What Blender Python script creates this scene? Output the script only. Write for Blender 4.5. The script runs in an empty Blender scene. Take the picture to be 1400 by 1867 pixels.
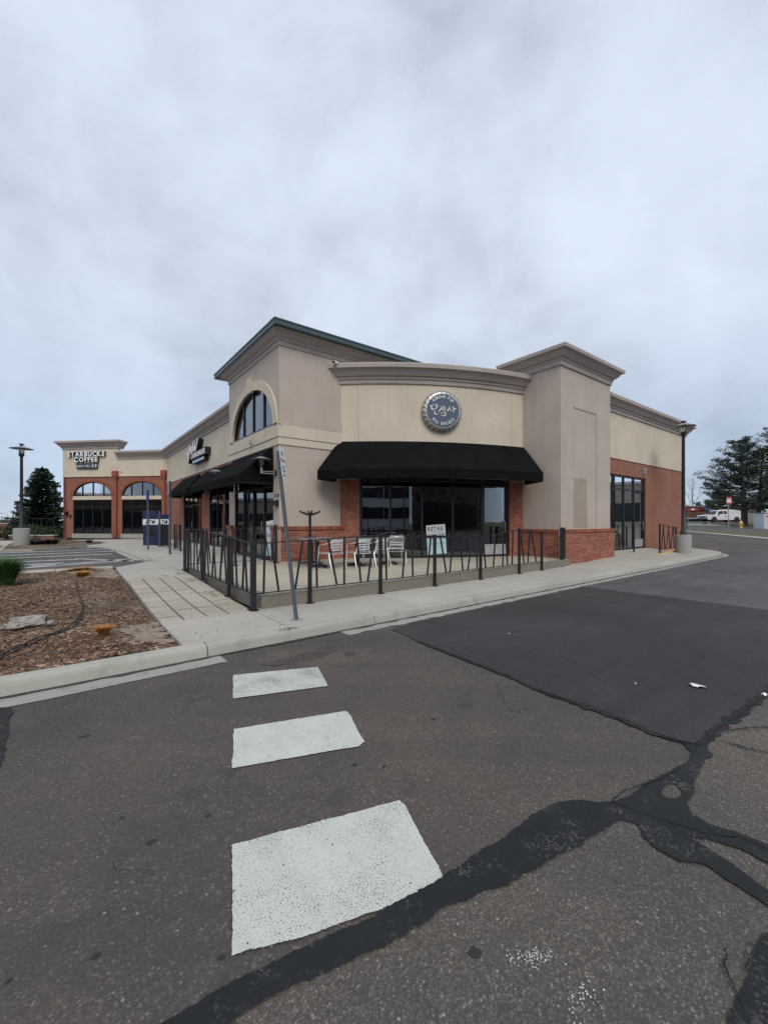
import bpy, bmesh, math, random
import numpy as np
from mathutils import Vector, Matrix, noise as mnoise

R = math.radians
rnd = random.Random(7)
sc = bpy.context.scene
col = sc.collection

# ------------------------------------------------------------------ camera
FOC, CX, HY, CAMZ = 767.0, 700.0, 951.0, 1.55
cam = bpy.data.cameras.new('camera')
cam.sensor_fit = 'VERTICAL'; cam.sensor_height = 36; cam.sensor_width = 27
cam.lens = FOC / 1867 * 36
cam.shift_y = (HY - 933.5) / 1867
cam.clip_start = 0.05; cam.clip_end = 3000
camo = bpy.data.objects.new('camera', cam); col.objects.link(camo)
camo.location = (0, 0, CAMZ); camo.rotation_euler = (R(90), 0, 0)
sc.camera = camo

# ------------------------------------------------------------------ world (overcast sky)
SUN_EL, SUN_AZ = R(46), R(168)        # azimuth clockwise from +Y
world = bpy.data.worlds.new('World'); sc.world = world; world.use_nodes = True
nt = world.node_tree; nt.nodes.clear()
def wn(t, **k):
    n = nt.nodes.new(t)
    for a, b in k.items(): setattr(n, a, b)
    return n
wl = nt.links.new
sky = wn('ShaderNodeTexSky', sky_type='NISHITA', sun_disc=False)
sky.sun_elevation = SUN_EL; sky.sun_rotation = SUN_AZ
sky.air_density = 1.0; sky.dust_density = 3.0
bg_sky = wn('ShaderNodeBackground'); bg_sky.inputs[1].default_value = 0.05
wl(sky.outputs[0], bg_sky.inputs[0])
tc = wn('ShaderNodeTexCoord')
sep = wn('ShaderNodeSeparateXYZ'); wl(tc.outputs['Generated'], sep.inputs[0])
def wm(op, a, b=None, c=None, clamp=False):
    n = wn('ShaderNodeMath', operation=op, use_clamp=clamp)
    for i, x in enumerate((a, b, c)):
        if x is None: continue
        if isinstance(x, (int, float)): n.inputs[i].default_value = x
        else: wl(x, n.inputs[i])
    return n.outputs[0]
zc = wm('MAXIMUM', sep.outputs[2], 0.0)
cmb = wn('ShaderNodeCombineXYZ')
wl(sep.outputs[0], cmb.inputs[0]); wl(sep.outputs[1], cmb.inputs[1]); wl(wm('MULTIPLY', sep.outputs[2], 1.25), cmb.inputs[2])
def wnoise(scale, detail, rough, dist, off):
    mp = wn('ShaderNodeMapping'); mp.inputs['Location'].default_value = off
    mp.inputs['Scale'].default_value = (1, 1, 1)
    mp.inputs['Rotation'].default_value = (0, 0, .5)
    wl(cmb.outputs[0], mp.inputs[0])
    n = wn('ShaderNodeTexNoise'); wl(mp.outputs[0], n.inputs['Vector'])
    n.inputs['Scale'].default_value = scale; n.inputs['Detail'].default_value = detail
    n.inputs['Roughness'].default_value = rough; n.inputs['Distortion'].default_value = dist
    return n.outputs['Fac']
n1 = wnoise(2.1, 8, .5, .35, (3.1, 1.7, .6)); n2 = wnoise(6.0, 7, .6, .3, (8.2, 4.4, 0))
cl = wm('ADD', wm('MULTIPLY', n1, .72), wm('MULTIPLY', n2, .28))
ramp = wn('ShaderNodeValToRGB'); wl(cl, ramp.inputs[0])
e = ramp.color_ramp.elements
e[0].position = .36; e[0].color = (.44, .505, .60, 1)
e[1].position = .64; e[1].color = (.71, .80, .925, 1)
m = ramp.color_ramp.elements.new(.455); m.color = (.56, .635, .74, 1)
m = ramp.color_ramp.elements.new(.54); m.color = (.645, .73, .85, 1)
# the cloud deck is greyer and thicker low down, clearest band right at the horizon
hr = wn('ShaderNodeValToRGB'); wl(zc, hr.inputs[0])
h = hr.color_ramp.elements
h[0].position = 0.0; h[0].color = (.96, .98, .98, 1)
h[1].position = 1.0; h[1].color = (1, 1, 1, 1)
for p, c in ((.07, (.80, .86, .92, 1)), (.2, (.82, .86, .92, 1)), (.42, (1.0, 1.0, 1.0, 1))):
    m = hr.color_ramp.elements.new(p); m.color = c
mx = wn('ShaderNodeMix', data_type='RGBA', blend_type='MULTIPLY'); mx.inputs[0].default_value = 1
wl(ramp.outputs[0], mx.inputs[6]); wl(hr.outputs[0], mx.inputs[7])
bg_c = wn('ShaderNodeBackground'); bg_c.inputs[1].default_value = 1.0
wl(mx.outputs[2], bg_c.inputs[0])
ms = wn('ShaderNodeMixShader'); ms.inputs[0].default_value = .93
wl(bg_sky.outputs[0], ms.inputs[1]); wl(bg_c.outputs[0], ms.inputs[2])
wo = wn('ShaderNodeOutputWorld'); wl(ms.outputs[0], wo.inputs[0])

sun = bpy.data.lights.new('sun', 'SUN'); sun.energy = 1.5; sun.angle = R(28); sun.color = (1, .94, .86)
suno = bpy.data.objects.new('sun', sun); col.objects.link(suno)
sd = Vector((math.sin(SUN_AZ) * math.cos(SUN_EL), math.cos(SUN_AZ) * math.cos(SUN_EL), math.sin(SUN_EL)))
suno.rotation_euler = sd.to_track_quat('Z', 'Y').to_euler()
suno.location = sd * 60

vs = sc.view_settings
vs.view_transform = 'Standard'; vs.look = 'None'; vs.exposure = 0.16; vs.gamma = 1.0; vs.use_curve_mapping = False
sc.cycles.max_bounces = 7; sc.cycles.transparent_max_bounces = 12
sc.cycles.glossy_bounces = 4; sc.cycles.diffuse_bounces = 3
sc.cycles.caustics_reflective = False; sc.cycles.caustics_refractive = False

# ------------------------------------------------------------------ coordinates
SITE = R(37.5)
_c, _s = math.cos(SITE), math.sin(SITE)
def W(u, v): return (u * _c - v * _s, u * _s + v * _c)          # site (u, v) -> world (X, Y)
def L(X, Y): return (X * _c + Y * _s, -X * _s + Y * _c)         # world -> site
def G(px, py, z=0.0):                                           # ground point of the survey, world
    Y = FOC * (CAMZ - z) / (py - HY); return ((px - CX) * Y / FOC, Y)
def GL(px, py, z=0.0): return L(*G(px, py, z))

# ------------------------------------------------------------------ mesh building
class MB:
    def __init__(s): s.v = []; s.f = []; s.sm = []
    def add(s, vs, fs, smooth=False):
        o = len(s.v); s.v += [tuple(p) for p in vs]
        s.f += [tuple(i + o for i in f) for f in fs]; s.sm += [smooth] * len(fs); return s
    def box(s, x0, x1, y0, y1, z0, z1):
        if x0 > x1: x0, x1 = x1, x0
        if y0 > y1: y0, y1 = y1, y0
        return s.add([(x0,y0,z0),(x1,y0,z0),(x1,y1,z0),(x0,y1,z0),(x0,y0,z1),(x1,y0,z1),(x1,y1,z1),(x0,y1,z1)],
              [(0,3,2,1),(4,5,6,7),(0,1,5,4),(1,2,6,5),(2,3,7,6),(3,0,4,7)])
    def bbox(s, x0, x1, y0, y1, z0, z1, b=.01):                 # box with bevelled vertical and top edges
        pl = [(x0+b,y0),(x1-b,y0),(x1,y0+b),(x1,y1-b),(x1-b,y1),(x0+b,y1),(x0,y1-b),(x0,y0+b)]
        cx, cy = (x0+x1)/2, (y0+y1)/2
        def ins(p): return (p[0] + (b if p[0] < cx else -b), p[1] + (b if p[1] < cy else -b))
        vs = [(p[0],p[1],z0) for p in pl] + [(p[0],p[1],z1-b) for p in pl] + [(*ins(p),z1) for p in pl]
        fs = [tuple(range(7,-1,-1)), tuple(range(16,24))]
        for k in range(2):
            for i in range(8):
                j = (i+1) % 8; fs.append((k*8+i, k*8+j, k*8+8+j, k*8+8+i))
        return s.add(vs, fs)
    def prism(s, poly, z0, z1, zf=None):
        n = len(poly); t = [(p[0], p[1], (zf(*p) if zf else z1)) for p in poly]
        a = sum(poly[i][0]*poly[(i+1)%n][1]-poly[(i+1)%n][0]*poly[i][1] for i in range(n))
        if a < 0: poly = poly[::-1]; t = t[::-1]
        vs = [(p[0],p[1],z0) for p in poly] + t
        fs = [tuple(range(n-1,-1,-1)), tuple(range(n,2*n))] + [(i,(i+1)%n,n+(i+1)%n,n+i) for i in range(n)]
        return s.add(vs, fs)
    def tube(s, pts, r, n=8, r2=None, smooth=True, cap=True):
        pts = [Vector(p) for p in pts]; m = len(pts); rings = []
        up = None
        for i, p in enumerate(pts):
            d = (pts[min(i+1,m-1)] - pts[max(i-1,0)]).normalized()
            if up is None:
                up = Vector((0,0,1)) if abs(d.z) < .9 else Vector((1,0,0))
            a = d.cross(up).normalized(); b = a.cross(d).normalized(); up = b
            rr = r if r2 is None else r + (r2 - r) * i / (m - 1)
            if isinstance(r, (list, tuple)): rr = r[i]
            rings.append([p + (a*math.cos(2*math.pi*k/n) + b*math.sin(2*math.pi*k/n))*rr for k in range(n)])
        vs = [q for rg in rings for q in rg]; fs = []
        for i in range(m-1):
            for k in range(n):
                fs.append((i*n+k, i*n+(k+1)%n, (i+1)*n+(k+1)%n, (i+1)*n+k))
        s.add(vs, fs, smooth)
        if cap: s.add(rings[0], [tuple(range(n-1,-1,-1))]); s.add(rings[-1], [tuple(range(n))])
        return s
    def bar(s, p, q, w, h=None):                                # square bar between points
        h = h or w; p, q = Vector(p), Vector(q); d = (q-p).normalized()
        up = Vector((0,0,1)) if abs(d.z) < .95 else Vector((0,1,0))
        a = d.cross(up).normalized()*w/2; b = a.cross(d).normalized()*h/2
        vs = [p-a-b,p+a-b,p+a+b,p-a+b,q-a-b,q+a-b,q+a+b,q-a+b]
        return s.add(vs, [(0,3,2,1),(4,5,6,7),(0,1,5,4),(1,2,6,5),(2,3,7,6),(3,0,4,7)])
    def lathe(s, prof, c=(0,0,0), n=24, smooth=True, axis='z'):
        vs = []; fs = []; m = len(prof)
        for r, z in prof:
            for k in range(n):
                a = 2*math.pi*k/n; x, y = r*math.cos(a), r*math.sin(a)
                if axis == 'z': vs.append((c[0]+x, c[1]+y, c[2]+z))
                elif axis == 'y': vs.append((c[0]+x, c[1]+z, c[2]-y))
                else: vs.append((c[0]+z, c[1]+x, c[2]+y))
        for i in range(m-1):
            for k in range(n): fs.append((i*n+k, i*n+(k+1)%n, (i+1)*n+(k+1)%n, (i+1)*n+k))
        s.add(vs, fs, smooth)
        if prof[0][0] > 1e-4: s.add(vs[:n], [tuple(range(n-1,-1,-1))])
        if prof[-1][0] > 1e-4: s.add(vs[-n:], [tuple(range(n))])
        return s
    def tf(s, fn): s.v = [tuple(fn(*p)) for p in s.v]; return s

class Fr:                                                        # straight wall frame
    def __init__(s, O, T, N):
        s.O, s.T, s.N = O, T, N
        lk = (-N[0], -N[1]); rt = (lk[1], -lk[0]); s.sg = 1 if T[0]*rt[0]+T[1]*rt[1] > 0 else -1
        s.curved = False
    def P(s, a, d, z): return (s.O[0]+s.T[0]*a+s.N[0]*d, s.O[1]+s.T[1]*a+s.N[1]*d, z)
    def tan(s, a): return s.T
    def nor(s, a): return s.N
class Arc:                                                       # curved wall frame, s in metres on radius r
    def __init__(s, A, M, B):
        ax, ay = A; bx, by = M; cx, cy = B
        D = 2*(ax*(by-cy)+bx*(cy-ay)+cx*(ay-by))
        s.C = (((ax*ax+ay*ay)*(by-cy)+(bx*bx+by*by)*(cy-ay)+(cx*cx+cy*cy)*(ay-by))/D,
               ((ax*ax+ay*ay)*(cx-bx)+(bx*bx+by*by)*(ax-cx)+(cx*cx+cy*cy)*(bx-ax))/D)
        s.r = math.hypot(ax-s.C[0], ay-s.C[1])
        s.a0 = math.atan2(ay-s.C[1], ax-s.C[0]); a1 = math.atan2(cy-s.C[1], cx-s.C[0])
        d = (a1 - s.a0 + math.pi) % (2*math.pi) - math.pi
        s.dr = 1 if d > 0 else -1; s.len = abs(d)*s.r; s.sg = 1; s.curved = True
    def ang(s, a): return s.a0 + s.dr*a/s.r
    def P(s, a, d, z): t = s.ang(a); return (s.C[0]+(s.r+d)*math.cos(t), s.C[1]+(s.r+d)*math.sin(t), z)
    def nor(s, a): t = s.ang(a); return (math.cos(t), math.sin(t))
    def tan(s, a): t = s.ang(a); return (-s.dr*math.sin(t), s.dr*math.cos(t))
def fbox(mb, F, s0, s1, d0, d1, z0, z1):
    if s1 < s0: s0, s1 = s1, s0
    if d1 < d0: d0, d1 = d1, d0
    n = max(1, int(math.ceil((s1-s0)/.2))) if F.curved else 1
    vs = []; 
    for i in range(n+1):
        a = s0+(s1-s0)*i/n; vs += [F.P(a,d0,z0), F.P(a,d1,z0), F.P(a,d1,z1), F.P(a,d0,z1)]
    fs = []
    for i in range(n):
        for k in range(4): fs.append((i*4+k, i*4+(k+1)%4, i*4+4+(k+1)%4, i*4+4+k))
    fs += [(3,2,1,0), tuple(n*4+k for k in range(4))]
    mb.add(vs, fs); return mb
def wall(mb, F, s0, s1, z0, z1, d0, d1, holes=()):               # wall with rectangular openings
    hs = sorted(holes); cur = s0
    for (a, b, za, zb) in hs:
        if a > cur: fbox(mb, F, cur, a, d0, d1, z0, z1)
        if za > z0: fbox(mb, F, a, b, d0, d1, z0, za)
        if zb < z1: fbox(mb, F, a, b, d0, d1, zb, z1)
        cur = b
    if cur < s1: fbox(mb, F, cur, s1, d0, d1, z0, z1)
    return mb
def sweep(mb, path, prof, closed=False):                         # outward = right of travel
    n = len(path); P = [Vector(p) for p in path]; m = len(prof); rings = []
    for i in range(n):
        if closed: a, b = P[i-1], P[(i+1) % n]
        else: a, b = P[max(i-1,0)], P[min(i+1,n-1)]
        d1 = (P[i]-a); d2 = (b-P[i])
        if d1.length < 1e-6: d1 = d2
        if d2.length < 1e-6: d2 = d1
        d1.normalize(); d2.normalize()
        n1 = Vector((d1.y,-d1.x)); n2 = Vector((d2.y,-d2.x)); k = (n1+n2); k = k/ max(k.dot(n1), .2)
        rings.append([(P[i].x+k.x*d, P[i].y+k.y*d, z) for d, z in prof])
    vs = [q for r in rings for q in r]; fs = []
    for i in range(n if closed else n-1):
        j = (i+1) % n
        for k in range(m):
            l = (k+1) % m; fs.append((i*m+k, j*m+k, j*m+l, i*m+l))
    mb.add(vs, fs)
    if not closed: mb.add(rings[0], [tuple(range(m))]); mb.add(rings[-1], [tuple(range(m-1,-1,-1))])
    return mb

_chars = {}
def glyph(ch, off=0.0, ext=.02, res=2):
    k = (ch, off, ext, res)
    if k not in _chars:
        cu = bpy.data.curves.new('t', 'FONT'); cu.body = ch; cu.size = 1; cu.extrude = ext; cu.offset = off; cu.resolution_u = res
        o = bpy.data.objects.new('t', cu); col.objects.link(o)
        dg = bpy.context.evaluated_depsgraph_get()
        me = bpy.data.meshes.new_from_object(o.evaluated_get(dg))
        vs = [tuple(v.co) for v in me.vertices]; fs = [tuple(p.vertices) for p in me.polygons]
        bpy.data.objects.remove(o); bpy.data.meshes.remove(me); bpy.data.curves.remove(cu)
        x0 = min([v[0] for v in vs], default=0); x1 = max([v[0] for v in vs], default=.3)
        _chars[k] = (vs, fs, x0, x1)
    return _chars[k]
def text(mb, F, s, d, z, txt, size, width=None, off=.01, ext=.02, slant=0):  # s = reader's left edge, z = baseline
    gap = .12; w = 0; lay = []
    for ch in txt:
        if ch == ' ': w += .3; continue
        vs, fs, x0, x1 = glyph(ch, off, ext); lay.append((vs, fs, w - x0)); w += x1-x0+gap
    w -= gap; k = (width/(w*size)) if width else 1
    for vs, fs, dx in lay:
        f2 = [f[::-1] for f in fs] if F.sg < 0 else fs
        mb.add([F.P(s + F.sg*((x+dx)*size*k + y*slant*size), d + zz*size + ext*size, z + y*size) for x, y, zz in vs], f2)
    return mb

BASE = {}
SC_MAT = {}
def obj(name, mb, mat, parent=None, base=None, rot=None, label=None, cat=None, group=None, kind=None, bevel=0, shade=None):
    if parent is not None: base = BASE[parent.name][0]; rot = BASE[parent.name][1]
    base = base or (0, 0, 0); rot = SITE if rot is None else rot
    me = bpy.data.meshes.new(name)
    v = np.array(mb.v, dtype=float).reshape(-1, 3) - np.array(base, dtype=float)
    me.from_pydata([tuple(p) for p in v], [], mb.f)
    if any(mb.sm): me.polygons.foreach_set('use_smooth', mb.sm)
    uvl = me.uv_layers.new(name='UVMap')
    nl = len(me.loops)
    if nl:
        co = np.empty(len(me.vertices)*3); me.vertices.foreach_get('co', co); co = co.reshape(-1,3) + np.array(base)
        li = np.empty(nl, dtype=np.int32); me.loops.foreach_get('vertex_index', li)
        pn = np.empty(len(me.polygons)*3); me.polygons.foreach_get('normal', pn); pn = pn.reshape(-1,3)
        lt = np.empty(len(me.polygons), dtype=np.int32); me.polygons.foreach_get('loop_total', lt)
        nn = np.repeat(pn, lt, axis=0); c = co[li]
        flat = np.abs(nn[:,2]) > .7; h = np.hypot(nn[:,0], nn[:,1]) + 1e-9
        tx, ty = -nn[:,1]/h, nn[:,0]/h
        uv = np.stack([np.where(flat, c[:,0], c[:,0]*tx+c[:,1]*ty), np.where(flat, c[:,1], c[:,2])], 1)
        uvl.data.foreach_set('uv', uv.ravel())
    me.materials.append(mat)
    o = bpy.data.objects.new(name, me); col.objects.link(o)
    if parent is not None: o.parent = parent
    else:
        o.location = (*W(base[0], base[1]), base[2]) if rot == SITE else base
        o.rotation_euler = (0, 0, rot)
    BASE[o.name] = (base, rot)
    if label: o['label'] = label
    if cat: o['category'] = cat
    if group: o['group'] = group
    if kind: o['kind'] = kind
    return o
def thing(name, label, cat, base=(0,0,0), rot=None, group=None, kind=None):
    rot = SITE if rot is None else rot
    o = bpy.data.objects.new(name, None); col.objects.link(o); o.empty_display_size = .2
    o.location = (*W(base[0], base[1]), base[2]) if rot == SITE else base
    o.rotation_euler = (0, 0, rot)
    if label: o['label'] = label
    if cat: o['category'] = cat
    if group: o['group'] = group
    if kind: o['kind'] = kind
    BASE[o.name] = (base, rot); return o
def inst(name, me_src, parent, loc, rotz=0, scale=(1,1,1)):       # piece sharing a mesh; loc in site/root coordinates
    o = bpy.data.objects.new(name, me_src); col.objects.link(o); o.parent = parent
    b = BASE[parent.name][0]; o.location = (loc[0]-b[0], loc[1]-b[1], loc[2]-b[2])
    o.rotation_euler = (0, 0, rotz); o.scale = scale
    BASE[o.name] = (b, BASE[parent.name][1]); return o
def copy_tree(o, parent=None):
    kids = list(o.children); c = o.copy(); col.objects.link(c); c.parent = parent
    BASE[c.name] = BASE.get(o.name, ((0,0,0), 0))
    for k in kids: copy_tree(k, c)
    return c

# ------------------------------------------------------------------ materials
class NT:
    def __init__(s, name):
        s.m = bpy.data.materials.new(name); s.m.use_nodes = True; s.t = s.m.node_tree; s.t.nodes.clear()
        s.out = s.n('ShaderNodeOutputMaterial'); s.b = s.n('ShaderNodeBsdfPrincipled'); s.l(s.b.outputs[0], s.out.inputs[0])
        s.co = s.n('ShaderNodeTexCoord')
    def n(s, t, **k):
        x = s.t.nodes.new(t)
        for a, b in k.items(): setattr(x, a, b)
        return x
    def l(s, a, b): s.t.links.new(a, b)
    def set(s, sock, v):
        i = s.b.inputs[sock]
        if hasattr(v, 'links') or hasattr(v, 'is_output'): s.l(v, i)
        else: i.default_value = v
    def map(s, src='Object', scale=(1,1,1), loc=(0,0,0), rot=(0,0,0)):
        m = s.n('ShaderNodeMapping'); m.inputs['Scale'].default_value = scale; m.inputs['Location'].default_value = loc
        m.inputs['Rotation'].default_value = rot; s.l(s.co.outputs[src], m.inputs[0]); return m.outputs[0]
    def noise(s, scale, detail=4, rough=.55, vec=None, dist=0, out='Fac'):
        x = s.n('ShaderNodeTexNoise'); x.inputs['Scale'].default_value = scale; x.inputs['Detail'].default_value = detail
        x.inputs['Roughness'].default_value = rough; x.inputs['Distortion'].default_value = dist
        s.l(vec if vec is not None else s.co.outputs['Object'], x.inputs['Vector']); return x.outputs[out]
    def vor(s, scale, vec=None, feat='F1', out='Color', rand=1):
        x = s.n('ShaderNodeTexVoronoi', feature=feat); x.inputs['Scale'].default_value = scale
        x.inputs['Randomness'].default_value = rand
        s.l(vec if vec is not None else s.co.outputs['Object'], x.inputs['Vector']); return x.outputs[out]
    def ramp(s, f, stops, interp='LINEAR'):
        r = s.n('ShaderNodeValToRGB'); s.l(f, r.inputs[0]); r.color_ramp.interpolation = interp
        e = r.color_ramp.elements
        while len(e) < len(stops): e.new(.5)
        for k, (p, c) in enumerate(stops):
            e[k].position = p; e[k].color = (c, c, c, 1) if isinstance(c, (int, float)) else (*c, 1)
        return r.outputs[0]
    def mix(s, f, a, b, mode='MIX'):
        x = s.n('ShaderNodeMix', data_type='RGBA', blend_type=mode)
        for i, v in ((0, f), (6, a), (7, b)):
            if isinstance(v, (int, float)): x.inputs[i].default_value = v if i == 0 else (v, v, v, 1)
            elif isinstance(v, tuple): x.inputs[i].default_value = (*v, 1)
            else: s.l(v, x.inputs[i])
        return x.outputs[2]
    def math(s, op, a, b=None, clamp=False):
        x = s.n('ShaderNodeMath', operation=op, use_clamp=clamp)
        for i, v in enumerate((a, b)):
            if v is None: continue
            if isinstance(v, (int, float)): x.inputs[i].default_value = v
            else: s.l(v, x.inputs[i])
        return x.outputs[0]
    def bump(s, h, strength=.3, dist=.01, prev=None):
        x = s.n('ShaderNodeBump'); x.inputs['Strength'].default_value = strength; x.inputs['Distance'].default_value = dist
        s.l(h, x.inputs['Height'])
        if prev is not None: s.l(prev, x.inputs['Normal'])
        s.l(x.outputs[0], s.b.inputs['Normal']); return x.outputs[0]

def simple(name, c, rough=.6, metal=0, var=.12, vs=6, bump=0, bs=200, spec=None):
    t = NT(name); n = t.noise(vs, 5, .6)
    lo = tuple(x*(1-var) for x in c); hi = tuple(min(1, x*(1+var)) for x in c)
    t.set('Base Color', t.ramp(n, [(.3, lo), (.7, hi)])); t.set('Roughness', rough); t.set('Metallic', metal)
    if spec is not None: t.set('Specular IOR Level', spec)
    if bump: t.bump(t.noise(bs, 3, .6), bump, .004)
    return t.m

def stucco(name, c, dirt=.25):
    t = NT(name); a = t.noise(.9, 6, .6); b = t.noise(7, 5, .65)
    base = t.ramp(a, [(.3, tuple(x*.90 for x in c)), (.7, tuple(x*1.07 for x in c))])
    base = t.mix(t.ramp(b, [(.35, 0.0), (.75, .35)]), base, tuple(x*.86 for x in c))
    # rain streaks run down the render
    st = t.noise(1.0, 7, .72, vec=t.map(scale=(4.5, 4.5, .25)))
    base = t.mix(t.ramp(st, [(.50, 0.0), (.75, dirt)]), base, (c[0]*.62, c[1]*.58, c[2]*.52))
    t.set('Base Color', base); t.set('Roughness', .93); t.set('Specular IOR Level', .2)
    bp = t.bump(t.noise(160, 4, .7), .35, .004); t.bump(t.noise(4, 3, .5), .12, .02, bp)
    return t.m
M = {}
M['taupe'] = stucco('taupe_render', (.53, .45, .39), .32)
M['cream'] = stucco('cream_render', (.66, .575, .455), .20)
M['trim'] = stucco('mauve_trim', (.45, .395, .365), .2)
M['trimcap'] = stucco('trim_cap', (.50, .455, .42), .2)
M['patchpaint'] = stucco('paint_patch', (.40, .335, .27), .1)
M['redtrim'] = simple('red_metal', (.33, .07, .045), .5)
M['black'] = simple('black_metal', (.010, .011, .012), .55, 0, .2, 9)
M['frame'] = simple('dark_bronze_frame', (.012, .014, .017), .38, .0, .2, 4)
M['green'] = simple('green_fascia', (.055, .090, .10), .42, 0, .12, 3)
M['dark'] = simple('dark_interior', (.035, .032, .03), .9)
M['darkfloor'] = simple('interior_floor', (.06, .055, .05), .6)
M['galv'] = simple('galvanised_steel', (.30, .32, .34), .5, .35, .2, 30)
M['alu'] = simple('brushed_aluminium', (.80, .80, .81), .32, .55, .1, 12)
M['postgrey'] = simple('blue_grey_steel', (.13, .15, .17), .5, .3, .2, 30)
M['kick'] = simple('kick_plate', (.42, .41, .42), .45, .2, .1, 8)
M['white'] = simple('white_letter', (.80, .80, .80), .5)
M['whitemetal'] = simple('white_enamel', (.70, .70, .70), .4)
M['tabletop'] = simple('table_top', (.17, .15, .135), .38, 0, .25, 8)
M['navy'] = simple('navy_panel', (.018, .025, .085), .4)
M['red'] = simple('red_print', (.55, .03, .03), .5)
M['signred'] = simple('red_sign', (.42, .022, .028), .5)
M['yellow'] = simple('yellow_paint', (.62, .42, .10), .6, 0, .3, 20)
M['hydrant'] = simple('hydrant_yellow', (.70, .45, .04), .45)
M['ltblue'] = simple('pale_blue_print', (.46, .66, .72), .5, 0, .04)
M['paperwhite'] = simple('white_print', (.78, .80, .80), .5, 0, .03)
M['ink'] = simple('dark_ink', (.06, .06, .06), .5)
M['brownink'] = simple('brown_ink', (.16, .10, .07), .5)
M['bluesign'] = simple('blue_sign', (.03, .10, .40), .5)
M['rubber'] = simple('black_rubber', (.02, .02, .02), .7)
M['bark'] = simple('bark', (.085, .065, .05), .95, 0, .4, 8, .6, 30)
M['greybark'] = simple('grey_bark', (.13, .11, .10), .95, 0, .3, 8, .6, 30)
M['vanwhite'] = simple('white_car_paint', (.74, .75, .77), .25, 0, .03)
M['roofmem'] = simple('roof_membrane', (.35, .34, .33), .9)
M['navydisc'] = simple('slate_disc', (.085, .11, .165), .38, .1, .06)
M['bone'] = simple('bone_letter', (.72, .66, .60), .5)
M['rock'] = simple('pale_rock', (.30, .275, .25), .9, 0, .35, 12, .8, 30)

def awning_mat():
    t = NT('black_awning_canvas'); n = t.noise(2.2, 5, .6)
    t.set('Base Color', t.ramp(n, [(.3, (.0045, .0055, .006)), (.75, (.009, .0105, .011))]))
    t.set('Roughness', .95); t.set('Specular IOR Level', .08)
    w = t.noise(2.5, 3, .5, vec=t.map(scale=(1, 1, 1)))
    bp = t.bump(t.noise(700, 2, .5), .2, .002); t.bump(w, .25, .05, bp); return t.m
M['awning'] = awning_mat()

def brick_piece():
    t = NT('fired_brick'); oi = t.n('ShaderNodeObjectInfo')
    c = t.ramp(oi.outputs['Random'], [(0, (.20, .060, .038)), (.35, (.28, .083, .050)), (.7, (.345, .108, .064)), (1, (.42, .155, .095))])
    c = t.mix(t.ramp(t.noise(35, 4, .6), [(.35, 0.0), (.8, .5)]), c, (.16, .05, .035))
    t.set('Base Color', c); t.set('Roughness', .9); t.bump(t.noise(120, 4, .7), .5, .004); return t.m
M['brick'] = brick_piece()
def brick_vc():                                                   # merged bricks: colour from a voronoi over the courses
    t = NT('fired_brick_courses'); br = t.n('ShaderNodeTexVoronoi'); br.inputs['Scale'].default_value = 6
    t.l(t.map('UV', (.8, 2.4, 1)), br.inputs['Vector'])
    sp = t.n('ShaderNodeSeparateColor'); t.l(br.outputs['Color'], sp.inputs[0])
    c = t.ramp(sp.outputs[0], [(0, (.215, .063, .040)), (.5, (.295, .089, .053)), (1, (.40, .145, .088))])
    t.set('Base Color', c); t.set('Roughness', .9); t.bump(t.noise(120, 4, .7), .5, .004); return t.m
M['brickm'] = brick_vc()
M['mortar'] = simple('mortar', (.42, .31, .26), .95, 0, .15, 20, .5, 150)
def brick_tex():
    t = NT('brick_courses_far'); b = t.n('ShaderNodeTexBrick')
    b.offset = .5; b.inputs['Scale'].default_value = 1
    b.inputs['Brick Width'].default_value = .203; b.inputs['Row Height'].default_value = .0677
    b.inputs['Mortar Size'].default_value = .010; b.inputs['Mortar Smooth'].default_value = .2
    b.inputs['Color1'].default_value = (.26, .084, .048, 1); b.inputs['Color2'].default_value = (.38, .138, .082, 1)
    b.inputs['Mortar'].default_value = (.35, .215, .165, 1); b.inputs['Bias'].default_value = -.1
    t.l(t.map('UV'), b.inputs['Vector'])
    c = t.mix(t.ramp(t.noise(.8, 5, .6), [(.35, 0.0), (.8, .45)]), b.outputs[0], (.21, .065, .045))
    t.set('Base Color', c); t.set('Roughness', .9)
    inv = t.math('SUBTRACT', 1.0, b.outputs['Fac']); bp = t.bump(inv, .8, .008); t.bump(t.noise(90, 3, .6), .3, .003, bp)
    return t.m
M['bricktex'] = brick_tex()

def glass():
    t = NT('tinted_window_glass'); t.t.nodes.remove(t.b)
    tr = t.n('ShaderNodeBsdfTransparent'); tr.inputs[0].default_value = (.30, .34, .35, 1)
    gl = t.n('ShaderNodeBsdfGlossy'); gl.inputs['Roughness'].default_value = .015; gl.inputs[0].default_value = (.92, .96, 1, 1)
    fr = t.n('ShaderNodeFresnel'); fr.inputs[0].default_value = 1.5
    bp = t.n('ShaderNodeBump'); bp.inputs['Strength'].default_value = .08; bp.inputs['Distance'].default_value = .03
    t.l(t.noise(.9, 2, .5), bp.inputs['Height']); t.l(bp.outputs[0], gl.inputs['Normal'])
    f = t.math('ADD', t.math('MULTIPLY', fr.outputs[0], 1.3), .09, clamp=True)
    mx = t.n('ShaderNodeMixShader'); t.l(f, mx.inputs[0]); t.l(tr.outputs[0], mx.inputs[1]); t.l(gl.outputs[0], mx.inputs[2])
    t.l(mx.outputs[0], t.out.inputs[0]); return t.m
M['glass'] = glass()
def glass2():
    t = NT('clear_lamp_glass'); t.set('Base Color', (.8, .8, .76, 1)); t.set('Transmission Weight', .75); t.set('Roughness', .12); t.set('IOR', 1.3); return t.m
M['lampglass'] = glass2()

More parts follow.
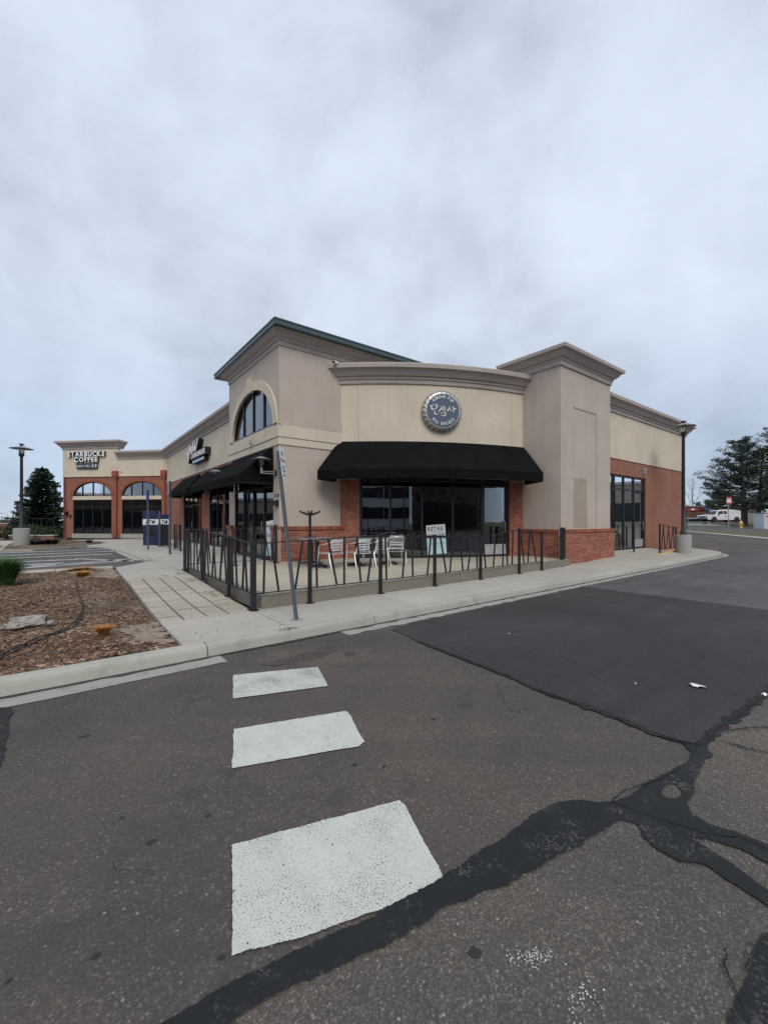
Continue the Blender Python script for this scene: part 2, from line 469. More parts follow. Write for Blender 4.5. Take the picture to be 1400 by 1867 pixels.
def asphalt(name, c, spec, fine, coarse, warm=(1.12, 1.0, .92), agg=110, contrast=1.0, streak=False):
    t = NT(name)
    a = t.noise(.42, 7, .62, dist=.4); b = t.noise(1.9, 6, .65); d = t.noise(9, 5, .6)
    lo = tuple(x*.66 for x in c); hi = tuple(x*w*1.22 for x, w in zip(c, warm))
    k = t.ramp(a, [(.36, lo), (.64, hi)])
    k = t.mix(t.ramp(b, [(.4, 0.0), (.72, .5)]), k, tuple(x*.78 for x in c))
    k = t.mix(t.ramp(d, [(.3, .0), (.8, .35)]), k, tuple(x*1.25 for x in c))
    # aggregate: each stone its own tone, tar between the stones
    v = t.n('ShaderNodeTexVoronoi'); v.inputs['Scale'].default_value = agg; t.l(t.co.outputs['Object'], v.inputs['Vector'])
    sp = t.n('ShaderNodeSeparateColor'); t.l(v.outputs['Color'], sp.inputs[0])
    stone = t.ramp(sp.outputs[0], [(0, .55), (.55, .95), (.86, 1.3), (.95, 2.1*contrast), (1, 3.2*contrast)])
    k = t.mix(fine, k, t.mix(1.0, k, stone, 'MULTIPLY'))
    edge = t.ramp(v.outputs['Distance'], [(.25, 0.0), (.6, 1.0)])
    k = t.mix(t.math('MULTIPLY', edge, coarse), k, tuple(x*.35 for x in c))
    # scattered pale and reddish stones
    v2 = t.n('ShaderNodeTexVoronoi'); v2.inputs['Scale'].default_value = agg*.42; t.l(t.co.outputs['Object'], v2.inputs['Vector'])
    s2 = t.n('ShaderNodeSeparateColor'); t.l(v2.outputs['Color'], s2.inputs[0])
    m1 = t.math('MULTIPLY', t.ramp(s2.outputs[0], [(.90, 0.0), (.94, 1.0)]), t.ramp(v2.outputs['Distance'], [(.18, 1.0), (.3, 0.0)]))
    k = t.mix(t.math('MULTIPLY', m1, spec), k, t.ramp(s2.outputs[1], [(.0, (.17, .13, .11)), (.5, (.30, .28, .26)), (1, (.42, .40, .37))]))
    # dark drips and crumbs
    v3 = t.n('ShaderNodeTexVoronoi'); v3.inputs['Scale'].default_value = 2.2; t.l(t.map(scale=(1, 1, 1), loc=(3, 2, 0)), v3.inputs['Vector'])
    s3 = t.n('ShaderNodeSeparateColor'); t.l(v3.outputs['Color'], s3.inputs[0])
    wob = t.math('ADD', v3.outputs['Distance'], t.math('MULTIPLY', t.math('SUBTRACT', t.noise(30, 3, .6), .5), .09))
    m3 = t.math('MULTIPLY', t.ramp(s3.outputs[0], [(.55, 0.0), (.56, 1.0)]), t.ramp(wob, [(.045, 1.0), (.075, 0.0)]))
    k = t.mix(t.math('MULTIPLY', m3, .8), k, (.018, .017, .018))
    tr_ = t.noise(1.0, 5, .6, vec=t.map(scale=(.16, 1.5, 1), rot=(0, 0, R(3))))
    k = t.mix(t.ramp(tr_, [(.44, .30), (.5, 0.0), (.58, 0.0), (.66, .28)]), k, tuple(x*.62 for x in c))
    sp_ = t.noise(2.6, 3, .5, vec=t.map(loc=(5, 9, 0)))
    k = t.mix(t.ramp(sp_, [(.63, 0.0), (.70, .45)]), k, tuple(x*.5 for x in c))
    if streak:
        sk = t.noise(1.1, 6, .65, vec=t.map(rot=(0, 0, R(-38)), scale=(.22, 2.6, 1)), dist=.5)
        k = t.mix(t.ramp(sk, [(.54, 0.0), (.66, .55)]), k, tuple(x*.5 for x in c))
    t.set('Base Color', k); t.set('Roughness', .88); t.set('Specular IOR Level', .3)
    bp = t.bump(v.outputs['Distance'], .55*coarse+.15, .006); t.bump(t.noise(25, 5, .7), .25, .012, bp)
    return t.m
M['asphalt'] = asphalt('worn_asphalt', (.102, .092, .083), .6, .45, .3)
M['asphalt_coarse'] = asphalt('coarse_asphalt', (.138, .125, .112), .7, .75, .55, agg=120, contrast=.8)
M['asphalt_new'] = asphalt('fresh_asphalt', (.053, .050, .052), .35, .4, .25, (1.05, 1.0, 1.0), 150, .8)
M['asphalt_far'] = asphalt('old_asphalt', (.115, .108, .112), .5, .4, .3, (1.03, 1.0, 1.0), 70, 1, True)
M['asphalt_lot'] = asphalt('lot_asphalt', (.115, .103, .10), .4, .4, .3, (1.1, 1.0, .98), 60, 1, False)
def tar():
    t = NT('crack_sealer_tar'); n = t.noise(3.5, 6, .65)
    k = t.ramp(n, [(.3, (.008, .0095, .011)), (.7, (.019, .0215, .0235))])
    v = t.n('ShaderNodeTexVoronoi'); v.inputs['Scale'].default_value = 95; t.l(t.co.outputs['Object'], v.inputs['Vector'])
    s = t.n('ShaderNodeSeparateColor'); t.l(v.outputs['Color'], s.inputs[0])
    wear = t.math('MULTIPLY', t.ramp(s.outputs[0], [(.72, 0.0), (.8, 1.0)]), t.ramp(t.noise(5, 4, .6), [(.50, 0.0), (.66, 1.0)]))
    k = t.mix(t.math('MULTIPLY', wear, .8), k, (.10, .09, .08))
    t.set('Specular IOR Level', .28)
    t.set('Base Color', k); t.set('Roughness', t.ramp(n, [(.3, .5), (.7, .85)])); bp = t.bump(t.noise(60, 4, .7), .6, .006); t.bump(t.noise(7, 4, .6, vec=t.map(scale=(1, 2.2, 1), rot=(0, 0, -.3))), .5, .02, bp); return t.m
M['tar'] = tar()
def paint(name, worn):
    t = NT(name); n = t.noise(140, 4, .72); b = t.noise(3.2, 5, .6)
    chips = t.ramp(t.math('ADD', t.math('MULTIPLY', n, .80), t.math('MULTIPLY', b, .20)), [(.560-worn, 0.0), (.60-worn, 1.0)])
    vd = t.n('ShaderNodeTexVoronoi'); vd.inputs['Scale'].default_value = 31; t.l(t.co.outputs['Object'], vd.inputs['Vector'])
    sd_ = t.n('ShaderNodeSeparateColor'); t.l(vd.outputs['Color'], sd_.inputs[0])
    dd = t.math('ADD', t.math('ADD', vd.outputs['Distance'], t.math('MULTIPLY', sd_.outputs[1], .16)), t.math('MULTIPLY', t.noise(110, 4, .7), .42))
    dots = t.math('MULTIPLY', t.ramp(sd_.outputs[0], [(.58-worn*6, 0.0), (.60-worn*6, 1.0)]), t.ramp(dd, [(.34, 1.0), (.42, 0.0)]))
    chips = t.math('MAXIMUM', chips, t.math('MULTIPLY', dots, .85))
    sm = t.noise(1.0, 5, .7, vec=t.map(scale=(9, 1.6, 1), rot=(0, 0, .4)))
    wcol = t.mix(t.ramp(sm, [(.5, 0.0), (.8, .35+worn*4)]), (.57, .575, .53), (.30, .30, .275))
    v = t.vor(9); s = t.n('ShaderNodeSeparateColor'); t.l(v, s.inputs[0])
    wcol = t.mix(t.ramp(t.noise(12, 5, .6), [(.4, 0.0), (.8, .25)]), wcol, (.36, .36, .33))
    t.set('Base Color', t.mix(chips, wcol, (.06, .056, .053))); t.set('Roughness', .75); t.bump(t.noise(140, 4, .7), .4, .004); return t.m
M['paint'] = paint('white_road_paint', 0.0)
M['paintworn'] = paint('worn_road_paint', .035)
def concrete(name, c, stain=.3, warm=(.8, .7, .52)):
    t = NT(name); a = t.noise(.7, 6, .6); b = t.noise(5, 6, .7); f = t.noise(90, 3, .7)
    k = t.ramp(a, [(.3, tuple(x*.88 for x in c)), (.7, tuple(x*1.06 for x in c))])
    k = t.mix(t.ramp(b, [(.5, 0.0), (.8, stain)]), k, (c[0]*warm[0], c[1]*warm[1], c[2]*warm[2]))
    k = t.mix(t.ramp(f, [(.25, .28), (.5, 0.0)]), k, tuple(x*.6 for x in c))
    oi = t.n('ShaderNodeObjectInfo'); k = t.mix(1.0, k, t.ramp(oi.outputs['Random'], [(0, .93), (1, 1.05)]), 'MULTIPLY')
    t.set('Base Color', k); t.set('Roughness', .9); t.set('Specular IOR Level', .3)
    bp = t.bump(f, .3, .003); t.bump(b, .15, .01, bp); return t.m
M['conc'] = concrete('pavement_concrete', (.435, .405, .355), .45, (.72, .66, .56))
M['patio'] = concrete('patio_concrete', (.455, .41, .325), .45)
M['kerb'] = concrete('kerb_concrete', (.42, .405, .355), .75, (.6, .58, .52))
M['edge'] = concrete('edge_concrete', (.235, .215, .18), .6)
M['paver'] = concrete('paver_concrete', (.43, .385, .32), .5, (.85, .72, .5))
M['gutter'] = concrete('gutter_concrete', (.34, .33, .30), .7, (.35, .35, .34))
M['joint'] = concrete('joint_dirt', (.13, .12, .10), .3)
M['planter'] = concrete('cast_concrete', (.33, .33, .31), .4)
def mulchm(name, c0, c1, c2):
    t = NT(name); v = t.vor(55); s = t.n('ShaderNodeSeparateColor'); t.l(v, s.inputs[0])
    k = t.ramp(s.outputs[0], [(0, c0), (.6, c1), (1, c2)])
    k = t.mix(t.ramp(t.noise(.9, 5, .6), [(.5, 0.0), (.62, .75)]), k, (.30, .235, .175))
    t.set('Base Color', k); t.set('Roughness', .95); t.bump(t.vor(55, out='Distance'), .9, .02); return t.m
M['soil'] = mulchm('bed_soil', (.05, .028, .018), (.12, .070, .045), (.26, .17, .11))
def chipm():
    t = NT('wood_chip'); v = t.n('ShaderNodeTexVoronoi'); v.inputs['Scale'].default_value = 22; t.l(t.co.outputs['Object'], v.inputs['Vector'])
    s = t.n('ShaderNodeSeparateColor'); t.l(v.outputs['Color'], s.inputs[0])
    t.set('Base Color', t.ramp(s.outputs[0], [(0, (.05, .026, .016)), (.4, (.14, .072, .042)), (.8, (.26, .15, .09)), (1, (.50, .36, .25))]))
    t.set('Roughness', .95); return t.m
M['chip'] = chipm()
def leafm(name, c0, c1, c2, sc_=1.2):
    t = NT(name); n = t.noise(sc_, 3, .6)
    g = t.n('ShaderNodeNewGeometry'); k = t.ramp(g.outputs['Random Per Island'], [(0, c0), (.5, c1), (1, c2)])
    k = t.mix(t.ramp(n, [(.35, 0.0), (.7, .5)]), k, c0)
    t.set('Base Color', k); t.set('Roughness', .8); t.set('Specular IOR Level', .2); return t.m
M['spruce'] = leafm('spruce_needles', (.030, .055, .040), (.060, .095, .072), (.115, .160, .130))
M['pine'] = leafm('pine_needles', (.024, .040, .028), (.050, .074, .052), (.09, .12, .085))
M['shrub'] = leafm('shrub_leaves', (.025, .045, .02), (.05, .08, .035), (.10, .13, .06))
M['greygrass'] = leafm('grey_twigs', (.07, .055, .05), (.13, .11, .10), (.20, .17, .15))
M['orange'] = leafm('dry_orange_blades', (.30, .125, .03), (.50, .24, .07), (.68, .38, .14))
M['greengrass'] = leafm('green_blades', (.04, .11, .028), (.085, .19, .05), (.16, .29, .10))
def verge():
    t = NT('verge_turf'); n = t.noise(1.3, 6, .7); b = t.noise(14, 5, .7)
    k = t.ramp(n, [(.3, (.055, .068, .028)), (.55, (.12, .115, .055)), (.75, (.21, .18, .105))])
    t.set('Base Color', t.mix(t.ramp(b, [(.3, 0.0), (.8, .5)]), k, (.04, .055, .02))); t.set('Roughness', .95); t.bump(b, .8, .05); return t.m
M['verge'] = verge()

# ================================================================== SETTING
def sstep(x, a, b):
    t = min(1, max(0, (x-a)/(b-a))); return t*t*(3-2*t)
def H(X, Y):
    pr = float(np.interp(Y, (21, 30, 44, 62, 85, 400), (0, .5, .86, 1.4, 1.52, 1.52)))
    pl = .2*sstep(Y, 16, 26)
    return pl + (pr-pl)*sstep(X, -2, 14)
def GT(px, py):                                                   # ray / terrain
    Y = 12.0
    while Y < 900:
        if CAMZ - (py-HY)*Y/FOC <= H((px-CX)*Y/FOC, Y): break
        Y *= 1.002
    return ((px-CX)*Y/FOC, Y)
def drape(name, X0, X1, Y0, Y1, st, mat, off, label=None, kind='structure'):
    xs = np.arange(X0, X1+st*.5, st); ys = np.arange(Y0, Y1+st*.5, st); mb = MB()
    mb.v = [(float(x), float(y), H(x, y)+off) for y in ys for x in xs]; n = len(xs)
    mb.f = [(j*n+i, j*n+i+1, (j+1)*n+i+1, (j+1)*n+i) for j in range(len(ys)-1) for i in range(n-1)]
    mb.sm = [True]*len(mb.f)
    return obj(name, mb, mat, rot=0, kind=kind)
# ground to the horizon: uneven grid, fine near, coarse far
def ground():
    g = sorted(set([-1500, -900, -500, -300, -180, -120] + list(range(-90, 91, 6)) + [120, 180, 300, 500, 900, 1500]))
    gy = sorted(set([-600, -300, -150, -90, -60] + list(range(-40, 100, 5)) + [120, 160, 240, 400, 800, 1600]))
    mb = MB(); n = len(g)
    mb.v = [(x, y, H(x, y)-.05) for y in gy for x in g]
    mb.f = [(j*n+i, j*n+i+1, (j+1)*n+i+1, (j+1)*n+i) for j in range(len(gy)-1) for i in range(n-1)]
    mb.sm = [True]*len(mb.f)
    return obj('ground', mb, M['verge'], rot=0, kind='structure')
ground()
drape('road', -46, 62, -50, 40, 1.0, M['asphalt'], 0.0)

def jitter_outline(pts, amp, step, seed=0, closed=True):
    out = []; n = len(pts)
    for i in range(n if closed else n-1):
        a, b = Vector(pts[i]), Vector(pts[(i+1) % n]); k = max(1, int((b-a).length/step))
        nrm = Vector((-(b-a).y, (b-a).x)).normalized() if (b-a).length else Vector((0,0))
        for j in range(k):
            p = a.lerp(b, j/k); w = (mnoise.noise((p.x*9, p.y*9, seed)) + .6*mnoise.noise((p.x*31, p.y*31, seed+5)) + .55*mnoise.noise((p.x*95, p.y*95, seed+7)))*amp
            out.append((p.x+nrm.x*w, p.y+nrm.y*w))
    return out
from mathutils.geometry import tessellate_polygon
def sheet(name, poly, z, mat, holes=(), rot=SITE, zf=None, kind='structure', **k):
    loops = [[Vector((p[0], p[1], 0)) for p in poly]] + [[Vector((p[0], p[1], 0)) for p in h] for h in holes]
    tris = tessellate_polygon(loops); flat = [p for l in loops for p in l]; mb = MB()
    fs = []
    for t in tris:
        a, b, c = (flat[i] for i in t)
        fs.append(t if (b-a).cross(c-a).z > 0 else t[::-1])
    mb.add([(p.x, p.y, zf(p.x, p.y) if zf else z) for p in flat], fs)
    return obj(name, mb, mat, rot=rot, kind=kind, **k)

vc = lambda u: 5.0 + .035*max(u, 0) if u < 24 else 5.84
vf = lambda u: 6.56 + .0045*max(u-2.4, 0)**2
# old asphalt beyond the patch (u > 9.8), running round the building
poly = [(9.8, -30), (9.8, vc(9.8)-.1)] + [(u, vc(u)-.1) for u in (12, 16, 20)] + [(u, vc(20)-.1) for u in (20.5,)] 
far = jitter_outline([(9.8, -20), (9.8, 5.2)], .02, .1, 1, False) + [(12, 5.3), (16, 5.4), (20, 5.5), (22, 5.6), (36, 5.6), (36, -20)]
sheet('road_old_surface', far, .004, M['asphalt_far'])
# coarse worn surface in front
coarse_px = [(430,1862),(555,1785),(700,1700),(806,1640),(920,1570),(1010,1500),(1115,1472),(1200,1420),(1262,1375)]
coarse = [GL(*p) for p in coarse_px]
coarse = [(.2, -2.5)] + coarse + [(3.6, .97), (5.1, .93), (9.79, .93), (9.79, -12), (.2, -12)]
sheet('road_coarse_surface', coarse, .004, M['asphalt_coarse'])
# fresh rectangular patch
pe = [(3.86, 4.79), (3.70, 4.2), (3.58, 3.4), (3.62, 2.9), (3.50, 2.3), (3.46, 1.7), (3.47, 1.25), (3.55, .97)]
pe = [GL(*p) for p in ((712,1148),(780,1178),(860,1207),(925,1232),(990,1262),(1060,1285),(1130,1312),(1190,1338),(1230,1352),(1275,1360))]
patch = jitter_outline(pe + [(5.1, .93), (9.8, .93), (9.8, vc(9.8)-.33), (8, vc(8)-.33), (6, vc(6)-.33), (4.4, vc(4.4)-.31)], .022, .08, 3)
sheet('road_fresh_patch', patch, .008, M['asphalt_new'])
# crosswalk bars
def bar4(px, mat, amp=.006):
    return sheet('crosswalk_bar', jitter_outline([GL(*p) for p in px], amp, .008, 9), .008, mat, label=None)
bar4([(425,1275),(598,1252),(580,1217),(425,1232)], M['paintworn'])
bar4([(423,1403),(655,1362),(664,1354),(635,1300),(629,1298),(427,1331)], M['paint'])
bar4([(423,1746),(560,1709),(700,1659),(797,1612),(806,1600),(800,1583),(770,1530),(738,1470),(728,1461),(424,1543)], M['paint'])
# tar seams
T1 = [(200,1930),(300,1867),(418,1801),(496,1761),(595,1714),(693,1671),(771,1624),(809,1603),(864,1561),(920,1531),(954,1501),(984,1480),(1014,1465),(1049,1462),(1090,1466),
      (1118,1466),(1151,1454),(1186,1424),(1229,1405),(1254,1388),(1259,1373),(1246,1358),(1275,1356),(1287,1362),(1299,1379),(1280,1396),(1265,1424),(1263,1450),(1254,1471),(1268,1500),(1262,1530),(1215,1545),(1185,1530),(1169,1521),(1160,1506),(1126,1501),(1100,1514),(1057,1544),(1014,1566),(963,1596),(929,1613),
      (877,1634),(800,1664),(771,1691),(693,1734),(614,1769),(555,1793),(477,1832),(420,1867),(330,1930)]
hole = [(1224+18*math.cos(a)*(1+.2*math.sin(3*a)), 1445+14*math.sin(a)) for a in [k*math.pi/6 for k in range(12)]]
sheet('tar_seam', jitter_outline([GL(*p) for p in T1], .012, .008, 4), .012, M['tar'], [jitter_outline([GL(*p) for p in hole], .006, .02, 8)])
ARM1 = [(1240,1480),(1263,1489),(1293,1508),(1336,1519),(1400,1544),(1560,1620),(1560,1670),(1400,1578),(1349,1552),(1293,1536),(1225,1524)]
ARM2 = [(1165,1500),(1222,1516),(1271,1540),(1314,1566),(1357,1596),(1400,1630),(1540,1760),(1540,1830),(1400,1658),(1357,1628),(1314,1602),(1284,1581),(1241,1576),(1199,1555),(1169,1525)]
sheet('tar_seam', jitter_outline([GL(*p) for p in ARM1], .008, .008, 24), .0126, M['tar'])
sheet('tar_seam', jitter_outline([GL(*p) for p in ARM2], .010, .008, 25), .0132, M['tar'])
T2 = [(1450,1690),(1400,1699),(1387,1711),(1370,1750),(1357,1806),(1331,1844),(1325,1867),(1310,1950),(1560,1950)]
sheet('tar_seam', jitter_outline([GL(*p) for p in T2], .012, .008, 14), .012, M['tar'])
T3 = [(-160,1322),(0,1292),(24,1291),(18,1315),(12,1357),(6,1390),(0,1402),(-160,1440)]
sheet('tar_seam', jitter_outline([GL(*p) for p in T3], .02, .04, 15), .012, M['tar'])
def ribbon(name, pts, w, z, mat, seed=0, amp=.01, **k):            # narrow irregular strip along a polyline
    c = jitter_outline(pts, amp, .012, seed, False) + [pts[-1]]; l = []; r = []
    for i, p in enumerate(c):
        a = Vector(c[max(i-1,0)]); b = Vector(c[min(i+1,len(c)-1)]); d = (b-a).normalized(); n = Vector((-d.y, d.x))
        ww = w*(.25+1.3*abs(mnoise.noise((p[0]*14, p[1]*14, seed+2)))+.6*abs(mnoise.noise((p[0]*70, p[1]*70, seed+4)))) * (1 if 0 < i < len(c)-1 else .2)
        l.append((p[0]+n.x*ww, p[1]+n.y*ww)); r.append((p[0]-n.x*ww, p[1]-n.y*ww))
    mb = MB(); m = len(l); mb.add([(*p, z) for p in l]+[(*p, z) for p in r], [(i, m+i, m+i+1, i+1) for i in range(m-1)])
    return obj(name, mb, mat, kind='structure')
M['crack'] = simple('crack_black', (.014, .013, .013), .95)  # near-black colour for the strips drawn along road cracks
def rb(px, w, **k): return ribbon('road_crack', [GL(*p) for p in px], w, .016, M['crack'], seed=px[0][0], **k)
rb([(1109,1468),(1135,1448),(1165,1436),(1200,1425),(1240,1403)], .008)
rb([(1120,1468),(1180,1490),(1235,1508),(1290,1524),(1345,1530),(1400,1555)], .006)
rb([(1320,1337),(1360,1330),(1410,1328)], .008); rb([(1315,1352),(1360,1368),(1410,1378)], .008)
rb([(1325,1735),(1318,1770),(1340,1812),(1352,1838)], .006); rb([(1355,1735),(1365,1760),(1362,1780)], .005)
rb([(1190,1338),(1230,1352),(1278,1362)], .012); rb([(1060,1283),(1130,1310),(1190,1338)], .007)
rb([(985,1262),(1045,1282),(1060,1285)], .006)
rb([(208,1575),(206,1588),(215,1594),(250,1592),(280,1594)], .0022, amp=.004); rb([(215,1570),(240,1556)], .0018, amp=.004)
rb([(905,1250),(920,1285),(935,1300),(980,1290)], .003)
rb([(1275,1362),(1310,1328),(1350,1300),(1400,1262)], .02)
# tar bleeding along the near edges of the patch
ribbon('tar_seam', [GL(*p) for p in ((760,1170),(860,1209),(925,1234),(990,1264),(1060,1288),(1130,1314),(1190,1340),(1275,1364))], .035, .0125, M['tar'], 21)
ribbon('tar_seam', [GL(*p) for p in ((1275,1364),(1310,1330),(1350,1302),(1400,1262),(1480,1212))], .05, .0125, M['tar'], 22)
# damp brown stain and dark smears by the kerb
M['stain'] = simple('brown_stain', (.062, .048, .040), .8, 0, .3, 9)
def blob(px, z, mat, seed, name='oil_stain', amp=.05, step=.03):
    return sheet(name, jitter_outline([GL(*p) for p in px], amp, step, seed), z, mat)
blob([(470,1213),(520,1200),(570,1188),(600,1178),(612,1186),(590,1198),(550,1206),(500,1214)], .004, M['stain'], 31)
blob([(628,1190),(645,1187),(648,1194),(630,1197)], .004, M['stain'], 32, amp=.015)
oil = simple('oil_spot', (.020, .019, .019), .6)
for k, (x, y, r) in enumerate([(276,1536,.022),(175,1744,.014),(222,1492,.012),(404,1746,.014),(864,1740,.028),(646,1395,.022),(380,1487,.014),(16,1790,.010),(700,1398,.014),(155,1342,.03),(790,1312,.02),(880,1228,.016),(1240,1352,.02)]):
    c = GL(x, y); sheet('oil_stain', [(c[0]+r*math.cos(a)*(1+.3*math.sin(2*a+k)), c[1]+.7*r*math.sin(a)*(1+.25*math.cos(3*a+k))) for a in [q*math.pi/8 for q in range(16)]], .0045 if k != 4 else .009, oil)
M['paperdull'] = simple('dull_white', (.5, .5, .49), .7)
# flecks of white paint scattered on the coarse surface
mb = MB(); rr = random.Random(5)
for k in range(190):
    t = rr.random(); cx, cy = (975+rr.gauss(0,22), 1748+rr.gauss(0,7)) if t < .65 else (1060+rr.gauss(0,18), 1830+rr.gauss(0,22))
    u, v = GL(cx, cy); r = rr.uniform(.0012, .0042); a0 = rr.random()*6
    mb.add([(u+r*math.cos(a0+a)*rr.uniform(.6,1.3), v+r*math.sin(a0+a), .0085) for a in (0,1.3,2.6,3.9,5.1)], [(0,1,2,3,4)])
obj('paint_flecks', mb, M['paperdull'], kind='stuff')

# kerb, gutter, pavements
kpath = [(u, vc(u)) for u in [-9, -5, -2, 0, 2, 4, 6, 8, 10, 12, 14, 16, 18, 20, 22]]
arc = [(23.2+4.0*math.sin(a), 9.8-4.0*math.cos(a)+vc(22)-5.8+.04) for a in [k*math.pi/2/10 for k in range(11)]]
kfull = kpath + arc + [(27.2, 14), (27.2, 22), (27.2, 45)]
KH = .135
def resample(path, a, b):
    out = []; s = 0
    for i in range(len(path)-1):
        p, q = Vector(path[i]), Vector(path[i+1]); l = (q-p).length
        for t in ([max(0, (a-s)/l)] if s <= a < s+l else []) + ([0] if a < s < b else []) + ([(b-s)/l] if s < b <= s+l else []):
            out.append(tuple(p.lerp(q, t)))
        s += l
    return out
kl = sum((Vector(kfull[i+1])-Vector(kfull[i])).length for i in range(len(kfull)-1))
kprof = [(-.17, -.05), (0.02, -.05), (.02, 0), (.012, .03), (-.004, .09), (-.018, .118), (-.04, .132), (-.07, KH), (-.17, KH+.004)]
s = (9+1.33) % 2.43 - 2.43; s = 0
joint = [10.33 + k*2.43 for k in range(-4, 30)]
kerbs = thing('kerb', None, None, (0, 5, 0), kind='structure')
prev = 0
for j in [x for x in joint if 0 < x < kl] + [kl]:
    seg = resample(kfull, prev+.006, j-.006); prev = j
    seg = [p for i, p in enumerate(seg) if i == 0 or (Vector(p)-Vector(seg[i-1])).length > 1e-3]
    if len(seg) < 2: continue
    mb = MB(); sweep(mb, seg, kprof); obj('kerb_stone', mb, M['kerb'], kerbs)
ksub = MB(); sweep(ksub, kfull, [(-.165, -.06), (-.01, -.06), (-.02, .10), (-.165, .12)]); obj('kerb_bedding', ksub, M['joint'], kerbs)
def pan(path, w0, w1, z, name, mat, seed=2, amp=.008):
    p = [Vector(q) for q in path]; l = []; r = []
    for i in range(len(p)):
        d = (p[min(i+1,len(p)-1)]-p[max(i-1,0)]).normalized(); n = Vector((d.y, -d.x)); l.append(p[i]+n*w0)
        r.append(p[i]+n*(w1+amp*mnoise.noise((p[i].x*5, p[i].y*5, seed))))
    mb = MB(); m = len(p); mb.add([(*q, z) for q in r]+[(*q, z) for q in l], [(i, i+1, m+i+1, m+i) for i in range(m-1)])
    return obj(name, mb, mat, kind='structure')
def fine(path, st=.06):
    out = []
    for i in range(len(path)-1):
        a, b = Vector(path[i]), Vector(path[i+1]); k = max(1, int((b-a).length/st)); out += [tuple(a.lerp(b, j/k)) for j in range(k)]
    return out+[path[-1]]
pan(fine([(-9,5),(-4,5),(0,5),(1.45,5.05)]), .0, .31, .005, 'gutter', M['gutter'], amp=.008)
pan(fine(resample(kfull, 12.1, 34.5)), .0, .27, .0055, 'gutter', M['gutter'], 5, .05)
M['dirt'] = simple('gutter_dirt', (.05, .045, .038), .95, 0, .4, 20)
pan(fine(resample(kfull, 0, 34.5)), -.005, .075, .0095, 'gutter_dirt', M['dirt'], 8, .05)

def S(u, v):                                                      # height of the left walkway and bed
    return .137 + .196*sstep(v, 6.3, 11.8)
walk = thing('pavement', None, None, (3, 6, .13), kind='structure')
def slab(parent, quad, zf, mat, name='slab', th=.09, gap=.0065):
    c = (sum(p[0] for p in quad)/len(quad), sum(p[1] for p in quad)/len(quad))
    q = []
    n = len(quad)
    for i, p in enumerate(quad):
        d = Vector((c[0]-p[0], c[1]-p[1])); d.normalize(); q.append((p[0]+d.x*gap*1.4, p[1]+d.y*gap*1.4))
    mb = MB(); z = [zf(*p) for p in q]
    if sum(q[i][0]*q[(i+1)%n][1]-q[(i+1)%n][0]*q[i][1] for i in range(n)) < 0: q = q[::-1]; z = z[::-1]
    b = .006; q2 = [(p[0]+(c[0]-p[0])*b/max(.1, math.hypot(c[0]-p[0], c[1]-p[1])), p[1]+(c[1]-p[1])*b/max(.1, math.hypot(c[0]-p[0], c[1]-p[1]))) for p in q]
    vs = [(p[0], p[1], z[i]-th) for i, p in enumerate(q)] + [(p[0], p[1], z[i]-b*.7) for i, p in enumerate(q)] + [(p[0], p[1], z[i]) for i, p in enumerate(q2)]
    fs = [tuple(range(n-1,-1,-1)), tuple(range(2*n, 3*n))] + [(k*n+i, k*n+(i+1)%n, (k+1)*n+(i+1)%n, (k+1)*n+i) for k in range(2) for i in range(n)]
    mb.add(vs, fs); return obj(name, mb, mat, parent)
KB = .175
us = [1.1, 2.42, 4.84, 7.26, 9.68, 12.1, 14.5, 17.0, 19.5, 22.0]
for a, b in zip(us[:-1], us[1:]):
    va, vb = (vf(a), vf(b)) if a > 2 else (6.45, 6.45)
    if a > 12: va, vb = 8.1, 8.1
    if a == 12.1: va = vb = 7.4
    lo = [(a, vc(a)+KB), (b, vc(b)+KB)]
    zf = (lambda u, v: .138) if a < 14 else (lambda u, v: .138 + .175*sstep(v, 6.5, 7.9)*sstep(u, 15.0, 17.5))
    if a < 14: slab(walk, [lo[0], lo[1], (b, vb+.12), (a, va+.12)], zf, M['conc'])
    else:
        mid = 6.6
        slab(walk, [lo[0], lo[1], (b, mid), (a, mid)], zf, M['conc'])
        slab(walk, [(a, mid), (b, mid), (b, 8.15), (a, 8.15)], zf, M['conc'])
# rounded end of the pavement beside the lamp
end = [(22.0, vc(22)+KB)] + [(23.2+3.83*math.sin(a), 9.8-3.83*math.cos(a)+vc(22)-5.8+.04) for a in [k*math.pi/2/8 for k in range(9)]] + [(27.03, 14), (22, 14)]
slab(walk, end, lambda u, v: .138, M['conc'])
slab(walk, [(27.03, 14), (27.03, 45), (25, 45), (25, 14)], lambda u, v: .138, M['conc'])
under = MB(); under.prism([(1.12, 5.15), (22, vc(22)+.15), (22, 8.1), (12, 8.1), (12, 7), (1.12, 6.5)], -.05, .131)
obj('slab_bedding', under, M['joint'], walk)
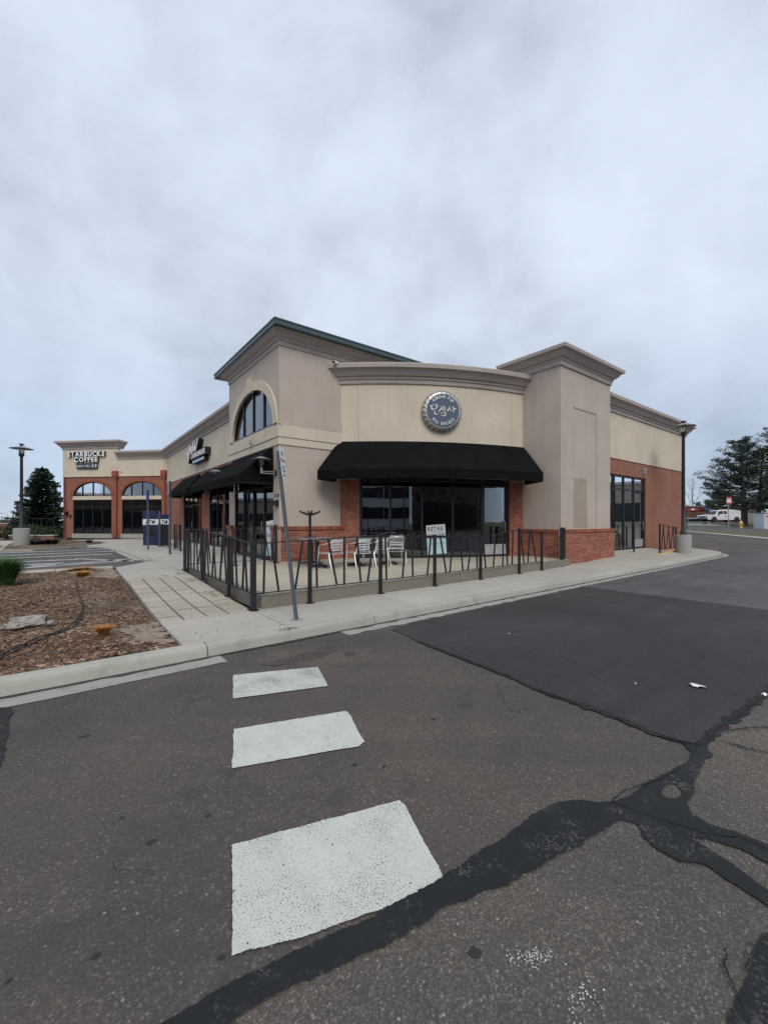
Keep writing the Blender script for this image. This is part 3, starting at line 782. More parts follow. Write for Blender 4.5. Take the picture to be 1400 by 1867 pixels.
# left walkway: paved ramp then plateau
lw = thing('walkway', None, None, (1.8, 9, .2), kind='structure')
pu = [1.1, 1.41, 1.73, 2.05, 2.42]; pv = [6.45+.405*k for k in range(11)]
prr = random.Random(3)
for i in range(4):
    for j in range(10):
        tl = prr.uniform(-.003, .003)
        slab(lw, [(pu[i], pv[j]), (pu[i+1], pv[j]), (pu[i+1], pv[j+1]), (pu[i], pv[j+1])], lambda u, v: S(u, v)+tl, M['paver'], 'paver', gap=.016)
v0 = pv[-1]
slab(lw, [(1.1, v0), (2.42, v0), (2.42, 11.4), (1.1, 11.9)], S, M['conc'])
PL = .333
slab(lw, [(1.1, 11.9), (2.42, 11.4), (3.4, 11.6), (3.4, 14.6), (2.35, 14.9), (1.15, 13.25)], lambda u, v: PL if v > 13 or u > 2 else S(u, v), M['conc'])
slab(lw, [(3.4, 11.58), (4.75, 11.58), (4.75, 14.6), (3.4, 14.6)], lambda u, v: PL, M['conc'])
for k in range(8):
    a, b = 14.6+k*2.4, 14.6+(k+1)*2.4
    slab(lw, [(2.35-.12*max(0,k-1), a if k else 14.9), (3.4, a), (3.4, b), (2.35-.12*k, b)], lambda u, v: PL, M['conc'])
    slab(lw, [(3.4, a), (4.75, a), (4.75, b), (3.4, b)], lambda u, v: PL, M['conc'])
    slab(lw, [(4.75, a), (6.15, a), (6.15, b), (4.75, b)], lambda u, v: PL, M['conc'])
slab(lw, [(4.75, 11.6), (5.14, 11.6), (5.14, 14.6), (4.75, 14.6)], lambda u, v: PL, M['conc'])
ub = MB()
for k in range(20):
    a = 6.44+k*.2; ub.prism([(1.115, a), (2.43, a), (2.43, a+.2), (1.115, a+.2)], -.1, .2, lambda u, v: S(u, v)-.005)
ub.prism([(1.12, 11.8), (2.42, 11.4), (6.1, 11.6), (6.1, 33.6), (1.5, 33.6), (2.37, 14.9)], -.1, PL-.02, )
obj('walkway_bedding', ub, M['joint'], lw)
# strip of slabs between bed and car park
for k in range(10):
    a, b = 1.1-k*.62, 1.1-(k+1)*.62
    slab(lw, [(b, 13.2), (a, 13.2), (a+.05, 13.85), (b+.05, 13.85)], lambda u, v: .325, M['paver'], gap=.008)
# kerb of the plateau along the car park, swinging round to the coffee shop
kp = [(2.33, 15.2), (2.28, 17), (2.2, 20), (2.0, 23.5), (1.4, 26), (-.2, 28.2), (-3, 31), (-7, 35)]
mb = MB(); sweep(mb, kp[::-1], [(0, .2), (0, PL+.006), (.15, PL+.006), (.17, PL-.02), (.18, .2)][::-1] if False else [(.18, .2), (.17, PL-.02), (.15, PL+.006), (0, PL+.006), (0, .2)])
mb2 = MB(); pth = kp[::-1]; sweep(mb2, kp, [(-.0, .2), (-.0, PL+.004), (-.14, PL+.004), (-.16, PL-.02), (-.17, .2)])
obj('kerb_edge', mb2, M['kerb'], lw)
fw = MB(); fw.prism([(2.35, 14.9)] + kp[1:] + [(-6, 37), (6.1, 33.6), (6.1, 30), (3.4, 30), (2.3, 16)], .1, PL-.004); obj('coffee_forecourt', fw, M['conc'], lw)
# car park
lot = MB(); lot.prism([(1.15, 13.86), (2.36, 14.9), (2.3, 17), (2.2, 20), (2.0, 23.5), (1.4, 26), (-.2, 28.2), (-3, 31), (-30, 62), (-70, 40), (-30, 13.86)], -.1, .25)
obj('car_park', lot, M['asphalt_lot'], kind='structure')
apr = [GL(x, y, .25) for x, y in ((284,1021),(262,1013),(240,1004),(196,994),(178,990),(176,994),(205,1004),(246,1022))]
sheet('ramp_apron', apr, .256, M['conc'])
def line_px(px, z=.256, name='parking_line', mat=None):
    return sheet(name, [GL(x, y, .25) for x, y in px], z, mat or M['paintlot'])
M['paintlot'] = simple('faded_lot_paint', (.36, .36, .35), .8, 0, .35, 3)
# parking lines: (left x, y) -> (right x, y), thickness px at each end
for (xa, ya, xb, yb, ta, tb) in [(-60,1036,118,1027.5,2.2,1.8), (-60,1029,150,1020.5,1.6,1.3),(-60,1022,205,1010.5,1.4,1.2),(-60,1017,215,1005.2,1.3,1.0),(-60,1011.5,205,1001.5,1.1,.8),(-60,1007.5,195,997.6,.9,.7),
                                 (-60,1044,246,1022.2,2.6,1.5),(60,1033,240,1019.5,1.8,1.2)]:
    line_px([(xa, ya), (xb, yb), (xb, yb-tb), (xa, ya-ta)])
line_px([(140,1018),(245,1022.5),(243,1024.2),(136,1019.6)]); line_px([(100,1029),(170,1024),(172,1025.5),(104,1031)])
line_px([(28,1026),(30,1031),(24,1031),(22,1026)])
for (xa, ya, xb, yb, t_) in [(-40,985,10,983,1.0),(-40,1000,24,991,1.2),(-40,992,20,986.5,.9),(-30,976.5,10,976,.6)]:
    line_px([(xa, ya), (xb, yb), (xb, yb-t_), (xa, ya-t_)])
# planting island in the car park: kerb + mulch
isl = [GL(x, y, .33) for x, y in ((-4,1003.5),(60,1002),(130,997.5),(192,991.5),(198,988.5),(120,984.5),(60,984),(30,986),(10,994))]
mb = MB(); mb.prism(isl, .2, .345); obj('island_kerb', mb, M['kerb'], kind='structure')
cxy = (sum(p[0] for p in isl)/len(isl), sum(p[1] for p in isl)/len(isl))
isl2 = [(p[0]+(cxy[0]-p[0])*.07, p[1]+(cxy[1]-p[1])*.05) for p in isl]
mb = MB(); mb.prism(isl2, .3, .36); obj('island_mulch', mb, M['soil'], kind='structure')
# mulch bed
bed = [(1.07, 5.19), (1.07, 13.18), (-8, 13.18), (-8, 5.19)]
mb = MB(); nu, nv = 60, 60
for j in range(nv+1):
    for i in range(nu+1):
        u = 1.07-9.07*i/nu; v = 5.19+7.99*j/nv
        z = S(u, v) - .03 + .05*min(1, (1.07-u)/.5)*(.6+mnoise.noise((u*.9, v*.9, 0))) + .02*mnoise.noise((u*4, v*4, 2))
        if j == 0: z = .115
        mb.v.append((u, v, z))
n_ = nu+1
mb.f = [(j*n_+i, (j+1)*n_+i, (j+1)*n_+i+1, j*n_+i+1) for j in range(nv) for i in range(nu)]; mb.sm = [True]*len(mb.f)
def bedz(u, v): return S(u, v) - .03 + .05*min(1, (1.07-u)/.5)*(.6+mnoise.noise((u*.9, v*.9, 0))) + .02*mnoise.noise((u*4, v*4, 2))
obj('planting_bed', mb, M['soil'], kind='structure')
M['bare'] = simple('bare_pinkish_soil', (.27, .205, .16), .95, 0, .25, 14, .6, 60)
for k, bp__ in enumerate([[(1.05,13.1),(.25,13.12),(.1,12.3),(.35,11.5),(.7,11.1),(1.05,10.9)], [(1.05,6.7),(.6,6.4),(.62,5.9),(.3,5.6),(1.05,5.45)]]):
    sheet('bare_soil', jitter_outline(bp__, .16, .02, 40+k), 0, M['bare'], zf=lambda u, v: bedz(u, v)+.012)
# wood chips
rr = random.Random(11); mb = MB()
def bare(u, v): return (u > .2 and v > 11.2) or (u > .5 and v < 6.6 and mnoise.noise((u*2, v*2, 1)) > -.2) or (u > .4 and 7.8 < v < 8.5)
cnt = 0
while cnt < 17000:
    v = 5.22 + 7.9*rr.random()**1.35; u = 1.02 - 5.2*rr.random()
    if bare(u, v) and rr.random() < .62: cnt += .3; continue
    cnt += 1
    l = rr.uniform(.016, .05); w = rr.uniform(.005, .013); a = rr.random()*math.pi; ti = rr.uniform(-.3, .3)
    z = bedz(u, v)+rr.uniform(.002, .016); ca, sa = math.cos(a), math.sin(a)
    if v < 5.3: z = max(z, .125)
    vs = []
    for (x, y, q) in ((-1,-.6,0),(1,-1,0),(1,1,0),(-.8,.7,0),(-.9,-.3,.5),(.8,-.5,.5),(.9,.4,.5),(-.7,.5,.5)):
        vs.append((u+x*l*ca-y*w*sa, v+x*l*sa+y*w*ca, z+x*l*ti+q*.008))
    mb.add(vs, [(4,5,6,7),(0,1,5,4),(1,2,6,5),(2,3,7,6),(3,0,4,7)])
obj('wood_chips', mb, M['chip'], kind='stuff')

# patio slab with edge stones
pat = thing('patio', None, None, (7, 9, .2), kind='structure')
PZ = .35
fu = [2.56, 4.2, 6, 8, 10, 11.6, 12.98]
mb = MB(); mb.prism([(u, vf(u)+.16) for u in fu] + [(12.98, 9.4), (7.6, 13), (5.2, 11.8), (5.0, 11.55), (2.56+.14, 11.55), (2.70, vf(2.5)+.16)][0:5] + [(2.70, 11.5), (2.70, vf(2.5)+.16)], .0, PZ-.003)
obj('patio_floor', mb, M['patio'], pat)
ee = [2.56, 4.98, 7.38, 9.8, 12.2, 12.98]
for a, b in zip(ee[:-1], ee[1:]):
    mb = MB(); mb.prism([(a+.004, vf(a)+.02), (b-.004, vf(b)+.02), (b-.004, vf(b)+.17), (a+.004, vf(a)+.17)], .1, PZ); obj('edge_stone', mb, M['edge'], pat)
for a, b in ((6.75, 9.0), (9.0, 11.5)):
    mb = MB(); mb.box(2.56, 2.71, a+.004, b-.004, .1, PZ); obj('edge_stone', mb, M['edge'], pat)
# fine joints scored in the patio floor
for p, q in (((5.0, 6.9), (5.0, 11.6)), ((7.4, 6.95), (7.4, 11.6)), ((9.9, 7.1), (9.9, 10)), ((2.75, 9.1), (12.9, 9.1))):
    mb = MB(); d = (Vector(q)-Vector(p)).normalized(); n = Vector((-d.y, d.x))*.004
    mb.add([(p[0]-n.x,p[1]-n.y,PZ+.001),(q[0]-n.x,q[1]-n.y,PZ+.001),(q[0]+n.x,q[1]+n.y,PZ+.001),(p[0]+n.x,p[1]+n.y,PZ+.001)], [(0,1,2,3)])
    obj('score_line', mb, M['joint'], pat)
# raised landing at the side door with yellow lip
lip = [(18.2, 6.9, .15), (20.6, 7.0, .215), (21.0, 7.02, .25), (22.6, 7.05, .25)]
mb = MB()
for (a, b) in zip(lip[:-1], lip[1:]):
    mb.add([(a[0],a[1],.13),(b[0],b[1],.13),(b[0],b[1],b[2]),(a[0],a[1],a[2]),(a[0],a[1]+.11,.13),(b[0],b[1]+.11,.13),(b[0],b[1]+.11,b[2]),(a[0],a[1]+.11,a[2])],
           [(0,1,2,3),(3,2,6,7),(4,7,6,5),(0,3,7,4),(1,5,6,2)])
obj('yellow_ramp_lip', mb, M['yellow'], kind='structure')

# ================================================================== BUILDING
B = thing('retail_building', 'long taupe and brick retail building with a rounded corner bay and square tower', 'building', (6, 12, .35))
FTL = Fr((5.18, 0), (0, 1), (-1, 0)); FTR = Fr((0, 11.9), (1, 0), (0, -1))
FPL = Fr((13.03, 0), (0, 1), (-1, 0)); FPR = Fr((0, 7.44), (1, 0), (0, -1))
FWR = Fr((0, 8.1), (1, 0), (0, -1)); FWL = Fr((6.05, 0), (0, 1), (-1, 0))
FC = Fr((6.05, 33.4), (-.70711, .70711), (-.70711, -.70711))
A_ = L(-1.50, 13.92); M_ = L(1.64, 13.95); B_ = L(4.97, 15.0)
FB = Arc(A_, M_, B_)
def arc_s(px):                                                    # arc length where a bearing meets the curved wall
    best = min(((abs((lambda w: w[0]/w[1]*FOC+CX)(W(*FB.P(s_, 0, 0)[:2])) - px)), s_) for s_ in np.linspace(-.5, FB.len+.5, 900))
    return float(best[1])
WT = .25                                                          # wall thickness
def part(name, mb, mat, parent=None, **k): return obj(name, mb, mat, parent or B, **k)

def storefront(F, s0, s1, z0, z1, mull, trans, doors=(), depth=.12, name='window', w=.055, kick=None, parent=None):
    """frame with panes as sub-parts; doors = list of (sa, sb) bays"""
    parent = parent or B
    d0, d1 = -depth, -depth+.10
    mb = MB()
    fbox(mb, F, s0, s0+w, d0, d1, z0, z1); fbox(mb, F, s1-w, s1, d0, d1, z0, z1)
    fbox(mb, F, s0+w, s1-w, d0, d1, z1-w, z1); fbox(mb, F, s0+w, s1-w, d0, d1, z0, z0+.07)
    xs = [s0+w] ; 
    for m_ in mull: fbox(mb, F, m_-w/2, m_+w/2, d0, d1-.002, z0+.07, z1-w)
    edges = [s0+w] + [e for m_ in mull for e in (m_-w/2, m_+w/2)] + [s1-w]
    bays = [(edges[i], edges[i+1]) for i in range(0, len(edges), 2)]
    wf = part(name, mb, M['frame'], parent)
    for (a, b) in bays:
        isdoor = any(abs((a+b)/2-(da+db)/2) < .15 for da, db in doors)
        zz = [z0+.07] + sorted(trans) + [z1-w]
        if isdoor: zz = [z0+.07] + [t for t in sorted(trans) if t > z0+1.9] + [z1-w]
        for za, zb in zip(zz[:-1], zz[1:]):
            if za != z0+.07:
                mt = MB(); fbox(mt, F, a, b, d0+.005, d1-.005, za-.03, za+.03); part('transom', mt, M['frame'], wf)
            lo = za + (.03 if za != z0+.07 else 0); hi = zb - (.03 if zb != z1-w else 0)
            if isdoor and za == z0+.07: continue
            mp = MB(); fbox(mp, F, a, b, d0+.045, d0+.053, lo, hi); part('pane', mp, M['glass'], wf)
        if isdoor:
            zt = min([t for t in trans if t > z0+1.9] + [z1-w]) - .035
            md = MB(); q = .07
            fbox(md, F, a+.008, a+q, d0+.01, d0+.065, z0+.02, zt); fbox(md, F, b-q, b-.008, d0+.01, d0+.065, z0+.02, zt)
            fbox(md, F, a+q, b-q, d0+.01, d0+.065, zt-.08, zt); fbox(md, F, a+q, b-q, d0+.01, d0+.065, z0+.02, z0+.12)
            dr = part('door', md, M['frame'], parent)
            mp = MB(); fbox(mp, F, a+q, b-q, d0+.03, d0+.038, z0+.12+(.30 if kick else 0), zt-.08); part('pane', mp, M['glass'], dr)
            if kick:
                mk = MB(); fbox(mk, F, a+.012, b-.012, d0+.066, d0+.072, z0+.03, z0+kick); part('kick_plate', mk, M['kick'], dr)
            mh = MB(); hs = b-.11 if F.sg*1 > 0 else a+.11
            p1, p2 = F.P(hs, d0+.12, z0+.85), F.P(hs, d0+.12, z0+1.2)
            mh.tube([F.P(hs, d0+.06, z0+.85), p1, p2, F.P(hs, d0+.06, z0+1.2)], .012, 6); part('handle', mh, M['galv'], dr)
    return wf

# ---- tower
U1, V0, V1, TZ = 5.18, 11.9, 16.6, 7.2
mb = MB()
arch = dict(s=14.2, hw=1.93, z=4.53, rise=1.45)
wall(mb, FTL, V0, V1, PZ, 4.47, 0, -WT, [(12.33, 15.95, PZ, 3.60)])
# upper tower wall with elliptical arched opening: strips under and over the curve
def arch_wall(mb, F, s0, s1, z0, z1, d0, d1, c, hw, zb, rise, n=28):
    if zb > z0: fbox(mb, F, s0, s1, d0, d1, z0, zb)
    fbox(mb, F, s0, c-hw, d0, d1, zb, z1); fbox(mb, F, c+hw, s1, d0, d1, zb, z1)
    for i in range(n):
        t0, t1 = -1+2*i/n, -1+2*(i+1)/n
        t0, t1 = math.sin(t0*math.pi/2), math.sin(t1*math.pi/2)
        a, b = c+hw*t0, c+hw*t1; za, zb2 = zb+rise*math.sqrt(max(0, 1-t0*t0)), zb+rise*math.sqrt(max(0, 1-t1*t1))
        vs = [F.P(a,d0,za), F.P(b,d0,zb2), F.P(b,d0,z1), F.P(a,d0,z1), F.P(a,d1,za), F.P(b,d1,zb2), F.P(b,d1,z1), F.P(a,d1,z1)]
        mb.add(vs, [(0,1,2,3),(7,6,5,4),(0,4,5,1),(3,2,6,7)])
arch_wall(mb, FTL, V0, V1, 4.47, TZ, 0, -WT, 14.2, 1.93, 4.53, 1.45)
part('tower_wall', mb, M['taupe'])
mb = MB(); fbox(mb, FTR, 5.18+WT, 7.56, 0, -WT, PZ, 3.0); fbox(mb, FTR, 5.18+WT, 7.95, 0, -WT, 3.0, 4.85); fbox(mb, FTR, 5.18+WT, 15.0, 0, -WT, 4.85, TZ)
part('tower_wall', mb, M['taupe'])
mb = MB(); fbox(mb, Fr((0, V1-.01), (1,0), (0,1)), 5.18+WT, 15, 0, -WT, 3.5, TZ); fbox(mb, Fr((15,0),(0,1),(1,0)), V0, V1, 0, -WT, 3.5, TZ); part('tower_back_wall', mb, M['taupe'])
# arch surround and keystone
def arch_ring(mb, F, c, hw, rise, zb, w, d0, d1, n=36, foot=None):
    pts = []
    for i in range(n+1):
        a = math.pi*i/n; pts.append((math.cos(a), math.sin(a)))
    inn = [(c+hw*x, zb+rise*y) for x, y in pts]; out = [(c+(hw+w)*x, zb+(rise+w)*y) for x, y in pts]
    m = n+1; vs = [F.P(s_, d1, z_) for s_, z_ in inn]+[F.P(s_, d1, z_) for s_, z_ in out]+[F.P(s_, d0, z_) for s_, z_ in inn]+[F.P(s_, d0, z_) for s_, z_ in out]
    fs = []
    for i in range(n): fs += [(i,i+1,m+i+1,m+i),(2*m+i,3*m+i,3*m+i+1,2*m+i+1),(m+i,m+i+1,3*m+i+1,3*m+i),(i,2*m+i,2*m+i+1,i+1)]
    mb.add(vs, fs); return mb
mb = arch_ring(MB(), FTL, 14.2, 1.93, 1.45, 4.53, .30, -.02, .055); part('arch_surround', mb, M['cream'])
mb = MB(); ks = [(14.06, 5.93), (14.34, 5.93), (14.42, 6.47), (13.98, 6.47)]
mb.add([FTL.P(a, .10, z) for a, z in ks]+[FTL.P(a, -.02, z) for a, z in ks], [(0,1,2,3),(7,6,5,4),(0,4,5,1),(1,5,6,2),(2,6,7,3),(3,7,4,0)]); part('keystone', mb, M['cream'])
# cream sill bands round the tower
mb = MB(); sweep(mb, [(5.18, 16.6), (5.18, 11.9), (7.75, 11.9)], [(0, 4.1), (.05, 4.1), (.05, 4.45), (.02, 4.47), (0, 4.47)]); part('sill_band', mb, M['cream'])
mb = MB(); sweep(mb, [(5.18, 16.6), (5.18, 11.9), (7.75, 11.9)], [(0, 3.87), (.03, 3.87), (.03, 4.085), (0, 4.085)]); part('lower_band', mb, M['cream'])
mb = MB(); fbox(mb, FTR, 5.185, 7.75, 0, .03, 4.475, 4.80); part('upper_band', mb, M['taupe'])
mb = MB(); fbox(mb, FTL, 11.76, 12.0, .0, .03, 4.475, 4.53); part('arch_foot', mb, M['cream'])
# arched window
mb = arch_ring(MB(), FTL, 14.2, 1.85, 1.37, 4.59, .08, -.14, -.04); fbox(mb, FTL, 12.27, 16.13, -.14, -.04, 4.53, 4.60)
for t in (-.5, 0, .5):
    s_ = 14.2+1.9*t; fbox(mb, FTL, s_-.03, s_+.03, -.135, -.045, 4.60, 4.59+1.38*math.sqrt(1-t*t))
for t in (-.62, .38, .12) : pass
aw = part('arched_window', mb, M['frame'])
n = 10
for k in range(4):
    ta, tb = -1+.5*k, -.5+.5*k; a = [ta+(tb-ta)*i/n for i in range(n+1)]
    pt = [(14.2+1.85*t, 4.59+1.37*math.sqrt(max(0, 1-t*t))) for t in a]
    mp = MB(); m = len(pt); vs = [FTL.P(s_, -.09, z_) for s_, z_ in pt] + [FTL.P(pt[-1][0], -.09, 4.6), FTL.P(pt[0][0], -.09, 4.6)]
    mp.add(vs, [tuple(range(m+2))]); part('pane', mp, M['glass'], aw)
# eaves: soffit mouldings, green fascia, hipped roof
tp = [(5.18, 16.6), (5.18, 11.9), (15.0, 11.9), (15.0, 16.6)]
mb = MB(); sweep(mb, tp, [(0, 6.84), (.03, 6.84), (.04, 6.96), (.08, 6.98), (.09, 7.03), (.17, 7.09), (.24, 7.17), (.26, 7.20), (.29, 7.205), (.29, 7.24), (0, 7.24)], True)
part('eaves_moulding', mb, M['trim'])
eo = [(4.87, 17.42), (4.87, 11.47), (15.5, 11.47), (15.5, 17.42)]
mb = MB(); sweep(mb, eo, [(-.12, 7.225), (.0, 7.225), (.02, 7.25), (.02, 7.36), (.04, 7.375), (.04, 7.415), (-.05, 7.415), (-.12, 7.35)], True)
part('fascia_gutter', mb, M['green'])
mb = MB(); mb.box(4.95, 15.4, 11.55, 17.34, 7.206, 7.222); part('soffit', mb, M['trim'])
mb = MB(); rv = [(4.92,11.52,7.34),(15.45,11.52,7.34),(15.45,17.37,7.34),(4.92,17.37,7.34),(7.6,14.4,7.62),(12.5,14.4,7.62)]
mb.add(rv, [(0,1,5,4),(1,2,5),(2,3,4,5),(3,0,4)]); part('tower_roof', mb, M['green'])

# ---- tower wainscot: real bricks
BW, BHt, BD, PW, PH = .194, .0575, .10, .203, .0677
ub = MB(); ub.bbox(-BW/2, BW/2, -BD/2, BD/2, -BHt/2, BHt/2, .004)
bmeshes = []
for k in range(3):
    m_ = MB(); q = random.Random(k); m_.box(-BW/2, BW/2, -BD/2, BD/2, -BHt/2, BHt/2)
    m_.v = [(x+q.uniform(-.0015,.0015), y+q.uniform(-.001,.001), z+q.uniform(-.0012,.0012)) for x, y, z in m_.v]
    me = bpy.data.meshes.new('brick'); me.from_pydata(m_.v, [], m_.f); me.materials.append(M['brick']); bmeshes.append(me)
m_ = MB(); m_.box(-.029, .029, -BD/2, BD/2, -.054, .054); me_row = bpy.data.meshes.new('cap_brick'); me_row.from_pydata(m_.v, [], m_.f); me_row.materials.append(M['brick'])
brr = random.Random(2)
def bricks(F, s0, s1, z0, rows, d, single, mbuf, cap=True, halves=None):
    """courses of stretchers on frame F, faces d in front of the wall"""
    for r in range(rows):
        z = z0 + PH*(r+.5); off = (r % 2)*PW/2
        a = s0 - off
        while a < s1-.01:
            ca, cb = max(a, s0), min(a+PW, s1)
            a += PW
            if cb-ca < .03: continue
            L_ = cb-ca-.009; c = (ca+cb)/2; jd = brr.uniform(-.002, .002)
            p = F.P(c, d-BD/2+jd, z); t = F.tan(c); ang = math.atan2(t[1], t[0])
            if single: inst('brick', bmeshes[brr.randrange(3)], B, p, ang, (L_/BW, 1, 1))
            else:
                m_ = MB(); m_.box(-L_/2, L_/2, -BD/2, BD/2, -BHt/2, BHt/2); cs, sn = math.cos(ang), math.sin(ang)
                mbuf.add([(p[0]+x*cs-y*sn, p[1]+x*sn+y*cs, p[2]+zz) for x, y, zz in m_.v], m_.f)
    if cap:
        z = z0 + PH*rows + .055; a = s0
        while a < s1-.03:
            c = a+.034; p = F.P(c, d-BD/2+.03, z); t = F.tan(c); ang = math.atan2(t[1], t[0])
            if single: inst('cap_brick', me_row, B, p, ang)
            else:
                m_ = MB(); m_.box(-.029, .029, -BD/2, BD/2, -.054, .054); cs, sn = math.cos(ang), math.sin(ang)
                mbuf.add([(p[0]+x*cs-y*sn, p[1]+x*sn+y*cs, p[2]+zz) for x, y, zz in m_.v], m_.f)
            a += .068
RT = 14                                                           # courses of the tower wainscot
zc_ = PZ + PH*RT
buf = MB()
def fmort(*a):
    part('mortar', fbox(MB(), *a), M['mortar'])
D = .11
# pilasters on the curved wall
sL0, sL1 = 0.0, arc_s(656); sR0, sR1 = arc_s(928), FB.len
bricks(FTR, 5.18-D, 7.50, PZ, RT, D, True, buf); bricks(FTL, 11.9, 12.28, PZ, RT, D, False, buf)
fmort(FTR, 5.18-D+.004, 7.6, -.02, D-.004, PZ, zc_+.105); fmort(FTL, 11.76, 12.27, 0, D-.004, PZ, zc_+.105)
bricks(FTL, 15.98, 16.58, PZ, RT, D, False, buf); fmort(FTL, 15.99, 16.57, 0, D-.004, PZ, zc_+.105)
bricks(FB, sL0-.05, sL1, PZ, 38, .02, False, buf, False); bricks(FB, sR0, sR1, PZ, 38, .02, False, buf, False)
fmort(FB, sL0-.04, sL1-.008, -.25, .016, PZ, 2.98); fmort(FB, sR0+.008, sR1, -.25, .016, PZ, 2.98)
# pier wainscot
RP = 16; PB0 = .10
zp_ = PB0 + PH*RP
bricks(FPL, 7.44, 9.05, PB0, RP, D, True, buf); bricks(FPR, 13.03-D, 16.62, PB0, RP, D, False, buf)
fmort(FPL, 7.45, 9.05, -.02, D-.004, PB0, zp_+.105); fmort(FPR, 13.03-D+.004, 16.61, -.02, D-.004, PB0, zp_+.105)
bricks(Fr((16.5, 0), (0, 1), (1, 0)), 7.44, 8.1, PB0, RP, D, False, buf); fmort(Fr((16.5,0),(0,1),(1,0)), 7.45, 8.1, -.02, D-.004, PB0, zp_+.105)
part('brick_courses', buf, M['brickm'], kind='stuff')

# ---- rounded bay
mb = MB(); sa, sb_ = sL1-.0, sR0
fbox(mb, FB, -.1, FB.len+.02, -WT, 0, 3.0, 6.2); part('bay_wall', mb, M['cream'])
for px in (653, 932):
    s_ = arc_s(px); mb = MB(); fbox(mb, FB, s_-.006, s_+.006, 0, .0035, 4.2, 6.1); part('control_joint', mb, M['trim'])
cor = [(0, 6.08), (.05, 6.08), (.06, 6.20), (.10, 6.22), (.11, 6.29), (.17, 6.31), (.22, 6.38), (.27, 6.46), (.30, 6.49), (.37, 6.51), (.38, 6.63), (.36, 6.66), (0, 6.66)]
bp = [FB.P(FB.len*k/26, 0, 0)[:2] for k in range(-2, 27)]
if FB.dr < 0: pass
mb = MB(); sweep(mb, bp, cor); part('bay_cornice', mb, M['trim'])
storefront(FB, sL1, sR0, PZ, 2.92, [arc_s(712), arc_s(769.5), arc_s(826), arc_s(880)], [1.05], [(arc_s(882), arc_s(928))], kick=.42, w=.07)
mb = MB(); fbox(mb, FB, sL1, sR0, -.14, -.02, 2.92, 3.0); part('window_head', mb, M['frame'])

# ---- pier
mb = MB(); mb.box(13.03, 16.5, 7.44, 9.35, .1, 6.95); part('corner_pier', mb, M['taupe'])
pp = [(13.03, 9.35), (13.03, 7.44), (16.5, 7.44), (16.5, 9.35)]
cor2 = [(0, 6.70), (.05, 6.70), (.06, 6.84), (.09, 6.86), (.10, 6.92), (.16, 6.94), (.23, 7.02), (.27, 7.08), (.29, 7.11), (.38, 7.13), (.39, 7.23), (.37, 7.26), (0, 7.26)]
mb = MB(); sweep(mb, pp, cor2, True); mb.box(13.0, 16.5, 7.4, 9.4, 7.2, 7.255); part('pier_cap', mb, M['trim'])
# recessed-look panel: raised edges of the render leave an inset groove line
def gl_line(s0, s1, z0, z1): 
    m_ = MB(); fbox(m_, FPR, s0, s1, 0.0, .018, z0, z1); return m_
for a in ((13.85, 15.42, 5.43, 5.47), (15.38, 15.42, 1.32, 5.43)):
    part('panel_reveal', gl_line(*a), M['trim'])
mb = MB(); m_ = [(13.85,3.05),(14.72,3.06),(14.78,1.34),(13.83,1.34)]; mb.add([FPR.P(a, .004, z) for a, z in m_], [(0,1,2,3)]); part('paint_patch', mb, M['patchpaint'])

# ---- right wing
RWE = 26.5
mb = MB(); wall(mb, FWR, 16.4, RWE, .05, 4.19, 0, -WT, [(16.5, 21.5, .05, 3.54)]); mb.box(RWE-WT, RWE, 8.1+WT, 22, .05, 4.19)
part('brick_wall', mb, M['bricktex'])
mb = MB(); wall(mb, FWR, 16.4, RWE, 4.19, 6.2, .035, -WT); mb.box(RWE-WT, RWE+.03, 8.1+WT, 22, 4.19, 6.2); part('upper_wall', mb, M['cream'])
mb = MB(); sweep(mb, [(16.5, 8.065), (RWE+.03, 8.065), (RWE+.03, 22)], cor); part('wing_cornice', mb, M['trim'])
storefront(FWR, 16.5, 21.5, .33, 3.54, [17.4, 18.4, 19.4, 20.4], [2.95], [(20.4, 21.5)], kick=.42, depth=.16, w=.07)
mb = MB(); fbox(mb, FWR, 16.5, 21.5, -.2, .02, .05, .33); part('threshold', mb, M['conc'])

# ---- left wing
mb = MB(); wall(mb, FWL, 16.4, 33.4, PL-.05, 4.25, 0, -WT, [(17.6, 22.6, PL, 3.2), (24.0, 28.3, PL, 3.2)]); part('brick_wall', mb, M['bricktex'])
mb = MB(); wall(mb, FWL, 16.4, 33.4, 4.25, 6.2, .03, -WT); part('upper_wall', mb, M['cream'])
mb = MB(); sweep(mb, [(6.02, 33.42), (6.02, 16.6)], cor); part('wing_cornice', mb, M['trim'])
storefront(FWL, 17.6, 22.6, PL, 3.2, [18.85, 20.1, 21.35], [2.5], [(18.85, 20.1)])
storefront(FWL, 24.0, 28.3, PL, 3.2, [25.1, 26.15, 27.2], [2.5], [(26.15, 27.2)])
# tower storefront
storefront(FTL, 12.33, 15.95, PZ, 3.60, [13.15, 14.1, 15.05], [2.65], [(13.15, 14.1), (14.1, 15.05)])

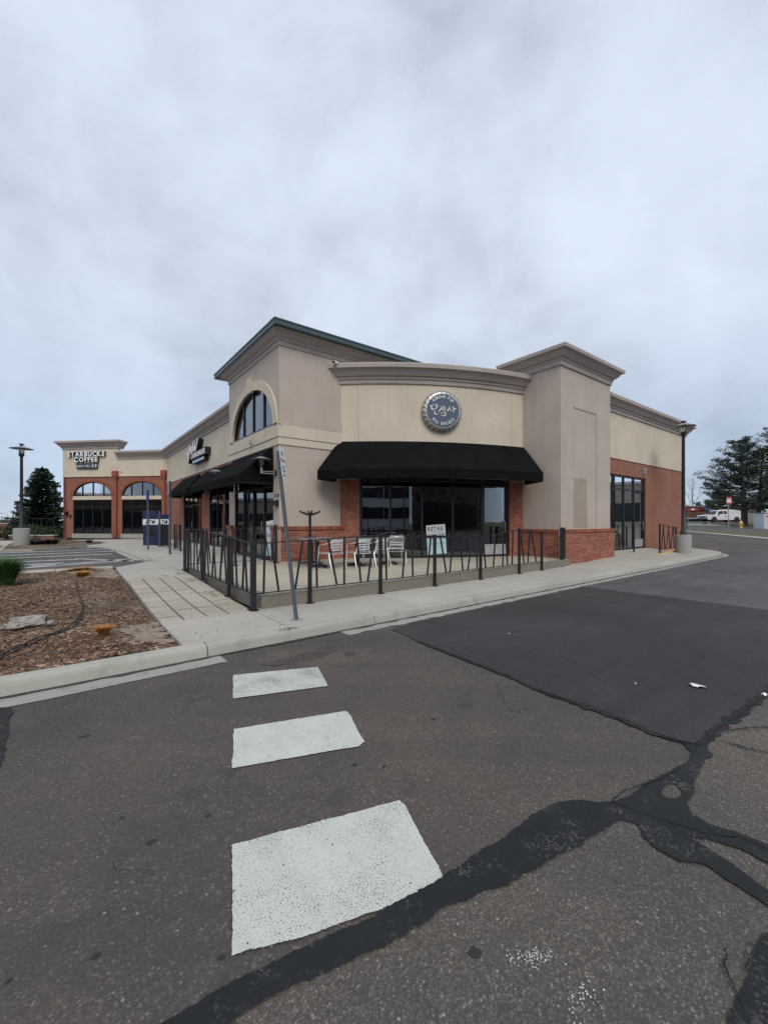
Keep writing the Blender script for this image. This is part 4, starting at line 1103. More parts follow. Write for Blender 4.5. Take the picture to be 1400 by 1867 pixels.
# ---- coffee shop wing at 45 degrees
CW = 8.34
def FCa(mb):
    # brick storey with two elliptical arches
    z0, z1 = PL, 4.86
    for (c, hw) in ((5.96, 1.57), (1.995, 1.565)): pass
    fbox(mb, FC, 0, .43, -WT, 0, z0, z1); fbox(mb, FC, 3.56, 4.39, -WT, 0, z0, z1); fbox(mb, FC, 7.53, CW, -WT, 0, z0, z1)
    for (c, hw) in ((5.96, 1.57), (1.995, 1.565)):
        n = 26
        for i in range(n):
            t0, t1 = math.sin((-1+2*i/n)*math.pi/2), math.sin((-1+2*(i+1)/n)*math.pi/2)
            a, b = c+hw*t0, c+hw*t1; za, zb = 3.42+1.05*math.sqrt(max(0,1-t0*t0)), 3.42+1.05*math.sqrt(max(0,1-t1*t1))
            vs = [FC.P(a,0,za),FC.P(b,0,zb),FC.P(b,0,z1),FC.P(a,0,z1),FC.P(a,-WT,za),FC.P(b,-WT,zb),FC.P(b,-WT,z1),FC.P(a,-WT,z1)]
            mb.add(vs, [(0,1,2,3),(7,6,5,4),(0,4,5,1),(3,2,6,7)])
    return mb
part('brick_wall', FCa(MB()), M['bricktex'])
e0 = FC.P(CW, 0, 0); 
mb = MB(); FCs = Fr((e0[0], e0[1]), (.70711, .70711), (-.70711, .70711)); fbox(mb, FCs, 0, 12, -WT, 0, PL-.2, 4.86); part('brick_wall', mb, M['bricktex'])
mb = MB(); fbox(mb, FC, -.3, 3.87, -WT, .03, 4.90, 6.2); fbox(mb, FC, 3.87, CW, -WT, .05, 4.90, 7.05); fbox(mb, FCs, 0, 12, -WT, .03, 4.90, 7.05); part('upper_wall', mb, M['cream'])
mb = MB(); fbox(mb, FC, 0, CW+.03, -WT, .075, 4.84, 4.90); part('string_course', mb, M['cream'])
q = [FC.P(3.87, .03, 0)[:2], FC.P(-.1, .03, 0)[:2]]
mb = MB(); sweep(mb, q, cor); part('wing_cornice', mb, M['trim'])
corH = [(d, z+.81) for d, z in cor]
q = [FCs.P(6, 0, 0)[:2], FC.P(CW, .05, 0)[:2], FC.P(3.87, .05, 0)[:2], FC.P(3.87, -.5, 0)[:2]]
mb = MB(); sweep(mb, q, corH); part('wing_cornice', mb, M['trim'])
for (c, hw) in ((5.96, 1.57), (1.995, 1.565)):
    # soldier bricks round the arch
    mb = MB(); n = 34
    for i in range(n):
        a0, a1 = math.pi*(i+.07)/n, math.pi*(i+.93)/n
        def ep(a, w_, d): return FC.P(c+(hw+w_)*math.cos(a), d, 3.42+(1.05+w_)*math.sin(a))
        vs = [ep(a0,0,.03),ep(a1,0,.03),ep(a1,.22,.03),ep(a0,.22,.03),ep(a0,0,-.05),ep(a1,0,-.05),ep(a1,.22,-.05),ep(a0,.22,-.05)]
        mb.add(vs, [(0,1,2,3),(7,6,5,4),(0,4,5,1),(2,6,7,3),(1,5,6,2),(0,3,7,4)])
    part('arch_bricks', mb, M['brickm'])
    mb = MB(); fbox(mb, FC, c-hw, c+hw, -.2, .03, 3.16, 3.42); part('spandrel_band', mb, M['cream'])
    mb = MB(); fbox(mb, FC, c-hw-.05, c+hw+.05, -.2, .06, PL, .66); part('window_sill', mb, M['kerb'])
    storefront(FC, c-hw, c+hw, .66, 3.16, [c-hw/2, c, c+hw/2], [2.62], depth=.14)
    mb = arch_ring(MB(), FC, c, hw-.07, .98, 3.42, .07, -.14, -.05); 
    for t in (-.55, 0, .55): fbox(mb, FC, c+hw*t-.03, c+hw*t+.03, -.135, -.055, 3.43, 3.42+1.0*math.sqrt(1-t*t))
    aw = part('arched_window', mb, M['frame'])
    pt = [(c+(hw-.07)*math.cos(math.pi*i/16), 3.42+.98*math.sin(math.pi*i/16)) for i in range(17)]
    mp = MB(); mp.add([FC.P(a, -.1, z) for a, z in pt], [tuple(range(17))]); part('pane', mp, M['glass'], aw)
for s_ in (3.98, .16):
    mb = MB(); fbox(mb, FC, s_-.2, s_+.2, .04, .26, 4.86, 5.22); fbox(mb, FC, s_-.14, s_+.14, .04, .2, 4.68, 4.86)
    fbox(mb, FC, s_-.065, s_+.065, .02, .14, .5, 4.68)
    dn = part('downspout', mb, M['redtrim'])

# ---- floors, roofs and interior partitions
mb = MB(); foot = [(5.14, 11.9), (7.5, 12.2), (9.8, 10.4), (12.9, 9.2), (16.4, 9.2), (16.4, 8.12), (26.4, 8.12), (26.4, 22), (13, 22), (13, 40), (6.1, 33.3), (6.1, 16.7), (5.14, 16.6)]
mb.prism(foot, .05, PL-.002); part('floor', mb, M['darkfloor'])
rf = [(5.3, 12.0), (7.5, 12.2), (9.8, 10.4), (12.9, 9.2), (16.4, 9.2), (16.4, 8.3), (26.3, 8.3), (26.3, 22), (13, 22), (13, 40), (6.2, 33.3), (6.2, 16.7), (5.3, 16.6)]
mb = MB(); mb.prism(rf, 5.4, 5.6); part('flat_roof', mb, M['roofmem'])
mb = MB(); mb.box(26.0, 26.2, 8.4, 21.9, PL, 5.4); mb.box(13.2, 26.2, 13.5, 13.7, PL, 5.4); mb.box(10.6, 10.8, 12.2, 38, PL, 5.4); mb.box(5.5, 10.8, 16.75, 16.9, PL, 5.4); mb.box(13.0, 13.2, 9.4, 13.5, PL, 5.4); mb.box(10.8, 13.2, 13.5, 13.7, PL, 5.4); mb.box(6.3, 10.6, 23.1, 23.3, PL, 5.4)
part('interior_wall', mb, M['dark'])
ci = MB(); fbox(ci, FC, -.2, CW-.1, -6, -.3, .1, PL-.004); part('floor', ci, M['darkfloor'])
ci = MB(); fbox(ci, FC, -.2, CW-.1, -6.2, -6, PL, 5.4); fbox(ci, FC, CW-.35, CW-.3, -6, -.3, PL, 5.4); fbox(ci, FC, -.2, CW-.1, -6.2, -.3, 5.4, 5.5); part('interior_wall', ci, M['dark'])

# ================================================================== AWNINGS
def ruled(mb, top, bot, th=.02):
    n = len(top); mb.add(list(top)+list(bot), [(i, n+i, n+i+1, i+1) for i in range(n-1)], True)
aL = L(-2.05, 12.95); aM = L(1.63, 12.45); aR = L(5.15, 13.62)
FA = Arc(aL, aM, aR)
aw = thing('awning', 'wide black canvas awning curving over the front windows of the rounded corner bay', 'awning', (9.5, 9.8, 2.8), group='black awnings')
nA = 28
top = [FB.P(FB.len*i/nA, .02, 4.19) for i in range(nA+1)]; mid = [FA.P(FA.len*i/nA, 0, 3.13) for i in range(nA+1)]
mb = MB(); 
rows = 8
for r in range(rows):
    f0, f1 = r/rows, (r+1)/rows
    def rw(f): return [tuple(a+(b-a)*f for a, b in zip(p, q))[:2] + (p[2]+(q[2]-p[2])*f - .03*math.sin(math.pi*f)*(.6+.4*math.sin(i*1.1)),) for i, (p, q) in enumerate(zip(top, mid))]
    ruled(mb, rw(f0), rw(f1))
obj('canopy', mb, M['awning'], aw)
mb = MB()
for i in range(4, nA, 4):
    mb.tube([(top[i][0]+(mid[i][0]-top[i][0])*f, top[i][1]+(mid[i][1]-top[i][1])*f, top[i][2]+(mid[i][2]-top[i][2])*f-.03*math.sin(math.pi*f)*(.6+.4*math.sin(i*1.1))+.001) for f in [q/8 for q in range(9)]], .006, 5)
obj('canvas_seam', mb, M['awning'], aw)
mb = MB(); bot = [(p[0], p[1], 2.84) for p in mid]
inn = [FA.P(FA.len*i/nA, -.02, 2.84) for i in range(nA+1)]; inm = [FA.P(FA.len*i/nA, -.02, 3.12) for i in range(nA+1)]
ruled(mb, mid, bot); ruled(mb, bot, inn); ruled(mb, inn, inm); obj('valance', mb, M['awning'], aw)
for i, k in ((0, 0), (nA, nA)):
    w = FB.P(FB.len*k/nA, .0, 2.84)
    mb = MB(); mb.add([top[k], mid[k], bot[k], w], [(0,1,2,3)]); obj('side_panel', mb, M['awning'], aw)
for i in range(0, nA+1, 4):
    mb = MB(); a, b = top[i], mid[i]; mb.tube([(a[0], a[1], a[2]-.10), (b[0]*.97+a[0]*.03, b[1]*.97+a[1]*.03, b[2]-.10)], .016, 5); w = FB.P(FB.len*i/nA, .02, 2.87); mb.tube([(w[0], w[1], 2.9), (b[0]*.98+w[0]*.02, b[1]*.98+w[1]*.02, 2.9)], .014, 5); obj('awning_rib', mb, M['frame'], aw)

def awning_straight(F, s0, s1, zt, zm, zb, dep, label, taper=0.25, ret=.0):
    t = thing('awning', label, 'awning', F.P((s0+s1)/2, dep/2, zb), group='black awnings')
    n = 10
    tp_ = [F.P(s0+taper+(s1-s0-2*taper)*i/n, .03, zt) for i in range(n+1)]; md = [F.P(s0+(s1-s0)*i/n, dep, zm) for i in range(n+1)]
    mb = MB()
    for r in range(5):
        f0, f1 = r/5, (r+1)/5
        rw = lambda f: [tuple(a+(b-a)*f for a, b in zip(p, q)) for p, q in zip(tp_, md)]
        ruled(mb, [(x, y, z-.02*math.sin(math.pi*f0)) for x, y, z in rw(f0)], [(x, y, z-.02*math.sin(math.pi*f1)) for x, y, z in rw(f1)])
    obj('canopy', mb, M['awning'], t)
    mb = MB(); bt = [(p[0], p[1], zb) for p in md]; ruled(mb, md, bt); i2 = [F.P(s0+(s1-s0)*i/n, dep-.02, zb) for i in range(n+1)]; ruled(mb, bt, i2); i3 = [(p[0], p[1], zm) for p in i2]; ruled(mb, i2, i3)
    obj('valance', mb, M['awning'], t)
    for a, b, w in ((tp_[0], md[0], F.P(s0, .03, zb)), (tp_[-1], md[-1], F.P(s1, .03, zb))):
        mb = MB(); mb.add([a, b, (b[0], b[1], zb), w], [(0,1,2,3)]); obj('side_panel', mb, M['awning'], t)
    for i in (0, 5, 10):
        mb = MB(); mb.tube([F.P(s0+(s1-s0)*i/n, .04, zb+.04), (md[i][0], md[i][1], zb+.04)], .014, 5); obj('awning_rib', mb, M['frame'], t)
awning_straight(FTL, 12.30, 16.0, 3.84, 2.95, 2.66, 1.05, 'tall black awning over the tower doors, below the arched window', .0)
awning_straight(FWL, 17.4, 23.5, 4.15, 3.30, 3.02, .78, 'black awning beside the tower, under the white script sign', .25)
awning_straight(FWL, 23.9, 28.7, 4.15, 3.30, 3.02, .78, 'farthest black awning, next to the blue cash machines', .35)

# ================================================================== SIGNS ON WALLS
sc0 = arc_s(804); sp_ = FB.P(sc0, 0, 5.2)
ps = thing('wall_sign', 'round bottle-cap sign lettered KOREAN PUB on the rounded bay wall', 'sign', (sp_[0], sp_[1], 5.2))
RS = .655; nb = 24
nn_ = FB.nor(sc0); tt_ = (-nn_[1]*-1, nn_[0]*-1)
tt_ = (-nn_[1], nn_[0]); 
if tt_[0]*_c - tt_[1]*_s < 0: tt_ = (-tt_[0], -tt_[1])
class Pl:
    def __init__(s, C, T, N): s.C, s.T, s.N = C, T, N; s.sg = 1; s.curved = False
    def P(s, a, d, z): return (s.C[0]+s.T[0]*a+s.N[0]*d, s.C[1]+s.T[1]*a+s.N[1]*d, s.C[2]+z)
FS = Pl((sp_[0], sp_[1], 5.2), tt_, nn_)
mb = MB(); n = nb*8; prof = [(1.0, .02), (1.02, .10), (.99, .15), (.93, .185), (.86, .20), (.835, .205)]
vs = []
for i in range(n):
    a = 2*math.pi*i/n; w = math.cos(a*nb)
    for j, (r, d) in enumerate(prof):
        rr_ = RS*r*(1+.036*w*(1 if j < 4 else 0)); vs.append(FS.P(rr_*math.cos(a), d - (.02*w if 1 <= j < 4 else 0), rr_*math.sin(a)))
m = len(prof); mb.add(vs, [(i*m+j, i*m+j+1, ((i+1)%n)*m+j+1, ((i+1)%n)*m+j) for i in range(n) for j in range(m-1)], True)
obj('crimped_rim', mb, simple('sign_rim_metal', (.50, .49, .45), .35, .5, .12), ps)
mb = MB(); rim = [FS.P(RS*.84*math.cos(2*math.pi*i/48), .2, RS*.84*math.sin(2*math.pi*i/48)) for i in range(48)]
mb.add(rim+[FS.P(0, .205, 0)], [(i, (i+1) % 48, 48) for i in range(48)]); obj('sign_face', mb, M['navydisc'], ps)
for i in range(nb):                                               # dark gaps between crimps
    mb = MB(); a = 2*math.pi*(i+.5)/nb; c, s_ = math.cos(a), math.sin(a); t = .030
    mb.add([FS.P(RS*.90*c-t*s_, .197, RS*.90*s_+t*c), FS.P(RS*.90*c+t*s_, .197, RS*.90*s_-t*c), FS.P(RS*1.0*c+t*.6*s_, .165, RS*1.0*s_-t*.6*c), FS.P(RS*1.0*c-t*.6*s_, .165, RS*1.0*s_+t*.6*c)], [(0,1,2,3)]); obj('rim_gap', mb, M['navydisc'], ps)
def arc_text(mb, F, txt, rad, size, a_mid, flip=False, spread=None, d=.205):
    tot = spread; n = len(txt); 
    for i, ch in enumerate(txt):
        if ch == ' ': continue
        a = a_mid - (i-(n-1)/2)*tot/(n-1)
        vs, fs, x0, x1 = glyph(ch, .016, .02)
        up = (math.cos(a), math.sin(a)); rt = (math.sin(a), -math.cos(a))
        mb.add([F.P(up[0]*(rad+(y-.36)*size)+rt[0]*(x-(x0+x1)/2)*size*.68, d+.01+z*.5, up[1]*(rad+(y-.36)*size)+rt[1]*(x-(x0+x1)/2)*size*.68) for x, y, z in vs], fs)
mb = MB(); arc_text(mb, FS, 'KOREAN PUB', RS*.685, .150, math.pi/2, spread=R(92)); arc_text(mb, FS, 'KOREAN PUB', RS*.685, .150, -math.pi/2, spread=R(96))
obj('lettering', mb, M['white'], ps)
# brushed hangul strokes
def stroke(mb, F, pts, w, d=.222):
    P = [Vector(((x-700)/495*RS, (655-y)/495*RS)) for x, y in pts]; l = []; r = []; c = []
    for k in range(len(P)-1):
        for j in range(5): c.append(P[k].lerp(P[k+1], j/5))
    c.append(P[-1]); c = [c[0]]+[(c[i-1]+c[i]*2+c[i+1])/4 for i in range(1, len(c)-1)]+[c[-1]]
    for i, p in enumerate(c):
        t = (c[min(i+1,len(c)-1)]-c[max(i-1,0)]).normalized(); nn = Vector((-t.y, t.x)); f = i/(len(c)-1)
        ww = w*RS/495*(.55+.6*math.sin(math.pi*min(1, f*1.3+.15)))
        l.append(p+nn*ww); r.append(p-nn*ww)
    m = len(l); mb.add([F.P(p.x, d, p.y) for p in l]+[F.P(p.x, d, p.y) for p in r]+[F.P(p.x, d-.02, p.y) for p in l]+[F.P(p.x, d-.02, p.y) for p in r],
        [f for i in range(m-1) for f in ((i, i+1, m+i+1, m+i), (i, 2*m+i, 2*m+i+1, i+1), (m+i, m+i+1, 3*m+i+1, 3*m+i))])
mb = MB()
for pts in ([(360,575),(400,560),(480,535)], [(400,570),(410,650),(450,650),(490,620),(560,590)], [(520,500),(535,560),(520,645)], [(515,590),(590,560)], [(480,680),(490,760),(540,770),(575,745)],
            [(590,700),(640,620),(680,560)], [(640,620),(700,640),(740,665)], [(700,560),(740,575),(760,690)],[(745,610),(700,600)],
            [(800,680),(850,610),(880,545)], [(855,600),(890,640),(920,690)], [(955,550),(975,620),(965,700)], [(975,630),(1010,610),(1045,600)]): stroke(mb, FS, pts, 14)
ring = [(710+55*math.cos(a), 750+48*math.sin(a)) for a in [k*math.pi/6-1.6 for k in range(13)]]; stroke(mb, FS, ring, 12)
obj('brush_script', mb, M['bone'], ps)
# speckle: small camera on the bay parapet
cpt = FB.P(-.05, .40, 6.62)
cm = thing('security_camera', 'small white security camera on the end of the rounded parapet', 'camera', cpt)
cp = FB.P(.0, .40, 6.60); mb = MB(); mb.tube([(cp[0]+.05, cp[1], 6.66), (cp[0]-.12, cp[1]-.08, 6.63)], .055, 12); obj('body', mb, M['whitemetal'], cm)
mb = MB(); mb.tube([(cp[0]-.12, cp[1]-.08, 6.63), (cp[0]-.135, cp[1]-.09, 6.627)], .04, 12); obj('lens', mb, M['black'], cm)
mb = MB(); mb.tube([(cp[0]+.05, cp[1], 6.66), (cp[0]+.05, cp[1], 6.58)], .02, 8); obj('bracket', mb, M['whitemetal'], cm)

# coffee shop sign
p = FC.P(6.25, 0, 5.4)
cs = thing('wall_sign', 'white channel letters STARBUCKS COFFEE and dark drive thru board on the far wing', 'sign', p)
mb = MB(); text(mb, FC, 7.77, .22, 6.33, 'STARBUCKS', .50, 3.0, .035, .02); obj('lettering', mb, M['white'], cs)
mb = MB(); text(mb, FC, 7.24, .22, 5.94, 'COFFEE', .47, 1.92, .035, .02); obj('lettering', mb, M['white'], cs)
mb = MB(); text(mb, FC, 7.77, .06, 6.33, 'STARBUCKS', .50, 3.0, .035, .13); text(mb, FC, 7.24, .06, 5.94, 'COFFEE', .47, 1.92, .035, .13); obj('letter_return', mb, M['black'], cs)
mb = MB(); fbox(mb, FC, 7.1, 5.42, .05, .17, 5.44, 5.83); obj('sign_board', mb, simple('green_grey_panel', (.035, .05, .048), .5), cs)
mb = MB(); text(mb, FC, 7.03, .17, 5.55, 'DRIVE THRU', .22, 1.05, .0, .01)
for k in (0, 1):
    x = 5.86-k*.24; mb.add([FC.P(x, .178, 5.52), FC.P(x-.09, .178, 5.52), FC.P(x-.2, .178, 5.635), FC.P(x-.09, .178, 5.75), FC.P(x, .178, 5.75), FC.P(x-.11, .178, 5.635)], [(0,1,2,5),(5,2,3,4)])
obj('board_print', mb, M['white'], cs)
# script sign on the left wing
p = FWL.P(24.2, 0, 5.2)
vsn = thing('wall_sign', 'raised white script sign with dark sides above the awnings left of the tower', 'sign', p)
sx = lambda r: 25.95 - r                                           # r = reader's x in metres
def script(mb, d, th, w):
    for pts in ([(0,.62),(.10,.50),(.28,.50),(.42,.66),(.52,1.05)], [(.55,1.1),(.50,.7),(.30,.1),(.12,-.05)], [(.55,.72),(.75,.55),(.95,.62),(1.0,.85),(.82,.9),(.72,.65),(.85,.48),(1.1,.5),(1.3,.8)],
                [(1.3,1.15),(1.22,.7),(1.35,.5),(1.6,.8),(1.7,1.1)], [(1.7,1.15),(1.66,.6),(1.85,.5),(2.15,.9),(2.3,1.2)]):
        P = [Vector(q) for q in pts]; c = []
        for k in range(len(P)-1):
            for j in range(4): c.append(P[k].lerp(P[k+1], j/4))
        c.append(P[-1])
        for i in range(len(c)-1):
            a, b = c[i], c[i+1]; t = (b-a).normalized(); nn = Vector((-t.y, t.x))*w
            q = [a+nn, a-nn, b-nn, b+nn]
            mb.add([FWL.P(sx(v.x), d, 4.95+v.y*.84) for v in q]+[FWL.P(sx(v.x), d+th, 4.95+v.y*.84) for v in q], [(0,3,2,1),(4,5,6,7),(0,1,5,4),(1,2,6,5),(2,3,7,6),(3,0,4,7)])
mb = MB(); script(mb, .30, .03, .075); obj('script_letters', mb, M['white'], vsn)
mb = MB(); script(mb, .05, .24, .10); text(mb, FWL, 25.15, .17, 5.02, 'CANSLINGER', .36, 2.9, .04, .10); fbox(mb, FWL, 25.2, 22.2, .05, .30, 4.97, 5.33); obj('letter_return', mb, M['black'], vsn)
mb = MB(); text(mb, FWL, 25.1, .305, 5.03, 'CANSLINGER', .34, 2.85, .02, .02); obj('lettering', mb, M['white'], vsn)
mb = MB(); fbox(mb, FWL, 25.0, 22.6, .05, .26, 4.72, 4.93); obj('sign_board', mb, M['black'], vsn)
mb = MB()
for k in range(15): fbox(mb, FWL, 24.93-k*.155, 24.93-k*.155-.11, .262, .272, 4.76, 4.89)
obj('board_print', mb, M['ltblue'], vsn)
# address numerals
mb = MB(); text(mb, FTL, 12.26, .006, 2.30, '2320', .135, .42, .01, .012)
obj('address_numerals', mb, M['ink'], base=FTL.P(12.05, 0, 2.35), label='dark address numerals 2320 on the taupe wall beside the leaning sign post', cat='house number')

# ================================================================== LAMPS
def dish_head(root, c, s=1.0, dirv=(0, 0)):
    """shallow metal dish over a glass cylinder with a finial"""
    x, y, z = c
    mb = MB(); mb.lathe([(.02, .10*s), (.06*s, .095*s), (.17*s, .05*s), (.30*s, .0), (.40*s, -.025*s), (.41*s, -.035*s), (.30*s, -.012*s), (.10*s, .03*s), (.0001, .035*s)], c, 28); obj('lamp_shade', mb, M['galv'], root)
    mb = MB(); mb.lathe([(.085*s, .02*s), (.085*s, -.26*s), (.07*s, -.28*s)], c, 18); obj('glass_globe', mb, M['lampglass'], root)
    mb = MB(); mb.lathe([(.0001, .19*s), (.05*s, .185*s), (.10*s, .165*s), (.10*s, .145*s), (.045*s, .13*s), (.045*s, .08*s)], c, 16); mb.lathe([(.05*s, -.27*s), (.095*s, -.28*s), (.095*s, -.33*s), (.06*s, -.36*s)], c, 16)
    for k in range(4):
        a = k*math.pi/2+.4; mb.tube([(x+.092*s*math.cos(a), y+.092*s*math.sin(a), z+.03*s), (x+.092*s*math.cos(a), y+.092*s*math.sin(a), z-.30*s)], .008*s, 5)
    obj('lamp_cage', mb, M['black'], root)
def wall_lamp(u, v, wu, label):
    t = thing('wall_lamp', label, 'wall lamp', (wu, v, 3.0), group='dish wall lamps')
    dish_head(t, (u, v, 3.42), .70)
    mb = MB(); mb.tube([(u, v, 3.2), (u, v, 2.98)], .035, 10); mb.tube([(u, v, 3.05), (wu, v, 3.05)], .016, 8); mb.tube([(u, v, 2.99), (wu, v, 2.99)], .016, 8); obj('arm', mb, M['galv'], t)
    mb = MB(); mb.tube([(wu-.03, v, 3.02), (wu-.0, v, 3.02)], .085, 16); obj('wall_plate', mb, M['black'], t)
wall_lamp(4.72, 12.12, 5.18, 'dish wall lamp nearest the leaning sign post, on the narrow tower pillar')
wall_lamp(4.60, 16.25, 5.18, 'dish wall lamp on the tower pillar farther from the leaning sign post')
def street_lamp(x, y, z0, hbase, htop, rb_, label, s=1.15):
    t = thing('street_lamp', label, 'street lamp', (x, y, z0), rot=0, group='dish street lamps on concrete bases')
    mb = MB(); mb.lathe([(rb_, 0), (rb_, hbase-.04), (rb_-.02, hbase-.01), (rb_-.05, hbase), (.0001, hbase)], (x, y, z0), 32); obj('concrete_base', mb, M['planter'], t)
    mb = MB(); mb.lathe([(.17, hbase), (.17, hbase+.03), (.12, hbase+.05), (.11, hbase+.16), (.075, hbase+.18), (.07, hbase+1.5), (.062, htop-.55), (.062, htop-.5), (.11, htop-.46), (.11, htop-.36), (.07, htop-.34)], (x, y, z0), 20); obj('pole', mb, M['black'], t)
    dish_head(t, (x, y, z0+htop-.06), s); return t
X, Y = G(1245, 1009, .14); street_lamp(X, Y, .14, .83, 5.72, .31, 'street lamp on a round concrete base beside the building on the right')
X, Y = G(40, 998, .25); street_lamp(X, Y, .30, .92, 5.02, .34, 'street lamp on a concrete base in the car park island on the left', 1.2)

def sconce(F, s, z, label, wdt=.14, h=.22, d=.12, kind_='box'):
    t = thing('wall_light', label, 'wall light', F.P(s, 0, z))
    if kind_ == 'box':
        mb = MB(); fbox(mb, F, s-wdt/2, s+wdt/2, .0, .03, z-h/2, z+h/2); obj('back_plate', mb, M['black'], t)
        mb = MB(); fbox(mb, F, s-wdt/2.6, s+wdt/2.6, .03, d, z-h/2.6, z+h/2.6); obj('housing', mb, M['black'], t)
    else:
        mb = MB(); fbox(mb, F, s-wdt/2, s+wdt/2, .0, .04, z-h/2, z+h/2); obj('back_plate', mb, M['galv'], t)
        c = F.P(s, .09, z); mb = MB(); mb.lathe([(.0001, -h/2), (.05, -h/2+.03), (.055, 0), (.05, h/2-.03), (.0001, h/2)], c, 14); obj('globe', mb, M['lampglass'], t)
sconce(FTL, 12.02, 2.1, 'small black box light under the address numerals', .2, .2, .16)
sconce(FTL, 14.0, 4.27, 'dark oval wall light on the sill band under the arched window', .16, .26, .10, 'oval')
sconce(FWR, 21.2, 3.86, 'small pale wall light on the brick above the side door', .16, .3, .12, 'oval')
sconce(FC, 8.0, 2.15, 'black lantern light on the brick left of the first coffee shop arch', .16, .34, .22)
sconce(FC, 7.72, 1.95, 'small dark box on the brick nearest the first coffee shop arch', .10, .2, .12)
sconce(FC, 3.55, 5.15, 'tiny dark sensor on the cream wall above the coffee shop arches', .08, .08, .08)

# ================================================================== RAILINGS
def railing(name, label, posts, zb, zt, base, bays=None, foot=None, pw=.055, group='black metal railings', pick=None, rail=True, seed=0, mat=None):
    """posts: list of (u, v); zb/zt functions of index for bottom rail and top rail heights"""
    mat = mat or M['black']
    t = thing(name, label, 'railing', base, group=group); rr = random.Random(seed)
    for i, (u, v) in enumerate(posts):
        z0 = foot(i); zt_ = zt(i)
        mb = MB(); mb.box(u-pw/2, u+pw/2, v-pw/2, v+pw/2, z0+.008, zt_+.01); p_ = obj('post', mb, mat, t)
        mb = MB(); mb.box(u-.07, u+.07, v-.065, v+.065, z0, z0+.009)
        for a, b in ((-.05,-.045),(.05,-.045),(-.05,.045),(.05,.045)): mb.lathe([(.01, .009), (.01, .02), (.0001, .021)], (u+a, v+b, z0), 6)
        obj('base_plate', mb, mat, p_)
    for i in range(len(posts)-1):
        if bays and not bays[i]: continue
        P, Q = Vector((*posts[i], 0)), Vector((*posts[i+1], 0)); d = (Q-P).normalized()
        a, b = P+d*pw/2, Q-d*pw/2
        mb = MB(); mb.bar((a.x, a.y, zt(i)-.012), (b.x, b.y, zt(i+1)-.012), .035, .016); obj('top_rail', mb, mat, t)
        mb = MB(); mb.bar((a.x, a.y, zb(i)), (b.x, b.y, zb(i+1)), .03, .016); obj('bottom_rail', mb, mat, t)
        fr = pick[i] if pick and pick[i] else [(f+rr.uniform(-.05, .05), f+rr.uniform(-.07, .07)) for f in (.12, .3, .45, .62, .78, .9)]
        for fb, ft in fr:
            pb, pt = P.lerp(Q, min(.97, max(.03, fb))), P.lerp(Q, min(.97, max(.03, ft)))
            za = zb(i)+(zb(i+1)-zb(i))*fb+.008; zc = zt(i)+(zt(i+1)-zt(i))*ft-.02
            mb = MB(); mb.bar((pb.x, pb.y, za), (pt.x, pt.y, zc), .028); obj('picket', mb, mat, t)
    return t
fp = [(2.43, 6.55), (3.42, vf(3.42)), (4.97, vf(4.97)), (6.49, vf(6.49)), (8.11, vf(8.11)), (9.83, vf(9.83)), (11.05, vf(11.05)), (12.40, vf(12.4)+.06)]
ztf = [1.215, 1.235, 1.30, 1.25, 1.165, 1.35, 1.25, 1.36]
railing('patio_railing', 'long black patio railing with slanting pickets facing the road', fp, lambda i: .40, lambda i: ztf[i], (7.5, 6.7, .14), bays=[1,1,1,1,1,1,0], foot=lambda i: .138,
        pick=[[(.16,.18),(.42,.30),(.72,.86)], [(.09,.08),(.353,.237),(.456,.456),(.695,.64),(.80,.90)], [(.10,.08),(.38,.44),(.57,.55),(.85,.92)], [(.23,.11),(.31,.37),(.59,.52),(.70,.80),(.92,.90)],
              [(.12,.06),(.31,.36),(.55,.56),(.68,.62),(.80,.82)], [(.2,.05),(.37,.45),(.74,.52)], None])
lp = [(2.43, 6.55+.075), (2.45, 7.88), (2.47, 9.75), (2.47, 11.45)]
railing('patio_railing', 'black railing along the paved walkway on the left edge of the patio', lp, lambda i: (.40,.40,.41,.42)[i], lambda i: (1.21,1.28,1.38,1.37)[i], (2.45, 9, .2), foot=lambda i: S(*lp[i])+.002,
        pick=[[(.2,.3),(.38,.30),(.62,.7),(.8,.86),(.9,.82)], [(.08,.16),(.3,.2),(.46,.55),(.6,.5),(.74,.84),(.9,.86)], [(.08,.1),(.25,.32),(.45,.4),(.6,.66),(.78,.7),(.92,.9)]], seed=3)
bp_ = [(2.56, 11.46), (3.75, 11.5), (4.93, 11.55)]
railing('patio_railing', 'black railing running from the walkway to the tower corner', bp_, lambda i: .47, lambda i: (1.37,1.36,1.45)[i], (3.7, 11.5, .35), foot=lambda i: PZ,
        pick=[[(.2,.3),(.45,.38),(.7,.75),(.85,.8)], [(.2,.12),(.42,.5),(.66,.6),(.82,.7),(.9,.95)]], seed=4)
# folded gate against the pier
gt = thing('railing_gate', 'narrow black gate folded against the brick corner of the pier', 'gate', (12.8, 7.3, .14))
mb = MB(); mb.box(12.62, 12.67, 7.12, 7.17, .14, 1.36); mb.box(12.85, 12.89, 7.2, 7.26, .20, 1.36); obj('post', mb, M['black'], gt)
mb = MB(); mb.bar((12.66, 7.15, 1.33), (12.86, 7.23, 1.33), .03); mb.bar((12.66, 7.15, .26), (12.86, 7.23, .26), .03); obj('gate_rail', mb, M['black'], gt)
mb = MB(); mb.bar((12.72, 7.17, .26), (12.76, 7.19, 1.33), .025); mb.bar((12.80, 7.2, .26), (12.78, 7.2, 1.33), .025); obj('picket', mb, M['black'], gt)
